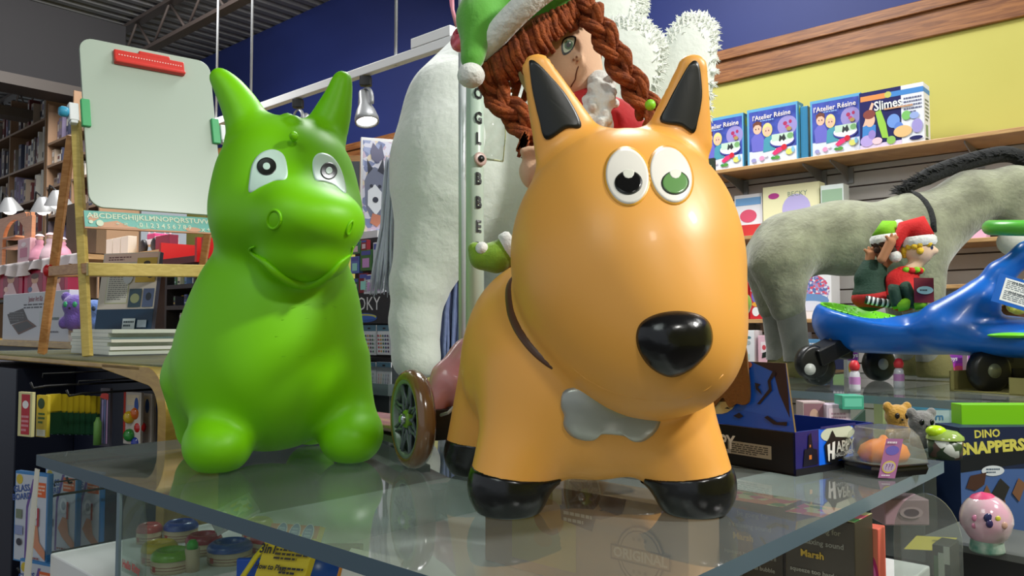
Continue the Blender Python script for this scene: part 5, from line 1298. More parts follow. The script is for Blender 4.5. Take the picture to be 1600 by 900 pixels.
# ================================================================ white plush horse, scooter, elf girl
def horse():
    Y = 2.25
    base = P(650, 592, 2.2); TH = base.z
    # low riser the horse stands on
    pb = S(132, 702, T) + A * .03 + B * .74; pb.z = 0
    q = MB(); q.box(pb + Z * (TH - .035), B, A, Z, .55, .95, .03, clear((215, 226, 224), .3, (130, 140, 142), .05, 1.5, 'riser')); q.box(pb + B * .02 + A * .02, B, A, Z, .51, .9, TH - .036, M((52, 54, 58), .5)); solo(q.build('rear_pedestal'), 'dark pedestal with frosted top under the white plush horse', 'pedestal')
    t = thing('plush_horse', 'giant white plush winged horse behind the scooter pole', 'toy', Vector((base.x, base.y, TH)))
    WF = M((226, 232, 224), .95, bump=1.0, bs=34, sheen=.5, detail=10)
    g = lambda x, y, dy=0: P(x, y, Y + dy)
    f = [(sell(g(728, 262), (.215, .22, .235)), 0), (sell(g(800, 260, .12), (.24, .25, .235)), .08),
         (scone(g(700, 330, -.03), g(657, 440, -.05), .155, .082), .05), (scone(g(657, 440, -.05), g(648, 500, -.05), .075, .066), .03), (scone(g(648, 500, -.05), Vector((base.x, Y - .05, TH + .06)), .064, .068), .03),
         (scone(g(800, 330, .05), g(790, 440, .17), .14, .08), .04), (scone(g(790, 440, .17), Vector((g(790, 0).x, Y + .19, TH + .05)), .075, .068), .03),
         (scone(g(715, 170, .02), g(790, 95, .25), .15, .16), .06), (scone(g(800, 120, .2), g(900, 20, .45), .16, .14), .06)]
    ff = blend(f + [(splane((0, 0, TH + .001), (0, 0, -1)), .01, 'i')])
    solid('body', ff, (-.50, 1.75, TH - .02), (.55, 2.95, 2.35), .015, WF, t)
    # wings / ears: plush lobes with shaggy rims
    rnd = random.Random(9)
    WT = M((244, 248, 240), .9, sheen=.6)
    def lobe(pts, Yq, th, name='wing'):
        o2 = outline(pts, 48); n = len(o2); cx = sum(p[0] for p in o2) / n; cy = sum(p[1] for p in o2) / n
        b = MB(); vs_ = []; fs = []; rings = 7
        for side in (-1, 1):
            vs_.append(P(cx, cy, Yq + side * th))
            for r in range(1, rings + 1):
                s = r / rings; k = th * math.sqrt(max(0, 1 - s ** 2.6)) * side
                for x, y in o2: vs_.append(P(cx + (x - cx) * s, cy + (y - cy) * s, Yq + k))
        m = 1 + rings * n
        for si in (0, 1):
            o = si * m
            for k in range(n):
                k2 = (k + 1) % n; tri = (o, o + 1 + k2, o + 1 + k); fs.append(tri if si == 0 else tri[::-1])
                for r in range(rings - 1):
                    a0 = o + 1 + r * n; a1 = a0 + n; qd = (a0 + k, a0 + k2, a1 + k2, a1 + k); fs.append(qd if si == 0 else qd[::-1])
        b.add(vs_, fs, WF, True)
        for i in range(1700):
            j = rnd.randrange(n); x, y = o2[j]; sr = 1 - abs(rnd.gauss(0, .10)); sr = max(.5, sr); c = P(cx, cy, Yq); a = P(cx + (x - cx) * sr, cy + (y - cy) * sr, Yq - th * math.sqrt(max(0, 1 - sr ** 2.6)) * .97 * (1 if rnd.random() < .8 else -1))
            d = (a - c).normalized() + Vector((rnd.uniform(-.9, .9), rnd.uniform(-.3, .3), rnd.uniform(-.9, .9)))
            d.normalize(); a = a - d * .004; ln = rnd.uniform(.008, .022); b.tube([a, a + d * ln * .6, a + d * ln - Z * .002], [.0026, .0017, .0004], WT, 4, cap=False)
        return b.build(name, t)
    lobe([(925, 50), (965, 28), (1005, 32), (1035, 60), (1038, 100), (1018, 160), (985, 215), (930, 225), (900, 150)], 1.95, .05)
    lobe([(1000, 130), (1030, 75), (1060, 30), (1090, 20), (1115, 35), (1121, 75), (1112, 150), (1100, 215), (1040, 240), (1000, 210)], 2.05, .05)
    lobe([(800, -20), (880, -60), (970, -50), (1006, -10), (1008, 25), (985, 60), (900, 90), (820, 60)], 2.1, .07)
    # tails
    LV = M((112, 126, 170), .7, bump=1, bs=60); LV2 = M((196, 200, 216), .75, bump=1, bs=60)
    def hair(name, root, tip, spread, n, mt, r0):
        q = MB()
        for i in range(n):
            s = (i / (n - 1) - .5) * 2; dy = rnd.uniform(-.03, .03)
            a = P(root[0] + s * spread[0], root[1] + rnd.uniform(-6, 6), root[2] + dy); z = P(tip[0] + s * spread[1], tip[1] + rnd.uniform(-4, 10), tip[2] + dy)
            m_ = (a + z) / 2 + Vector((s * spread[2] * .002, 0, 0)); q.tube([a, a.lerp(m_, .5) + X * rnd.uniform(-.003, .003), m_, m_.lerp(z, .5) + X * rnd.uniform(-.004, .004), z], [r0 * .7, r0, r0, r0 * .8, r0 * .25], mt, 6)
        q.build(name, t)
    hair('tail', (712, 390, 2.28), (703, 590, 2.24), (10, 17, 10), 44, LV, .006)
    hair('tail_strand', (612, 250, 2.30), (598, 455, 2.36), (8, 22, -6), 46, LV2, .0045)
horse()

def scooter():
    PKM = M((214, 150, 158), .25, coat=.4); t = thing('kick_scooter', 'pink three wheeled kick scooter with mint lettered steering pole', 'scooter', Vector((-.1, 1.4, T)))
    MINT = M((196, 216, 200), .35); ALU = M((204, 208, 212), .3, metal=.2); BK = M((14, 14, 16), .4)
    top = P(742, -60, 1.52); bot = P(742, 600, 1.42)
    q = MB(); q.tube([bot, top], .0165, MINT, 28); pole = q.build('pole', t)
    q = MB(); q.tube([P(723, 600, 1.47), P(722, -60, 1.58)], .0075, ALU, 16); q.build('rear_tube', t)
    # letters wrap the pole facing right-front
    ax = (top - bot).normalized(); nd = Vector((.22, -.97, 0)); u = Vector((.97, .22, 0)).normalized(); u = (u - ax * u.dot(ax)).normalized(); nd = u.cross(ax)
    q = MB(); LB = C(16, 22, 22)
    def on(px, py): 
        lo_, hi_ = 0., 1.
        for _ in range(40):
            m_ = (lo_ + hi_) / 2; c = top.lerp(bot, m_); dd = c - CAM; zc_ = dd.y * cp + dd.z * sp; yy = 450 - FOC * (-dd.y * sp + dd.z * cp) / zc_
            if yy < py: lo_ = m_
            else: hi_ = m_
        return c
    rad = .0170; sz = .031
    for ch, y in (('O', 152), ('G', 190), ('L', 222), ('B', 284), ('B', 321), ('E', 358), ('R', 392)):
        tv, tf = text_mesh(ch, .035); c = on(742, y)
        vs_ = []
        for a_, b_, _ in tv:
            ang = .22 + a_ * sz * .95 / rad * .75
            dv = nd * math.cos(ang) + u * math.sin(ang); vs_.append(c + dv * (rad + .0010) + ax * (b_ * sz))
        q.add(vs_, tf, LB)
    q.build('pole_lettering', pole)
    c = on(742, 253); q = MB(); q.lathe([(0, 0), (.012, 0), (.013, .002), (.013, .005), (.009, .006), (0, .006)], c + (nd * .9 + u * .35).normalized() * .0155, M((206, 176, 166), .4), (nd * .9 + u * .35), 28); q.build('height_button_ring', t)
    q = MB(); q.lathe([(0, 0), (.006, 0), (.006, .003), (0, .003)], c + (nd * .9 + u * .35).normalized() * .0215, BK, (nd * .9 + u * .35), 20); q.build('height_button', t)
    # pink bell with ribbon
    q = MB(); bc = P(722, 62, 1.45); q.lathe([(0, -.014), (.018, -.014), (.023, -.008), (.024, 0), (.023, .008), (.018, .014), (0, .014)], bc, M((232, 96, 116), .22, coat=.5), Vector((-.75, -.55, .2)), 28); bl = q.build('bell', t)
    q = MB(); q.box(bc + Vector((-.008, -.022, .002)), Vector((.7, -.6, 0)).normalized(), Z, Vector((-.6, -.7, 0)).normalized(), .018, .006, .003, C(150, 30, 50)); q.build('bell_slot', bl)
    q = MB(); q.tube([P(706, -30, 1.44), P(707, 15, 1.44), P(714, 42, 1.44)], .002, C(232, 150, 170), 6, flat=2); q.tube([P(700, -30, 1.44), P(704, 10, 1.44), P(712, 40, 1.44)], .0012, C(226, 130, 160), 6); q.build('ribbon', t)
    # wheel
    def wheel(c, nrm):
        nrm = Vector(nrm).normalized(); R = .078
        TY = M((118, 84, 52), .18, coat=.6, spec=.6); RIM = M((120, 134, 120), .3, metal=.2); SPK = M((86, 94, 98), .35)
        q = MB(); prof = [(.060, -.013), (.066, -.0155), (.073, -.0135), (.0775, -.007), (.079, 0), (.0775, .007), (.073, .0135), (.066, .0155), (.060, .013), (.060, -.013)]
        q.lathe(prof, c, TY, nrm, 64, close=False); w_ = q.build('wheel', t)
        q = MB(); q.lathe([(.056, -.012), (.062, -.0145), (.063, -.012), (.063, .012), (.062, .0145), (.056, .012), (.056, -.012)], c, RIM, nrm, 64, close=False); q.build('rim', w_)
        q = MB(); uu = nrm.cross(Z).normalized(); vv = nrm.cross(uu)
        q.lathe([(0, -.004), (.057, -.004), (.057, .004), (0, .004)], c, M((34, 42, 46), .5), nrm, 48)
        for i in range(8):
            a = 2 * math.pi * i / 8
            def pt(r, an, h): return c + uu * (r * math.cos(an)) + vv * (r * math.sin(an)) + nrm * h
            for sgn in (-1, 1):
                q.tube([pt(.016, a, .007), pt(.03, a + sgn * .10, .008), pt(.042, a + sgn * .30, .009), pt(.057, a + sgn * .33, .010)], .0026, SPK, 8)
            q.tube([pt(.026, a + .45, .008), pt(.046, a + .45, .009)], .0022, SPK, 8); q.tube([pt(.016, a, .008), pt(.03, a, .009)], .0032, SPK, 8)
        q.build('spokes', w_)
        q = MB(); q.lathe([(0, -.012), (.015, -.012), (.015, .010), (.013, .013), (0, .013)], c, M((110, 150, 40), .3), nrm, 28); q.lathe([(.006, .0), (.0085, .014), (.0085, .018), (.005, .021), (0, .021)], c, M((180, 186, 190), .2, metal=.9), nrm, 24); q.build('axle', w_)
    n1 = Vector((-.90, -.44, 0)); c1 = P(644, 660, 1.29); c1.z = T + .0795
    wheel(c1, n1)
    wheel(c1 + Vector((.30, .17, 0)), n1)
    # pink truck, fender and black chassis
    q = MB()
    f = blend([(scone(P(668, 655, 1.34), P(700, 590, 1.37), .018, .024), 0), (scone(P(700, 590, 1.37), P(735, 560, 1.40), .026, .034), .02), (scone(P(735, 565, 1.40), P(790, 640, 1.45), .036, .028), .02), (scone(P(715, 600, 1.36), P(728, 668, 1.37), .022, .012), .015)])
    solid('truck_fender', f, (-.24, 1.25, T + .02), (.10, 1.52, T + .26), .005, PKM, t)
    q = MB(); q.bar(P(670, 662, 1.34), P(850, 650, 1.46), .05, .055, BK, side=Z); q.tube([P(684, 650, 1.325), P(700, 645, 1.315), P(709, 636, 1.32)], .003, ALU, 8); q.bar(P(742, 640, 1.42), P(742, 560, 1.42), .04, .04, BK); q.build('steering_truck', t, bevel=.006)
    # deck runs back to the left
    f = blend([(scone(P(665, 668, 1.42), P(560, 652, 1.72), .052, .05, sq=(Z, .28)), 0)])
    solid('deck', f, (-.45, 1.33, T + .02), (-.08, 1.85, T + .12), .006, PKM, t)
    q = MB(); q.bar(P(652, 690, 1.42), P(560, 668, 1.70), .05, .012, M((120, 124, 126), .4)); q.build('deck_underside', t)
    q = MB(); q.tube([P(563, 650, 1.66), P(568, 610, 1.68), P(576, 600, 1.70)], [.03, .02, .006], BK, 10, flat=.5); q.build('brake', t)
    q = MB(); q.lathe([(0, -.02), (.045, -.02), (.05, 0), (.045, .02), (0, .02)], P(548, 668, 1.80) * 1 + Z * (T + .052 - P(548, 668, 1.80).z), M((50, 46, 46), .4), n1, 32); q.build('rear_wheel', t)
    # plastic bag hanging on the pole
    BAGM = clear((232, 236, 230), .25, (190, 196, 190), .12, 1.9, 'bag', bump=.6)
    t2 = thing('hanging_plastic_bag', 'crinkled clear plastic bag hanging on the right of the scooter pole', 'bag', P(770, 250, 1.50))
    q = MB(); n = 14; vs_ = []; fs = []; rnd = random.Random(4)
    for i in range(n + 1):
        for j in range(5):
            x = 756 + (788 - 756) * j / 4 + (3 * math.sin(i * .8)); y = 120 + (252 - 120) * i / n; vs_.append(P(x, y, 1.50 + .012 * math.sin(i * 1.9 + j * 2.3) + rnd.uniform(-.004, .004)))
    for i in range(n):
        for j in range(4): fs.append((i*5+j, (i+1)*5+j, (i+1)*5+j+1, i*5+j+1))
    q.add(vs_, fs, BAGM, True); q.build('bag_film', t2)
    q = MB(); q.tube([P(788, 165, 1.50), P(790, 210, 1.50), P(786, 252, 1.50)], .003, C(190, 196, 140), 6, flat=.4); q.tube([P(786, 252, 1.50), P(757, 248, 1.50)], .002, C(190, 196, 150), 6); q.build('bag_seam', t2)
scooter()

def elfgirl():
    t = thing('elf_girl_doll', 'big cloth elf doll with auburn braids and green hat riding on the orange dog', 'doll', Vector((.08, 1.24, T + .32)))
    SK = M((226, 186, 152), .85, bump=.15, bs=260, sheen=.2); RED = M((190, 14, 24), .8, bump=.3, bs=80, sheen=.3); LIM = M((120, 160, 26), .85, bump=.5, bs=120, sheen=.4)
    Yh = 1.24
    hc = P(872, 96, Yh)
    R = Matrix.Rotation(math.radians(-12), 4, 'Y')
    hf = blend([(sell(hc, (.066, .062, .070), R), 0), (sell(hc + Vector((.012, -.01, -.034)), (.050, .050, .034), R), .03), (sell(P(902, 90, 1.175), (.006, .007, .006)), .010)])
    solid('head', hf, hc - Vector((.10, .10, .12)), hc + Vector((.10, .10, .11)), .0055, SK, t)
    # torso, arms, legs: a single stuffed body straddling the dog
    sh = P(940, 190, 1.22); hip = Vector((.11, 1.24, T + .35))
    bf = blend([(scone(sh + Vector((-.04, 0, -.01)), hip, .05, .062), 0), (scone(P(915, 160, 1.23), sh, .03, .045), .03),
                (scone(sh + Vector((.03, 0, -.01)), P(1000, 225, 1.2), .034, .028), .02), (scone(P(890, 210, 1.20), P(845, 255, 1.14), .034, .024), .02)])
    solid('tunic', bf, (-.04, 1.08, T + .26), (.30, 1.36, 1.70), .007, RED, t)
    lf = blend([(scone(hip + Vector((-.03, 0, -.01)), P(812, 398, 1.20), .045, .032), 0), (scone(hip + Vector((.04, 0, -.01)), P(1118, 462, 1.20), .045, .030), .02)])
    solid('leg', lf, (-.06, 1.08, T + .2), (.36, 1.36, T + .46), .006, RED, t)
    # shoe with pompom
    Ys = 1.16
    sf = blend([(scone(P(800, 388, Ys), P(775, 402, Ys), .019, .021), 0), (scone(P(775, 402, Ys), P(752, 402, Ys), .020, .0165), .012), (scone(P(752, 402, Ys), P(741, 388, Ys), .0145, .009), .01)])
    c = P(770, 400, Ys); sho, _ = solid('shoe', sf, c - Vector((.07, .05, .05)), c + Vector((.07, .05, .05)), .0035, LIM, t)
    q = MB(); q.ball(P(753, 388, Ys - .014), .0095, .0095, .0095, FURW, 14); q.build('shoe_pompom', sho)
    q = MB(); d = (P(800, 385, Ys) - P(785, 393, Ys)).normalized(); q.lathe([(.021, -.004), (.024, 0), (.024, .010), (.021, .014)], P(792, 389, Ys), FURW, d, 20, close=False); q.build('cuff', sho)
    sf = blend([(scone(P(1122, 464, 1.19), P(1150, 476, 1.17), .021, .021), 0), (scone(P(1150, 476, 1.17), P(1158, 472, 1.16), .018, .012), .01)])
    c = P(1145, 472, 1.17); solid('shoe', sf, c - Vector((.07, .06, .05)), c + Vector((.06, .06, .05)), .004, LIM, t)
    # hand peeping left of the ear
    hd = P(829, 268, 1.10)
    ha = [(sell(hd, (.013, .016, .024)), 0)]
    for k in range(4): ha.append((scone(hd + Vector((-.004 + .004 * k, -.006, .012)), hd + Vector((-.010 + .007 * k, -.016, .028 - .002 * abs(k - 1.5))), .0058, .0050), .004))
    ha.append((scone(hd + Vector((.008, -.008, -.004)), hd + Vector((.014, -.020, .008)), .006, .005), .005)); ha.append((scone(hd, P(845, 255, 1.14), .014, .018), .01))
    solid('hand', blend(ha), hd - Vector((.04, .05, .05)), hd + Vector((.05, .07, .05)), .003, SK, t)
    # white fur collar
    rnd = random.Random(2); cs_ = [(sell(P(*p), (.020, .018, .020)), .008) for p in ((936, 130, 1.20), (941, 146, 1.19), (938, 163, 1.18), (930, 180, 1.175), (938, 196, 1.175), (918, 196, 1.18), (922, 168, 1.19), (905, 186, 1.20), (890, 192, 1.22))]
    for i in range(60):
        p = ((938, 132, 1.19), (942, 150, 1.18), (938, 168, 1.17), (930, 188, 1.165), (918, 190, 1.17))[i % 5]; cs_.append((sell(P(*p) + Vector((rnd.uniform(-.018, .018), rnd.uniform(-.01, .004), rnd.uniform(-.018, .018))), (.007, .007, .007)), .004))
    c_ = P(922, 165, 1.19); solid('fur_collar', blend(cs_), c_ - Vector((.08, .07, .08)), c_ + Vector((.07, .08, .08)), .004, FURW, t)
    # face
    ebv = None
    def onhead(x, y):
        d = ray(x, y).normalized(); p = CAM.copy(); tt = 1.0
        for _ in range(40):
            v = float(hf(np.array([tuple(CAM + d * tt)], dtype=np.float32))[0]); tt += v * .8
            if abs(v) < 1e-4: break
        return CAM + d * (tt - .0006)
    def facepoly(pts, m, name, off=0, par=t):
        q = MB(); pp = [onhead(*p) for p in pts]; c = onhead(sum(p[0] for p in pts) / len(pts), sum(p[1] for p in pts) / len(pts))
        e = Vector((0, -off, 0)); q.add([c + e] + [p + e for p in pp], [(0, i + 1, (i + 1) % len(pp) + 1) for i in range(len(pp))], m); return q.build(name, par)
    s = 1 / 3
    eye = outline([(295 * s + 780, 225 * s), (300 * s + 780, 190 * s), (325 * s + 780, 174 * s), (355 * s + 780, 175 * s), (353 * s + 780, 205 * s), (335 * s + 780, 238 * s), (305 * s + 780, 253 * s)], 35)
    cx = sum(p[0] for p in eye) / len(eye); cy = sum(p[1] for p in eye) / len(eye)
    eo = facepoly([(cx + (x - cx) * 1.12, cy + (y - cy) * 1.12) for x, y in eye], C(16, 20, 14), 'eye')
    facepoly([(cx + (x - cx) * .88, cy + (y - cy) * .88) for x, y in eye], C(206, 222, 196), 'eye_white', .0006, eo)
    facepoly(oval(888.5, 70.5, 6.3, 7.2, 15, 24), C(60, 110, 66), 'iris', .0012, eo); facepoly(oval(888.5, 70.5, 3.6, 4.4, 15, 20), C(10, 14, 10), 'pupil', .0017, eo); facepoly(oval(890.5, 67.5, 1.5, 1.6, 0, 14), C(240, 244, 240), 'highlight', .0022, eo)
    q = MB(); q.tube([onhead(x, y) for x, y in ((904, 104), (902, 108), (900, 116), (899, 124), (894, 132), (892, 136))], .0011, C(110, 56, 30), 6); q.build('smile', t)
    q = MB()
    for x, y in ((896, 93), (901, 89), (902, 95)): q.ball(onhead(x, y), .0018, .0012, .0018, C(150, 96, 66), 8)
    q.build('freckles', t)
    # yarn hair
    YA = M((160, 78, 22), .85, bump=1, bs=260, col2=(116, 50, 14), cs=70)
    q = MB(); rnd = random.Random(6)
    def on3(x, y, d=0): p = onhead(x, y); return p + Vector((0, -d, 0))
    # fringe loops along the hat trim line
    p0, p1 = (750, 112), (924, -6)
    for i in range(90):
        s_ = i / 89 + rnd.uniform(-.01, .01); x = p0[0] + (p1[0] - p0[0]) * s_; y = p0[1] + (p1[1] - p0[1]) * s_ + 6 * math.sin(math.pi * s_) * -1
        Yf = 1.185 - .035 * math.sin(math.pi * min(1, max(0, (s_ * 1.1)))) + rnd.uniform(-.006, .006)
        dx = rnd.uniform(-5, 8); ln = rnd.uniform(34, 46) * (1 if s_ < .6 else .72)
        a = P(x - 8, y - 12, Yf + .02); m_ = P(x + dx * .4, y + ln * .5, Yf - .010); z_ = P(x + dx + ln * .25, y + ln, Yf)
        q.tube([a, P(x - 3, y, Yf - .008), m_, z_], [.0046, .0052, .0050, .0042], YA, 7)
    for i in range(70):
        a = rnd.uniform(0, 2 * math.pi); e = rnd.uniform(-.3, 1.0); d = Vector((math.cos(a) * math.cos(e), abs(math.sin(a)) * math.cos(e), math.sin(e)))
        c = hc + Vector((d.x * .066, d.y * .064, d.z * .072)); tg = Vector((-.3, .2, -1)).normalized(); q.tube([c + Z * .02, c, c + tg * .03], .006, YA, 6)
    q.build('yarn_hair', t)
    def braid(pts, r, name='braid', tail=True):
        q = MB(); P3 = [P(*p) for p in pts]
        fine = []
        for i in range(len(P3) - 1):
            for j in range(14): fine.append(P3[i].lerp(P3[i+1], j / 14))
        for _ in range(6): fine = [fine[0]] + [(fine[i-1] + fine[i] * 2 + fine[i+1]) / 4 for i in range(1, len(fine) - 1)] + [fine[-1]]
        L_ = 0; acc = [0]
        for i in range(1, len(fine)): L_ += (fine[i] - fine[i-1]).length; acc.append(L_)
        per = r * 3.1
        for st in range(3):
            for fil in range(4):
                path = []
                for i, c in enumerate(fine):
                    tg = (fine[min(i+1, len(fine)-1)] - fine[max(i-1, 0)]).normalized(); sd = tg.cross(Yv).normalized(); up = sd.cross(tg)
                    ph = acc[i] / per * 2 * math.pi / 2 + st * 2 * math.pi / 3
                    ox = math.sin(ph) * r * .62; oy = math.sin(2 * ph) * r * .36
                    fa = fil * math.pi / 2 + acc[i] * 60; fx = math.cos(fa) * r * .24; fy = math.sin(fa) * r * .24
                    path.append(c + sd * (ox + fx) + up * (oy + fy))
                q.tube(path, r * .25, YA, 6)
        return q.build(name, t)
    braid([(912, 0, 1.19), (925, 25, 1.16), (947, 60, 1.15), (965, 95, 1.15), (985, 125, 1.15), (1005, 158, 1.15), (1016, 178, 1.15)], .021)
    braid([(775, 112, 1.20), (772, 140, 1.18), (788, 165, 1.17), (815, 190, 1.17), (838, 215, 1.17), (850, 240, 1.17)], .023)
    q = MB()
    for i in range(16):
        a = P(822 + rnd.uniform(-2, 6), 205 + rnd.uniform(0, 16), 1.15); q.tube([a, a + Vector((-.006, 0, -.012)), a + Vector((rnd.uniform(-.012, .004), 0, -.026))], .003, YA, 5)
    q.build('braid_end', t); q = MB()
    for i in range(16):
        a = P(1012 + rnd.uniform(-6, 8), 172 + rnd.uniform(-4, 8), 1.14); q.tube([a, a + Vector((.004, 0, -.012)), a + Vector((rnd.uniform(-.01, .012), 0, -.024))], .003, YA, 5)
    q.build('braid_end', t)
    q = MB(); q.ball(P(1016, 164, 1.12), .008, .008, .008, C(140, 220, 40), 12); q.build('hair_tie', t)
    # hat
    HG = M((86, 168, 44), .8, bump=.5, bs=60, sheen=.6)
    f = blend([(scone(P(835, 10, 1.24), P(850, -60, 1.26), .088, .07), 0), (scone(P(850, -60, 1.26), P(775, -40, 1.22), .06, .045), .04), (scone(P(775, -35, 1.20), P(748, 30, 1.16), .042, .030), .03), (scone(P(748, 30, 1.16), P(738, 92, 1.14), .028, .017), .02)])
    solid('hat', f, P(835, 10, 1.24) - Vector((.20, .2, .14)), P(850, -60, 1.26) + Vector((.16, .14, .12)), .0065, HG, t)
    q = MB(); a = P(750, 84, 1.17); z_ = P(920, -42, 1.17); pts = []
    for i in range(15):
        s_ = i / 14; pts.append(a.lerp(z_, s_) + Vector((0, -.055 * math.sin(math.pi * s_), 0)) + Vector((.004, 0, .006)) * math.sin(math.pi * s_))
    q.tube(pts, [.016] + [.0185] * 13 + [.016], FURW, 14); back = [a.lerp(z_, i / 10) + Vector((0, .075 * math.sin(math.pi * i / 10) + .01, 0)) for i in range(11)]; q.tube(back, .017, FURW, 12)
    q.build('hat_fur_band', t)
    q = MB(); q.ball(P(736, 118, 1.13), .020, .019, .018, FURW, 20); q.build('hat_pompom', t)
elfgirl()
# ================================================================ halloween tray and clamshell on the display
def hallow():
    u = Vector((.81, .585, 0)).normalized(); w_ = Vector((-.585, .81, 0)).normalized()
    c = S(1243, 745, T); c = Vector((c.x, c.y, T + .0005)); Lr = .215; Ll = .30; H = .066
    t = thing('halloween_display_tray', 'black and blue halloween display tray with raised printed header card', 'box', c)
    BKc = M((14, 13, 18), .35); BLi = M((14, 50, 150), .4); th = .003
    q = MB(); q.box(c, u, w_, Z, Lr, Ll, .003, BKc); q.build('tray_floor', t)
    # right face (along u), left face (along w_), other sides
    q = MB(); q.box(c, u, Z, w_, Lr, H, th, BLi); f1 = q.build('front_wall', t)
    q = MB(); q.box(c + u * 0, w_, Z, u, Ll, H * .98, th, BKc); f2 = q.build('side_wall', t)
    q = MB(); q.box(c + u * (Lr - th), w_, Z, u, Ll, H, th, BLi); q.build('side_wall', t)
    q = MB(); q.box(c + w_ * (Ll - th), u, Z, w_, Lr, H, th, BLi); q.build('back_wall', t)
    moon = C(206, 214, 190); org = C(206, 120, 50)
    q = MB(); q.art(c, u, Z, Lr, H, [('r', 0, 0, 1, 1, M((40, 36, 110), .35)), ('r', .28, .0, .72, 1, M((24, 112, 246), .3)), ('r', .0, .0, 1, .16, C(14, 14, 22)), ('p', [(.28, 0), (.38, .12), (.5, .2), (.8, .15), (1, .3), (1, 0)], C(14, 14, 24)),
        ('e', .52, .85, .22, .2, moon), ('r', .30, 1.0, .75, 1.06, C(40, 36, 110)),
        ('p', [(.08, .2), (.1, .6), (.14, .58), (.15, .9), (.18, .95), (.20, .58), (.25, .55), (.26, .2)], C(16, 14, 34)), ('r', .15, .34, .18, .44, org), ('r', .155, .62, .17, .68, org),
        ('p', [(.36, .2), (.34, .62), (.40, .78), (.44, .95), (.48, .78), (.66, .72), (.70, .66), (.62, .3), (.44, .16)], C(12, 14, 20)),
        ('p', [(.38, .24), (.37, .62), (.405, .64), (.405, .48), (.43, .47), (.435, .66), (.47, .68), (.46, .26), (.425, .26), (.425, .40), (.40, .41), (.395, .22)], C(232, 232, 226)),
        ('t', 'APPY', .60, .54, .023, C(232, 232, 226), .06, .03, .95), ('t', 'HALLOWEEN', .59, .36, .009, C(210, 210, 210), .06, .02),
        ('e', .86, .42, .10, .26, C(60, 34, 40)), ('p', [(.79, .42), (.84, .5), (.84, .38)], C(220, 190, 60)), ('p', [(.92, .58), (.88, .46), (.93, .46)], C(220, 190, 60)), ('p', [(.79, .26), (.82, .18), (.85, .26), (.88, .18), (.91, .3), (.94, .4), (.92, .22), (.86, .12), (.80, .16)], C(214, 200, 70)),
        ('p', [(.85, .68), (.86, .95), (.92, .98), (.93, .7), (.90, .9), (.87, .9)], C(20, 20, 40)), ('e', .93, .86, .035, .12, C(60, 50, 70)), ('e', .96, .55, .03, .12, C(90, 50, 60))], off=.0006)
    q.build('printed_front', f1)
    o2 = c + w_ * Ll; q = MB(); q.art(o2, -w_, Z, Ll, H * .98, [('r', .58, .30, .86, .62, C(160, 156, 140)), ('l', .60, .33, .84, .58, 5, C(50, 50, 50)),
        ('t', 'HAPPY', .49, .56, .030, C(226, 226, 220), -.0, .03, .9), ('t', 'HALLOWEEN', .51, .34, .009, C(200, 200, 200), 0, .02)], off=.0006, step=.0002); q.build('printed_side', f2)
    # header card rises from the left wall, leaning back a little
    hv = (Z + u * .10).normalized(); hh = .104
    pts = lambda s0, s1: None
    q = MB(); a = c + Z * H; xs_ = [(0, 0), (Ll, 0), (Ll, hh), (.022, hh)]
    poly = [a + w_ * x + hv * y for x, y in xs_]; q.prism(poly, u, .004, M((120, 96, 50), .7)); hc_ = q.build('header_card', t)
    q = MB(); oo = a + w_ * Ll; 
    BR = M((92, 62, 28), .7, bump=.4, bs=200)
    q.art(oo, -w_, hv, Ll, hh, [('p', [(0, 0), (1, 0), (.93, 1), (0, 1)], M((30, 96, 216), .35)), ('p', [(0, 0), (1, 0), (.99, .16), (.6, .26), (0, .2)], M((18, 86, 206), .35)),
        ('p', [(.72, 1), (.93, 1), (.955, .55), (.97, .2), (.90, .55), (.86, .86)], C(40, 26, 40)), ('e', .50, .38, .13, .24, C(206, 200, 150)),
        ('p', [(.30, 1), (.62, 1), (.63, .6), (.64, .38), (.61, .36), (.585, .40), (.565, .35), (.52, .34), (.50, .42), (.47, .44), (.46, .30), (.42, .24), (.36, .22), (.3, .3)], BR),
        ('p', [(.66, .96), (.70, .84), (.73, .97), (.70, .92)], C(24, 18, 30)), ('e', .70, .95, .025, .05, C(206, 120, 90)), ('r', .699, .66, .701, .86, C(20, 20, 50)),
        ('p', [(.86, .88), (.83, .72), (.84, .60), (.80, .46), (.77, .36), (.79, .36), (.82, .46), (.86, .58), (.85, .72), (.88, .84)], C(24, 18, 40)), ('p', [(.80, .5), (.76, .58), (.75, .68), (.79, .66), (.77, .62), (.79, .56)], C(24, 18, 40)), ('p', [(.96, .14), (.90, .12), (.84, .20), (.82, .17), (.88, .08), (.96, .08)], C(20, 16, 36)),
        ('p', [(.62, .14), (.66, .20), (.69, .15), (.66, .11)], C(20, 20, 40)), ('p', [(.56, .24), (.58, .27), (.60, .24)], C(20, 20, 40))], off=.0006); q.build('printed_header', hc_)
    pn = (-w_).cross(hv); BRM = M((120, 82, 36), .85, bump=.6, bs=160)
    ob = [onpl(x, y, oo + pn * .006, pn) for x, y in outline([(1150, 520), (1166, 541), (1170, 575), (1173, 605), (1172, 627), (1163, 633), (1152, 631), (1141, 637), (1131, 621), (1120, 633), (1107, 640), (1095, 620), (1100, 560), (1120, 530)], 42)]
    q = MB(); q.prism(ob, pn, .003, BRM); q.build('brown_cutout', t)
hallow()
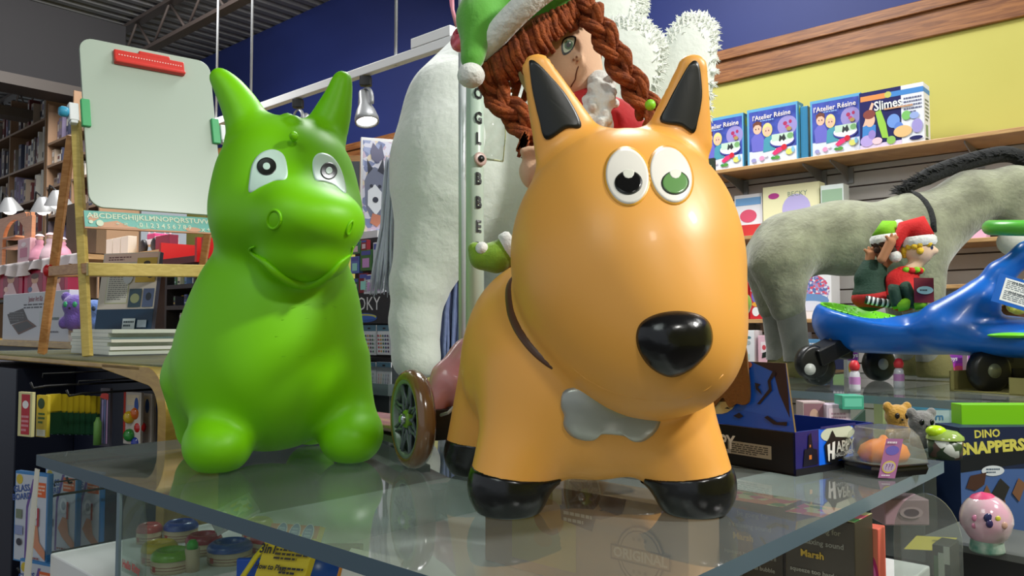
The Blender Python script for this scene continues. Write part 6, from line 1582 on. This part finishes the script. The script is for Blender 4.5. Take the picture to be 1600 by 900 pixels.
def clam():
    u = Vector((.93, .36, 0)).normalized(); w_ = Z.cross(u); c = S(1412, 745, T); o = Vector((c.x, c.y, T)) + w_ * .045 + u * .008
    t = thing('clamshell_toy', 'clear clamshell with orange squishy toy on black base beside the halloween tray', 'toy package', o)
    def ring(sx, sy, z): return [o + u * (sx * x) + w_ * (sy * y) + Z * z for x, y in ((-1, -.55), (-.7, -1), (.7, -1), (1, -.55), (1, .55), (.7, 1), (-.7, 1), (-1, .55))]
    def loft(q, rs, m):
        n = 8; vs_ = [p for r in rs for p in r]; fs = [(i*n+k, i*n+(k+1) % n, (i+1)*n+(k+1) % n, (i+1)*n+k) for i in range(len(rs)-1) for k in range(n)] + [tuple((len(rs)-1)*n+k for k in range(n)), tuple(range(n))[::-1]]; q.add(vs_, fs, m)
    q = MB(); loft(q, [ring(.051, .047, .001), ring(.054, .050, .010), ring(.052, .048, .016), ring(.056, .052, .017)], M((18, 18, 18), .3)); q.build('black_base', t, bevel=.001)
    q = MB(); loft(q, [ring(.054, .050, .018), ring(.052, .048, .030), ring(.044, .041, .058), ring(.034, .032, .070)], clear((240, 244, 240), .16, (210, 216, 210), .06, 1.9, 'dome', bump=.15)); q.build('clear_dome', t, bevel=.002)
    q = MB(); q.lathe([(0, .017), (.036, .018), (.041, .028), (.036, .040), (.022, .048), (.008, .051), (.004, .056), (0, .057)], o, M((255, 140, 0), .5), Z, 32, sx=1.0, sy=.85, ref=u); q.build('orange_toy', t)
    q = MB(); q.art(o - u * .060 - w_ * .046 + Z * .002, (u * .9 - w_ * .5).normalized(), (Z * .95 + u * .30).normalized(), .024, .060, [('r', 0, 0, 1, 1, C(170, 110, 160)), ('e', .5, .7, .4, .12, C(110, 100, 190)), ('e', .5, .28, .4, .16, C(214, 196, 90)), ('e', .5, .28, .34, .12, C(190, 170, 200)), ('t', '???', .5, .28, .012, C(120, 70, 130)), ('l', .1, .85, .9, .95, 1, C(230, 220, 230)), ('l', .15, .04, .85, .1, 1, C(230, 220, 230))], off=.001); q.build('pink_label', t)
clam()

# ================================================================ things inside the display, under the top
ZB = T - .173
CRD = M((206, 184, 156), .7, bump=.2, bs=60)
def tub(px, yc, r, col, lab, h=.034):
    c = S(px, yc, ZB); c = Vector((c.x, c.y, ZB)) + Yv * r * .6
    t = thing('round_play_tub', lab, 'tub', c)
    q = MB(); q.lathe([(0, 0), (r, 0), (r * 1.02, .004), (r * 1.02, h * .62), (0, h * .62)], c, CRD, Z, 32); 
    q.build('beige_base', t)
    q = MB(); [q.lathe([(r * 1.025, h * k), (r * 1.03, h * k + .0006), (r * 1.025, h * k + .0012)], c, C(150, 90, 80), Z, 32, close=False) for k in (.18, .32)]
    q.quad([c + Vector((math.sin(a) * r * 1.03, -math.cos(a) * r * 1.03, z)) for a, z in ((-.7, .004), (-.45, .004), (-.45, .013), (-.7, .013))], C(190, 60, 60)); q.build('printed_lines', t)
    q = MB(); q.lathe([(r * 1.04, h * .60), (r * 1.04, h * .72), (r * .96, h * .86), (r * .80, h * .98), (r * .70, h), (r * .62, h * .86), (r * .58, h * .72), (0, h * .70)], c, M(col, .3, coat=.3), Z, 36, close=False); q.build('coloured_rim', t)
tub(242, 882, .0285, (206, 180, 60), 'beige tub with yellow rim inside the acrylic display')
tub(260, 896, .031, (120, 170, 50), 'beige tub with lime rim beside the yellow one')
tub(276, 846, .030, (40, 74, 160), 'beige tub with blue rim at the back left of the display')
tub(312, 868, .030, (170, 40, 66), 'beige tub with dark red rim between the two blue tubs')
tub(352, 882, .036, (36, 84, 170), 'large beige tub with blue rim under the silver packet')
tub(414, 866, .030, (196, 50, 50), 'beige tub with red rim at the right of the silver packet')
tub(228, 850, .022, (190, 90, 90), 'small beige tub with salmon rim at the left back')
tub(398, 842, .028, (214, 196, 50), 'beige tub with bright yellow rim behind the red one')
q = MB(); c = S(300, 892, ZB); c.z = ZB; q.tube([c, c + Z * .036], .0115, CRD, 16); q.tube([c + Z * .036, c + Z * .044, c + Z * .05], [.009, .009, .005], M((70, 170, 60), .4), 14); solo(q.build('small_stamp_tube'), 'small beige tube with green cap standing between the tubs', 'tube')
# silver packet tilted on the tubs
q = MB(); a = P(340, 838, 1.25); u = (P(393, 808, 1.29) - a).normalized(); v = (P(322, 803, 1.30) - a).normalized(); n = u.cross(v); q.box(a, u, v, n, .075, .055, .006, M((190, 196, 200), .2, metal=.4, bump=.6, bs=60))
q.art(a + n * .006, u, v, .075, .055, [('r', .1, .2, .9, .85, busy([(200, 200, 206), (140, 130, 150), (180, 160, 120), (110, 120, 160)], 120, .2))], off=.001); solo(q.build('foil_packet'), 'silver foil packet leaning on the blue rimmed tub', 'packet')
# acrylic kitty stand-in panel: clear arched header with red script
def header(px0, px1, yb, yt, Y0, txt, lab, nm='display_header'):
    a = P(px0, yb, Y0); t = thing('acrylic_header', lab, 'sign', a)
    u = U; wd = .085; hd = .14; n = u.cross(Z)
    pts = [a, a + u * wd] + [a + u * (wd / 2 + wd / 2 * math.cos(x)) + Z * (hd * .55 + hd * .45 * math.sin(x)) for x in [math.pi * k / 16 for k in range(17)]]
    q = MB(); q.prism(pts, B, .003, clear((232, 238, 234), .13, (200, 206, 200), .05, 1.5, 'hdr')); q.build('arched_panel', t)
    if txt:
        q = MB(); q.text(txt, a + u * wd * .5 + Z * .016, (u + Z * -.0).normalized(), Z, .017, C(206, 30, 40), .0032, .05, .85); q.build('red_script', t)
header(190, 232, 893, 745, 1.33, 'Hello Kitty', 'arched clear header panel with red script lettering at the left of the display')
# yellow instruction card and neighbours hanging at the front left
def ycard():
    a = P(402, 915, 1.10); u = (P(492, 925, 1.06) - a).normalized(); v = (P(431, 828, 1.12) - a).normalized(); n = u.cross(v); w_ = .082; h = .082
    t = thing('game_pack', 'yellow three in one game pack with blue ovals below the table edge', 'game', a)
    q = MB(); q.box(a, u, v, n, w_, h, .012, C(226, 200, 30)); q.build('pack_body', t, bevel=.001)
    bl = C(40, 90, 180); wt = C(230, 234, 240)
    ov = []
    for x in (.26, .54, .82): ov += [('e', x, .86, .115, .17, wt), ('e', x, .86, .10, .155, bl), ('l', x - .06, .76, x + .06, .96, 4, C(150, 190, 230))]
    q = MB(); q.art(a + n * .012, u, v, w_, h, [('r', .0, .8, 1, 1, C(200, 60, 40)), ('e', .5, .70, .52, .16, C(226, 200, 30))] + ov + [('t', '3in1', .14, .58, .017, C(20, 20, 20), 0, .03), ('l', .3, .42, .97, .62, 3, C(60, 50, 20)), ('t', 'How to Play:', .30, .30, .010, C(20, 20, 20), 0, .03), ('l', .5, .20, .97, .34, 2, C(30, 30, 30)), ('r', .0, .0, 1, .12, C(20, 20, 24)), ('l', .05, .02, .9, .10, 1, C(220, 220, 220))], off=.0006); q.build('printed_front', t)
ycard()
def yframe(a, b_, c_, w_, m, nm, lab, cat):
    q = MB(); q.tube([a, b_, c_], w_, m, 8, flat=.4); solo(q.build(nm), lab, cat)
yframe(P(372, 912, 1.12), P(400, 870, 1.13), P(428, 838, 1.15), .008, C(226, 206, 30), 'yellow_pack_edge', 'yellow edged pack leaning left of the game pack', 'pack')
q = MB(); q.cbox(P(398, 900, 1.16), .05, .01, .05, C(30, 80, 180)); solo(q.build('blue_toy_pack', bevel=.002), 'blue pack behind the yellow edged pack', 'pack')
q = MB(); q.lathe([(0, -.008), (.032, -.008), (.034, 0), (.032, .008), (0, .008)], P(492, 900, 1.14), M((30, 84, 180), .3), Vector((.2, -.9, .2)), 28); solo(q.build('blue_disc_toy'), 'blue round toy just right of the yellow game pack', 'toy')
q = MB(); q.cbox(P(534, 905, 1.2), .06, .02, .10, C(90, 30, 90)); solo(q.build('purple_box', bevel=.002), 'purple box behind the orange rimmed tub', 'box')
q = MB(); c = P(570, 925, 1.02); q.prism([P(527, 910, 1.02), P(537, 873, 1.04), P(622, 892, 1.0), P(618, 930, .98)], Yv, .05, C(226, 222, 214)); q.tube([P(527, 910, 1.02), P(537, 873, 1.04), P(580, 880, 1.02), P(622, 893, 1.0)], .003, M((220, 140, 40), .4), 8); q.prism([P(550, 872, 1.06), P(600, 872, 1.06), P(622, 890, 1.04), P(560, 890, 1.04)], Yv, .01, C(214, 190, 110)); solo(q.build('white_bucket'), 'white bucket with orange rim below the front edge of the display', 'bucket')

# boxes seen through the top
def under(name, lab, cat, px0, px1, y, top, d, mt, shapes, side=None, z0=ZB):
    """face along A through pixel (px0,y) on the base"""
    a = S(px0, y, top); z0 += .001; a = Vector((a.x, a.y, z0)); b_ = onpl(px1, y, a, B); w_ = math.hypot(b_.x - a.x, b_.y - a.y)
    return carton(name, lab, cat, a, U, w_, top - z0, d, mt, shapes, side)
st_ = C(110, 70, 46)
seal = [('e', .80, .46, .105, .30, st_), ('e', .80, .46, .098, .28, C(196, 156, 122)), ('e', .80, .46, .09, .255, st_), ('e', .80, .46, .085, .24, C(196, 156, 122)), ('r', .67, .37, .93, .53, st_), ('r', .675, .39, .925, .51, C(180, 138, 104)), ('t', 'ORIGINAL', .80, .45, .020, C(226, 196, 166), 0, .03), ('t', '* * *', .80, .60, .014, st_), ('t', '* * *', .80, .28, .014, st_)]
under('cardboard_carton', 'brown cardboard carton with original stamp under the acrylic top by the dog paws', 'box', 758, 1075, 742, T - .028, .09, M((196, 156, 122), .75, bump=.1, bs=50),
      [('r', .16, .12, .50, .98, C(214, 180, 90)), ('e', .36, .66, .08, .2, C(206, 140, 40)), ('e', .33, .40, .05, .08, C(220, 170, 70)), ('p', [(.43, 1), (.43, .80), (.62, .74), (.72, .84), (.74, 1)], C(110, 66, 50)), ('p', [(.42, .82), (.43, .66), (.58, .60), (.60, .76)], C(96, 60, 50)), ('l', .44, .64, .58, .78, 2, C(226, 206, 186))] + seal)
BKB = M((62, 56, 42), .45)
tx = [('t', 'be going for', .55, .88, .010, C(130, 128, 104), 0, .02), ('t', 'a relaxing sound', .5, .76, .010, C(140, 140, 126), 0, .02), ('t', 'Marsh', .4, .64, .013, C(190, 160, 50), 0, .03), ('t', "squeeze too hard you'll", .5, .48, .0085, C(150, 150, 136), 0, .02), ('t', 'pop my blissful bubble', .5, .36, .0085, C(150, 150, 136), 0, .02), ('l', .1, .08, .4, .28, 4, C(110, 110, 100)), ('r', .55, .02, .98, .26, C(220, 220, 214))] + [('r', .58 + .028 * i, .04, .58 + .028 * i + (.008 if i % 3 else .014), .22, C(20, 20, 20)) for i in range(14)]
rain = [('r', 0, 0, 1, 1, busy([(200, 80, 110), (60, 130, 60), (206, 206, 150), (206, 120, 80)], 60))]
def topart(t, a, w_, d): q = MB(); q.art(a, U, B, w_, d, rain, off=.0008); q.build('printed_top', t)
for px0, px1, y, lab in ((1122, 1222, 778, 'black toy box with grey writing under the acrylic, left one of two'), (1226, 1335, 800, 'black toy box with yellow and grey writing under the acrylic, right one of two')):
    t = under('black_toy_box', lab, 'box', px0, px1, y, T - .03, .07, BKB, tx)
    a = S(px0, y, T - .03); b_ = onpl(px1, y, a, B); topart(t, Vector((a.x, a.y, T - .03)), math.hypot(b_.x - a.x, b_.y - a.y), .07)
t = under('pink_pop_toy', 'pink ring toy in orange edged pack at the right of the display', 'toy pack', 1340, 1372, 822, T - .05, .03, C(226, 110, 90), [('r', .05, 0, .95, 1, C(226, 130, 100)), ('e', .55, .42, .45, .30, C(190, 50, 110)), ('e', .55, .42, .34, .22, C(240, 120, 180)), ('e', .55, .42, .2, .14, C(120, 30, 70)), ('p', [(0, .75), (.1, 1), (.4, .95), (.3, .7)], C(30, 40, 34)), ('t', 'POP', .2, .86, .012, C(230, 230, 220), .4, .03)])
header(1398, 1460, 925, 800, 1.12, None, 'plain clear arched header panel under the right edge of the display')
t = under('candy_box', 'black red and green box below the right edge of the display', 'box', 1456, 1484, 850, T - .075, .05, C(46, 46, 40), [('r', .0, .0, .95, .5, C(206, 60, 50)), ('l', .1, .1, .9, .4, 4, C(240, 180, 150)), ('r', .1, .5, .6, .85, C(70, 110, 70)), ('r', .35, .4, .7, .9, C(190, 200, 190)), ('r', .65, .75, 1, 1, C(200, 206, 200))])
q = MB(); a = P(1412, 858, 1.22); u = (P(1498, 862, 1.26) - a).normalized(); v = (P(1448, 820, 1.26) - a).normalized(); q.box(a, u, v, u.cross(v), .085, .040, .001, C(190, 178, 70)); q.art(a, u, v, .085, .04, [('l', .45, .6, .8, .8, 1, C(110, 100, 40))], off=.002); solo(q.build('yellow_note'), 'yellow paper note under the right corner of the display', 'note')
q = MB(); q.cbox(P(1405, 795, 1.28), .07, .05, .04, M((170, 140, 150), .5)); q.art(P(1405, 795, 1.28) + Vector((-.03, -.026, -.015)), X, Z, .06, .03, [('e', .6, .5, .3, .3, C(200, 170, 180)), ('e', .6, .5, .2, .2, C(90, 60, 80))], off=.001); solo(q.build('pale_toy_box', bevel=.002), 'pale pink toy box seen through the acrylic near the yellow note', 'box')
# ================================================================ right corner: egg toy, dino box, plush things
def egg():
    Y = 1.42; c = P(1541, 812, Y); t = thing('egg_toy', 'shiny pink and white egg toy on a teal base by the corner of the display', 'toy', P(1541, 862, Y))
    q = MB(); r = .042; prof = [(r * math.sin(a) * (1 if a > 1.4 else .96), -r * 1.08 * math.cos(a)) for a in [math.pi * k / 20 for k in range(21)]]
    m = M((222, 170, 190), .15, coat=1, col2=(200, 196, 190), cs=12); q.lathe(prof, c, m, Vector((-.15, 0, 1)), 40); e = q.build('egg_shell', t)
    q = MB(); q.lathe([(r * .62, 0), (r * .4, .010), (0, .016)], c + Vector((-.005, 0, r * .78)), C(206, 60, 110), Vector((-.15, 0, 1)), 24, close=False); q.build('egg_top_print', e)
    q = MB(); f = Vector((-.35, -.93, 0)).normalized(); s = -f.cross(Z) * -1
    for (x, z, rr, col) in ((.004, .012, .008, (40, 44, 90)), (.002, .002, .007, (50, 44, 90)), (-.012, .012, .005, (206, 200, 70)), (.028, .010, .006, (190, 120, 150)), (.030, -.006, .005, (190, 120, 150)), (-.024, 0, .006, (200, 160, 140))):
        dv = (f + s * (x / r) + Z * (z / r)).normalized(); q.ball(c + dv * r * .99, rr, rr * .4, rr * (.7 if rr > .01 else 1), M(col, .2), 12)
    q.build('egg_prints', e)
    q = MB(); b0 = P(1541, 862, Y); q.lathe([(0, 0), (.026, 0), (.028, .004), (.024, .030), (.028, .040), (0, .040)], Vector((c.x, c.y, b0.z)), M((90, 150, 130), .3, col2=(190, 206, 190), cs=40), Z, 28); q.build('egg_stand', t)
    return b0
eb = egg()
q = MB(); q.cbox(Vector((eb.x + .14, eb.y + .01, eb.z - .006)), .40, .20, .012, M((96, 100, 96), .4), u=U2, v=BK2); q.cbox(Vector((eb.x + .16, eb.y + .02, eb.z / 2 - .006)), .34, .15, eb.z - .02, M((40, 42, 44), .5), u=U2, v=BK2); solo(q.build('corner_shelf'), 'grey low shelf holding the egg toy at the lower right', 'shelf')
def dinobox():
    Y = 1.65; a = P(1505, 905, Y); t = thing('dinosaur_game_box', 'dinosaur snapping game box with yellow title and hands picture at the right edge', 'box', a)
    h = P(1508, 668, Y).z - a.z; u = Vector((.99, .10, 0)).normalized(); w_ = .25
    q = MB(); q.box(a + Z.cross(u) * .08, u, Z, -Z.cross(u), w_, h, .08, C(20, 40, 74)); q.build('box_body', t, bevel=.001)
    ye = C(206, 200, 90); br = C(120, 84, 60)
    q = MB(); q.art(a, u, Z, w_, h, [('r', 0, 0, 1, .72, C(66, 96, 150)), ('r', 0, .72, 1, 1, C(20, 34, 66)), ('p', [(0, .70), (.0, .80), (.6, .90), (.62, .76)], C(14, 20, 30)),
        ('t', 'DINO', .24, .955, .022, ye, .04, .03), ('t', 'SNAPPERS', .28, .865, .032, ye, .06, .05, 1.0), ('e', .28, .71, .10, .035, C(206, 214, 220)), ('l', .22, .69, .34, .73, 2, C(70, 90, 110)),
        ('p', [(.04, .60), (.08, .68), (.22, .70), (.2, .62), (.12, .58)], C(70, 44, 36)), ('p', [(.16, .30), (.18, .55), (.22, .62), (.28, .52), (.34, .62), (.38, .5), (.34, .3)], br), ('p', [(.26, .56), (.34, .66), (.42, .60), (.36, .5)], C(40, 40, 40)), ('p', [(.44, .56), (.5, .66), (.56, .62), (.5, .5)], br),
        ('r', 0, .0, 1, .3, busy([(60, 60, 40), (90, 90, 40), (130, 120, 50), (40, 50, 40)], 40)), ('p', [(0, .2), (.2, .36), (.5, .3), (.5, .1), (0, .05)], C(110, 110, 50)), ('r', .0, .0, 1, .04, C(150, 130, 40))], off=.0006); q.build('printed_front', t)
dinobox()
q = MB(); a = P(1504, 715, 1.70); q.box(a, X, Z, Yv, .22, P(1504, 632, 1.70).z - a.z, .04, M((120, 196, 20), .4)); q.box(a + Vector((.006, -.001, 0)), X, Z, Yv, .012, P(1504, 670, 1.7).z - a.z, .002, C(200, 204, 190)); solo(q.build('lime_box', bevel=.002), 'plain lime green box standing behind the dinosaur game box', 'box')
# tier between the stands
zt2 = P(1430, 712, 1.72).z
q = MB(); o = S(1255, 700, zt2); q.box(Vector((o.x, o.y, zt2 - .012)), U2, BK2, Z, .21, .26, .012, M((60, 74, 80), .3)); q.box(Vector((o.x, o.y, 0)) + U2 * .03 + BK2 * .03, U2, BK2, Z, .17, .20, zt2 - .013, M((44, 48, 52), .5)); solo(q.build('middle_tier'), 'dark grey low tier carrying plush toys between the two acrylic stands', 'shelf')
blobplush('plush_koala', 'grey koala plush with yellow ear behind the clamshell', 'toy', 1440, 660, 1.80, .028, (120, 118, 116), (14, 14, 16))
blobplush('plush_bear', 'mustard yellow plush behind the halloween tray', 'toy', 1402, 650, 1.86, .028, (186, 140, 50), (30, 24, 20))
def bowl():
    c = P(1477, 700, 1.62); t = thing('slime_tub', 'dark patterned tub with clear lime lid behind the clamshell', 'tub', c)
    q = MB(); q.lathe([(0, -.02), (.030, -.02), (.033, .018), (0, .018)], c, busy([(40, 60, 40), (60, 80, 50), (200, 206, 200), (90, 70, 60)], 60), Z, 28); q.build('tub_body', t)
    q = MB(); q.lathe([(.035, .018), (.034, .024), (.022, .034), (0, .038)], c, M((150, 176, 90), .15, coat=.6), Z, 28, close=False); q.ball(c + Vector((-.02, -.004, .034)), .020, .016, .012, M((190, 230, 30), .3), 14); q.build('lid', t)
bowl()
def tierbox(px0, px1, y0, y1, Y, c, lab, sh, nm='tier_box'):
    a = P(px0, y1, Y); carton(nm, lab, 'box', a, X, (px1 - px0) * Y / 1250, P(px0, y0, Y).z - a.z, .05, C(*c), sh)
tierbox(1425, 1490, 628, 690, 1.98, (206, 222, 226), 'white and blue puzzle box behind the koala plush', [('r', 0, .8, 1, 1, C(90, 160, 200)), ('e', .5, .3, .2, .12, C(214, 214, 120)), ('t', 'Learn', .5, .62, .024, C(80, 140, 190), 0, .02), ('e', .3, .2, .1, .1, C(190, 196, 200))])
tierbox(1380, 1422, 630, 690, 2.04, (176, 186, 130), 'pale green wavy patterned box behind the mustard plush', [('e', .5, .5, .4, .4, C(196, 206, 150)), ('e', .5, .5, .3, .3, C(176, 186, 130)), ('e', .5, .5, .2, .2, C(206, 214, 160))])
tierbox(1492, 1504, 628, 690, 1.98, (90, 150, 206), 'thin blue box left of the lime green box', [('r', .2, .4, .8, .8, C(206, 226, 236))])
tierbox(1255, 1290, 628, 682, 2.06, (190, 170, 170), 'grey pink photo box seen through the rear acrylic stand', [('r', .05, .3, .95, .95, C(150, 110, 120)), ('e', .5, .6, .2, .2, C(206, 170, 150))])
tierbox(1292, 1330, 632, 690, 2.04, (206, 190, 206), 'white and pink box under the left part of the rear acrylic stand', [('r', .1, .3, .9, .9, C(236, 214, 226)), ('l', .2, .4, .8, .8, 4, C(190, 150, 170))])
tierbox(1316, 1350, 618, 640, 2.02, (70, 170, 140), 'teal pack under the rear acrylic stand', [('r', .1, .2, .9, .8, C(110, 206, 176))])
q = MB(); q.prism([P(1298, 690, 1.9), P(1352, 640, 1.9), P(1354, 700, 1.9)], Yv, .01, M((50, 76, 64), .5)); solo(q.build('green_card'), 'dark green triangular card standing behind the halloween tray', 'card')
# small bottles and boxes on the rear stand
for px, py, Y, lab in ((1336, 612, 2.12, 'small clear bottle with red cap between the two casters'), (1405, 606, 2.2, 'small clear bottle with red cap left of the donkey front hooves')):
    c = S(px, py, T2); c.z = T2; t = thing('small_bottle', lab, 'bottle', c)
    q = MB(); q.lathe([(0, 0), (.014, 0), (.015, .01), (.013, .05), (.008, .058), (0, .058)], c, M((206, 206, 216), .1, coat=.5), Z, 18); q.build('bottle_body', t)
    q = MB(); q.lathe([(0, .058), (.012, .058), (.014, .07), (.008, .083), (0, .085)], c, C(206, 40, 50), Z, 18); q.build('cap', t); q = MB(); q.lathe([(.0145, .018), (.0145, .04)], c, C(190, 130, 190), Z, 18, close=False); q.build('label_band', t)
for x0, x1, y0, y1, Y, c, lab in ((1466, 1512, 552, 592, 2.75, (190, 60, 190), 'magenta and yellow toy pack under the blue ride-on'), (1512, 1540, 552, 590, 2.7, (236, 200, 220), 'pale pink toy pack under the blue ride-on'), (1324, 1342, 545, 590, 2.75, (226, 226, 232), 'white and red pack behind the clear bottle')):
    a = P(x0, y1, Y); a.z = T2; carton('toy_pack', lab, 'toy pack', a, X, (x1 - x0) * Y / 1250, P(x0, y0, Y).z - T2, .03, C(*c), [('r', .05, .6, .95, .92, C(140, 60, 170)), ('e', .3, .35, .2, .2, C(236, 206, 60)), ('e', .7, .3, .2, .2, C(226, 90, 120)), ('t', 'toys', .5, .78, .02, C(240, 240, 240), 0, .02)])
q = MB(); a = P(1556, 505, 2.9); q.box(Vector((a.x, a.y, a.z)), X, Z, Yv, .2, .14, .08, C(96, 60, 34)); q.art(a, X, Z, .2, .14, [('t', 'Pretzel', .35, .5, .04, C(206, 170, 110), .15, .02), ('e', .7, .3, .2, .1, C(140, 90, 40))], off=.001)
solo(q.build('snack_box'), 'brown snack box with slanted cream letters behind the ride-on column', 'box')
blobplush('plush_frog', 'small yellow green plush behind the ride-on steering column', 'toy', 1590, 455, 2.85, .04, (190, 196, 70), (20, 30, 20))
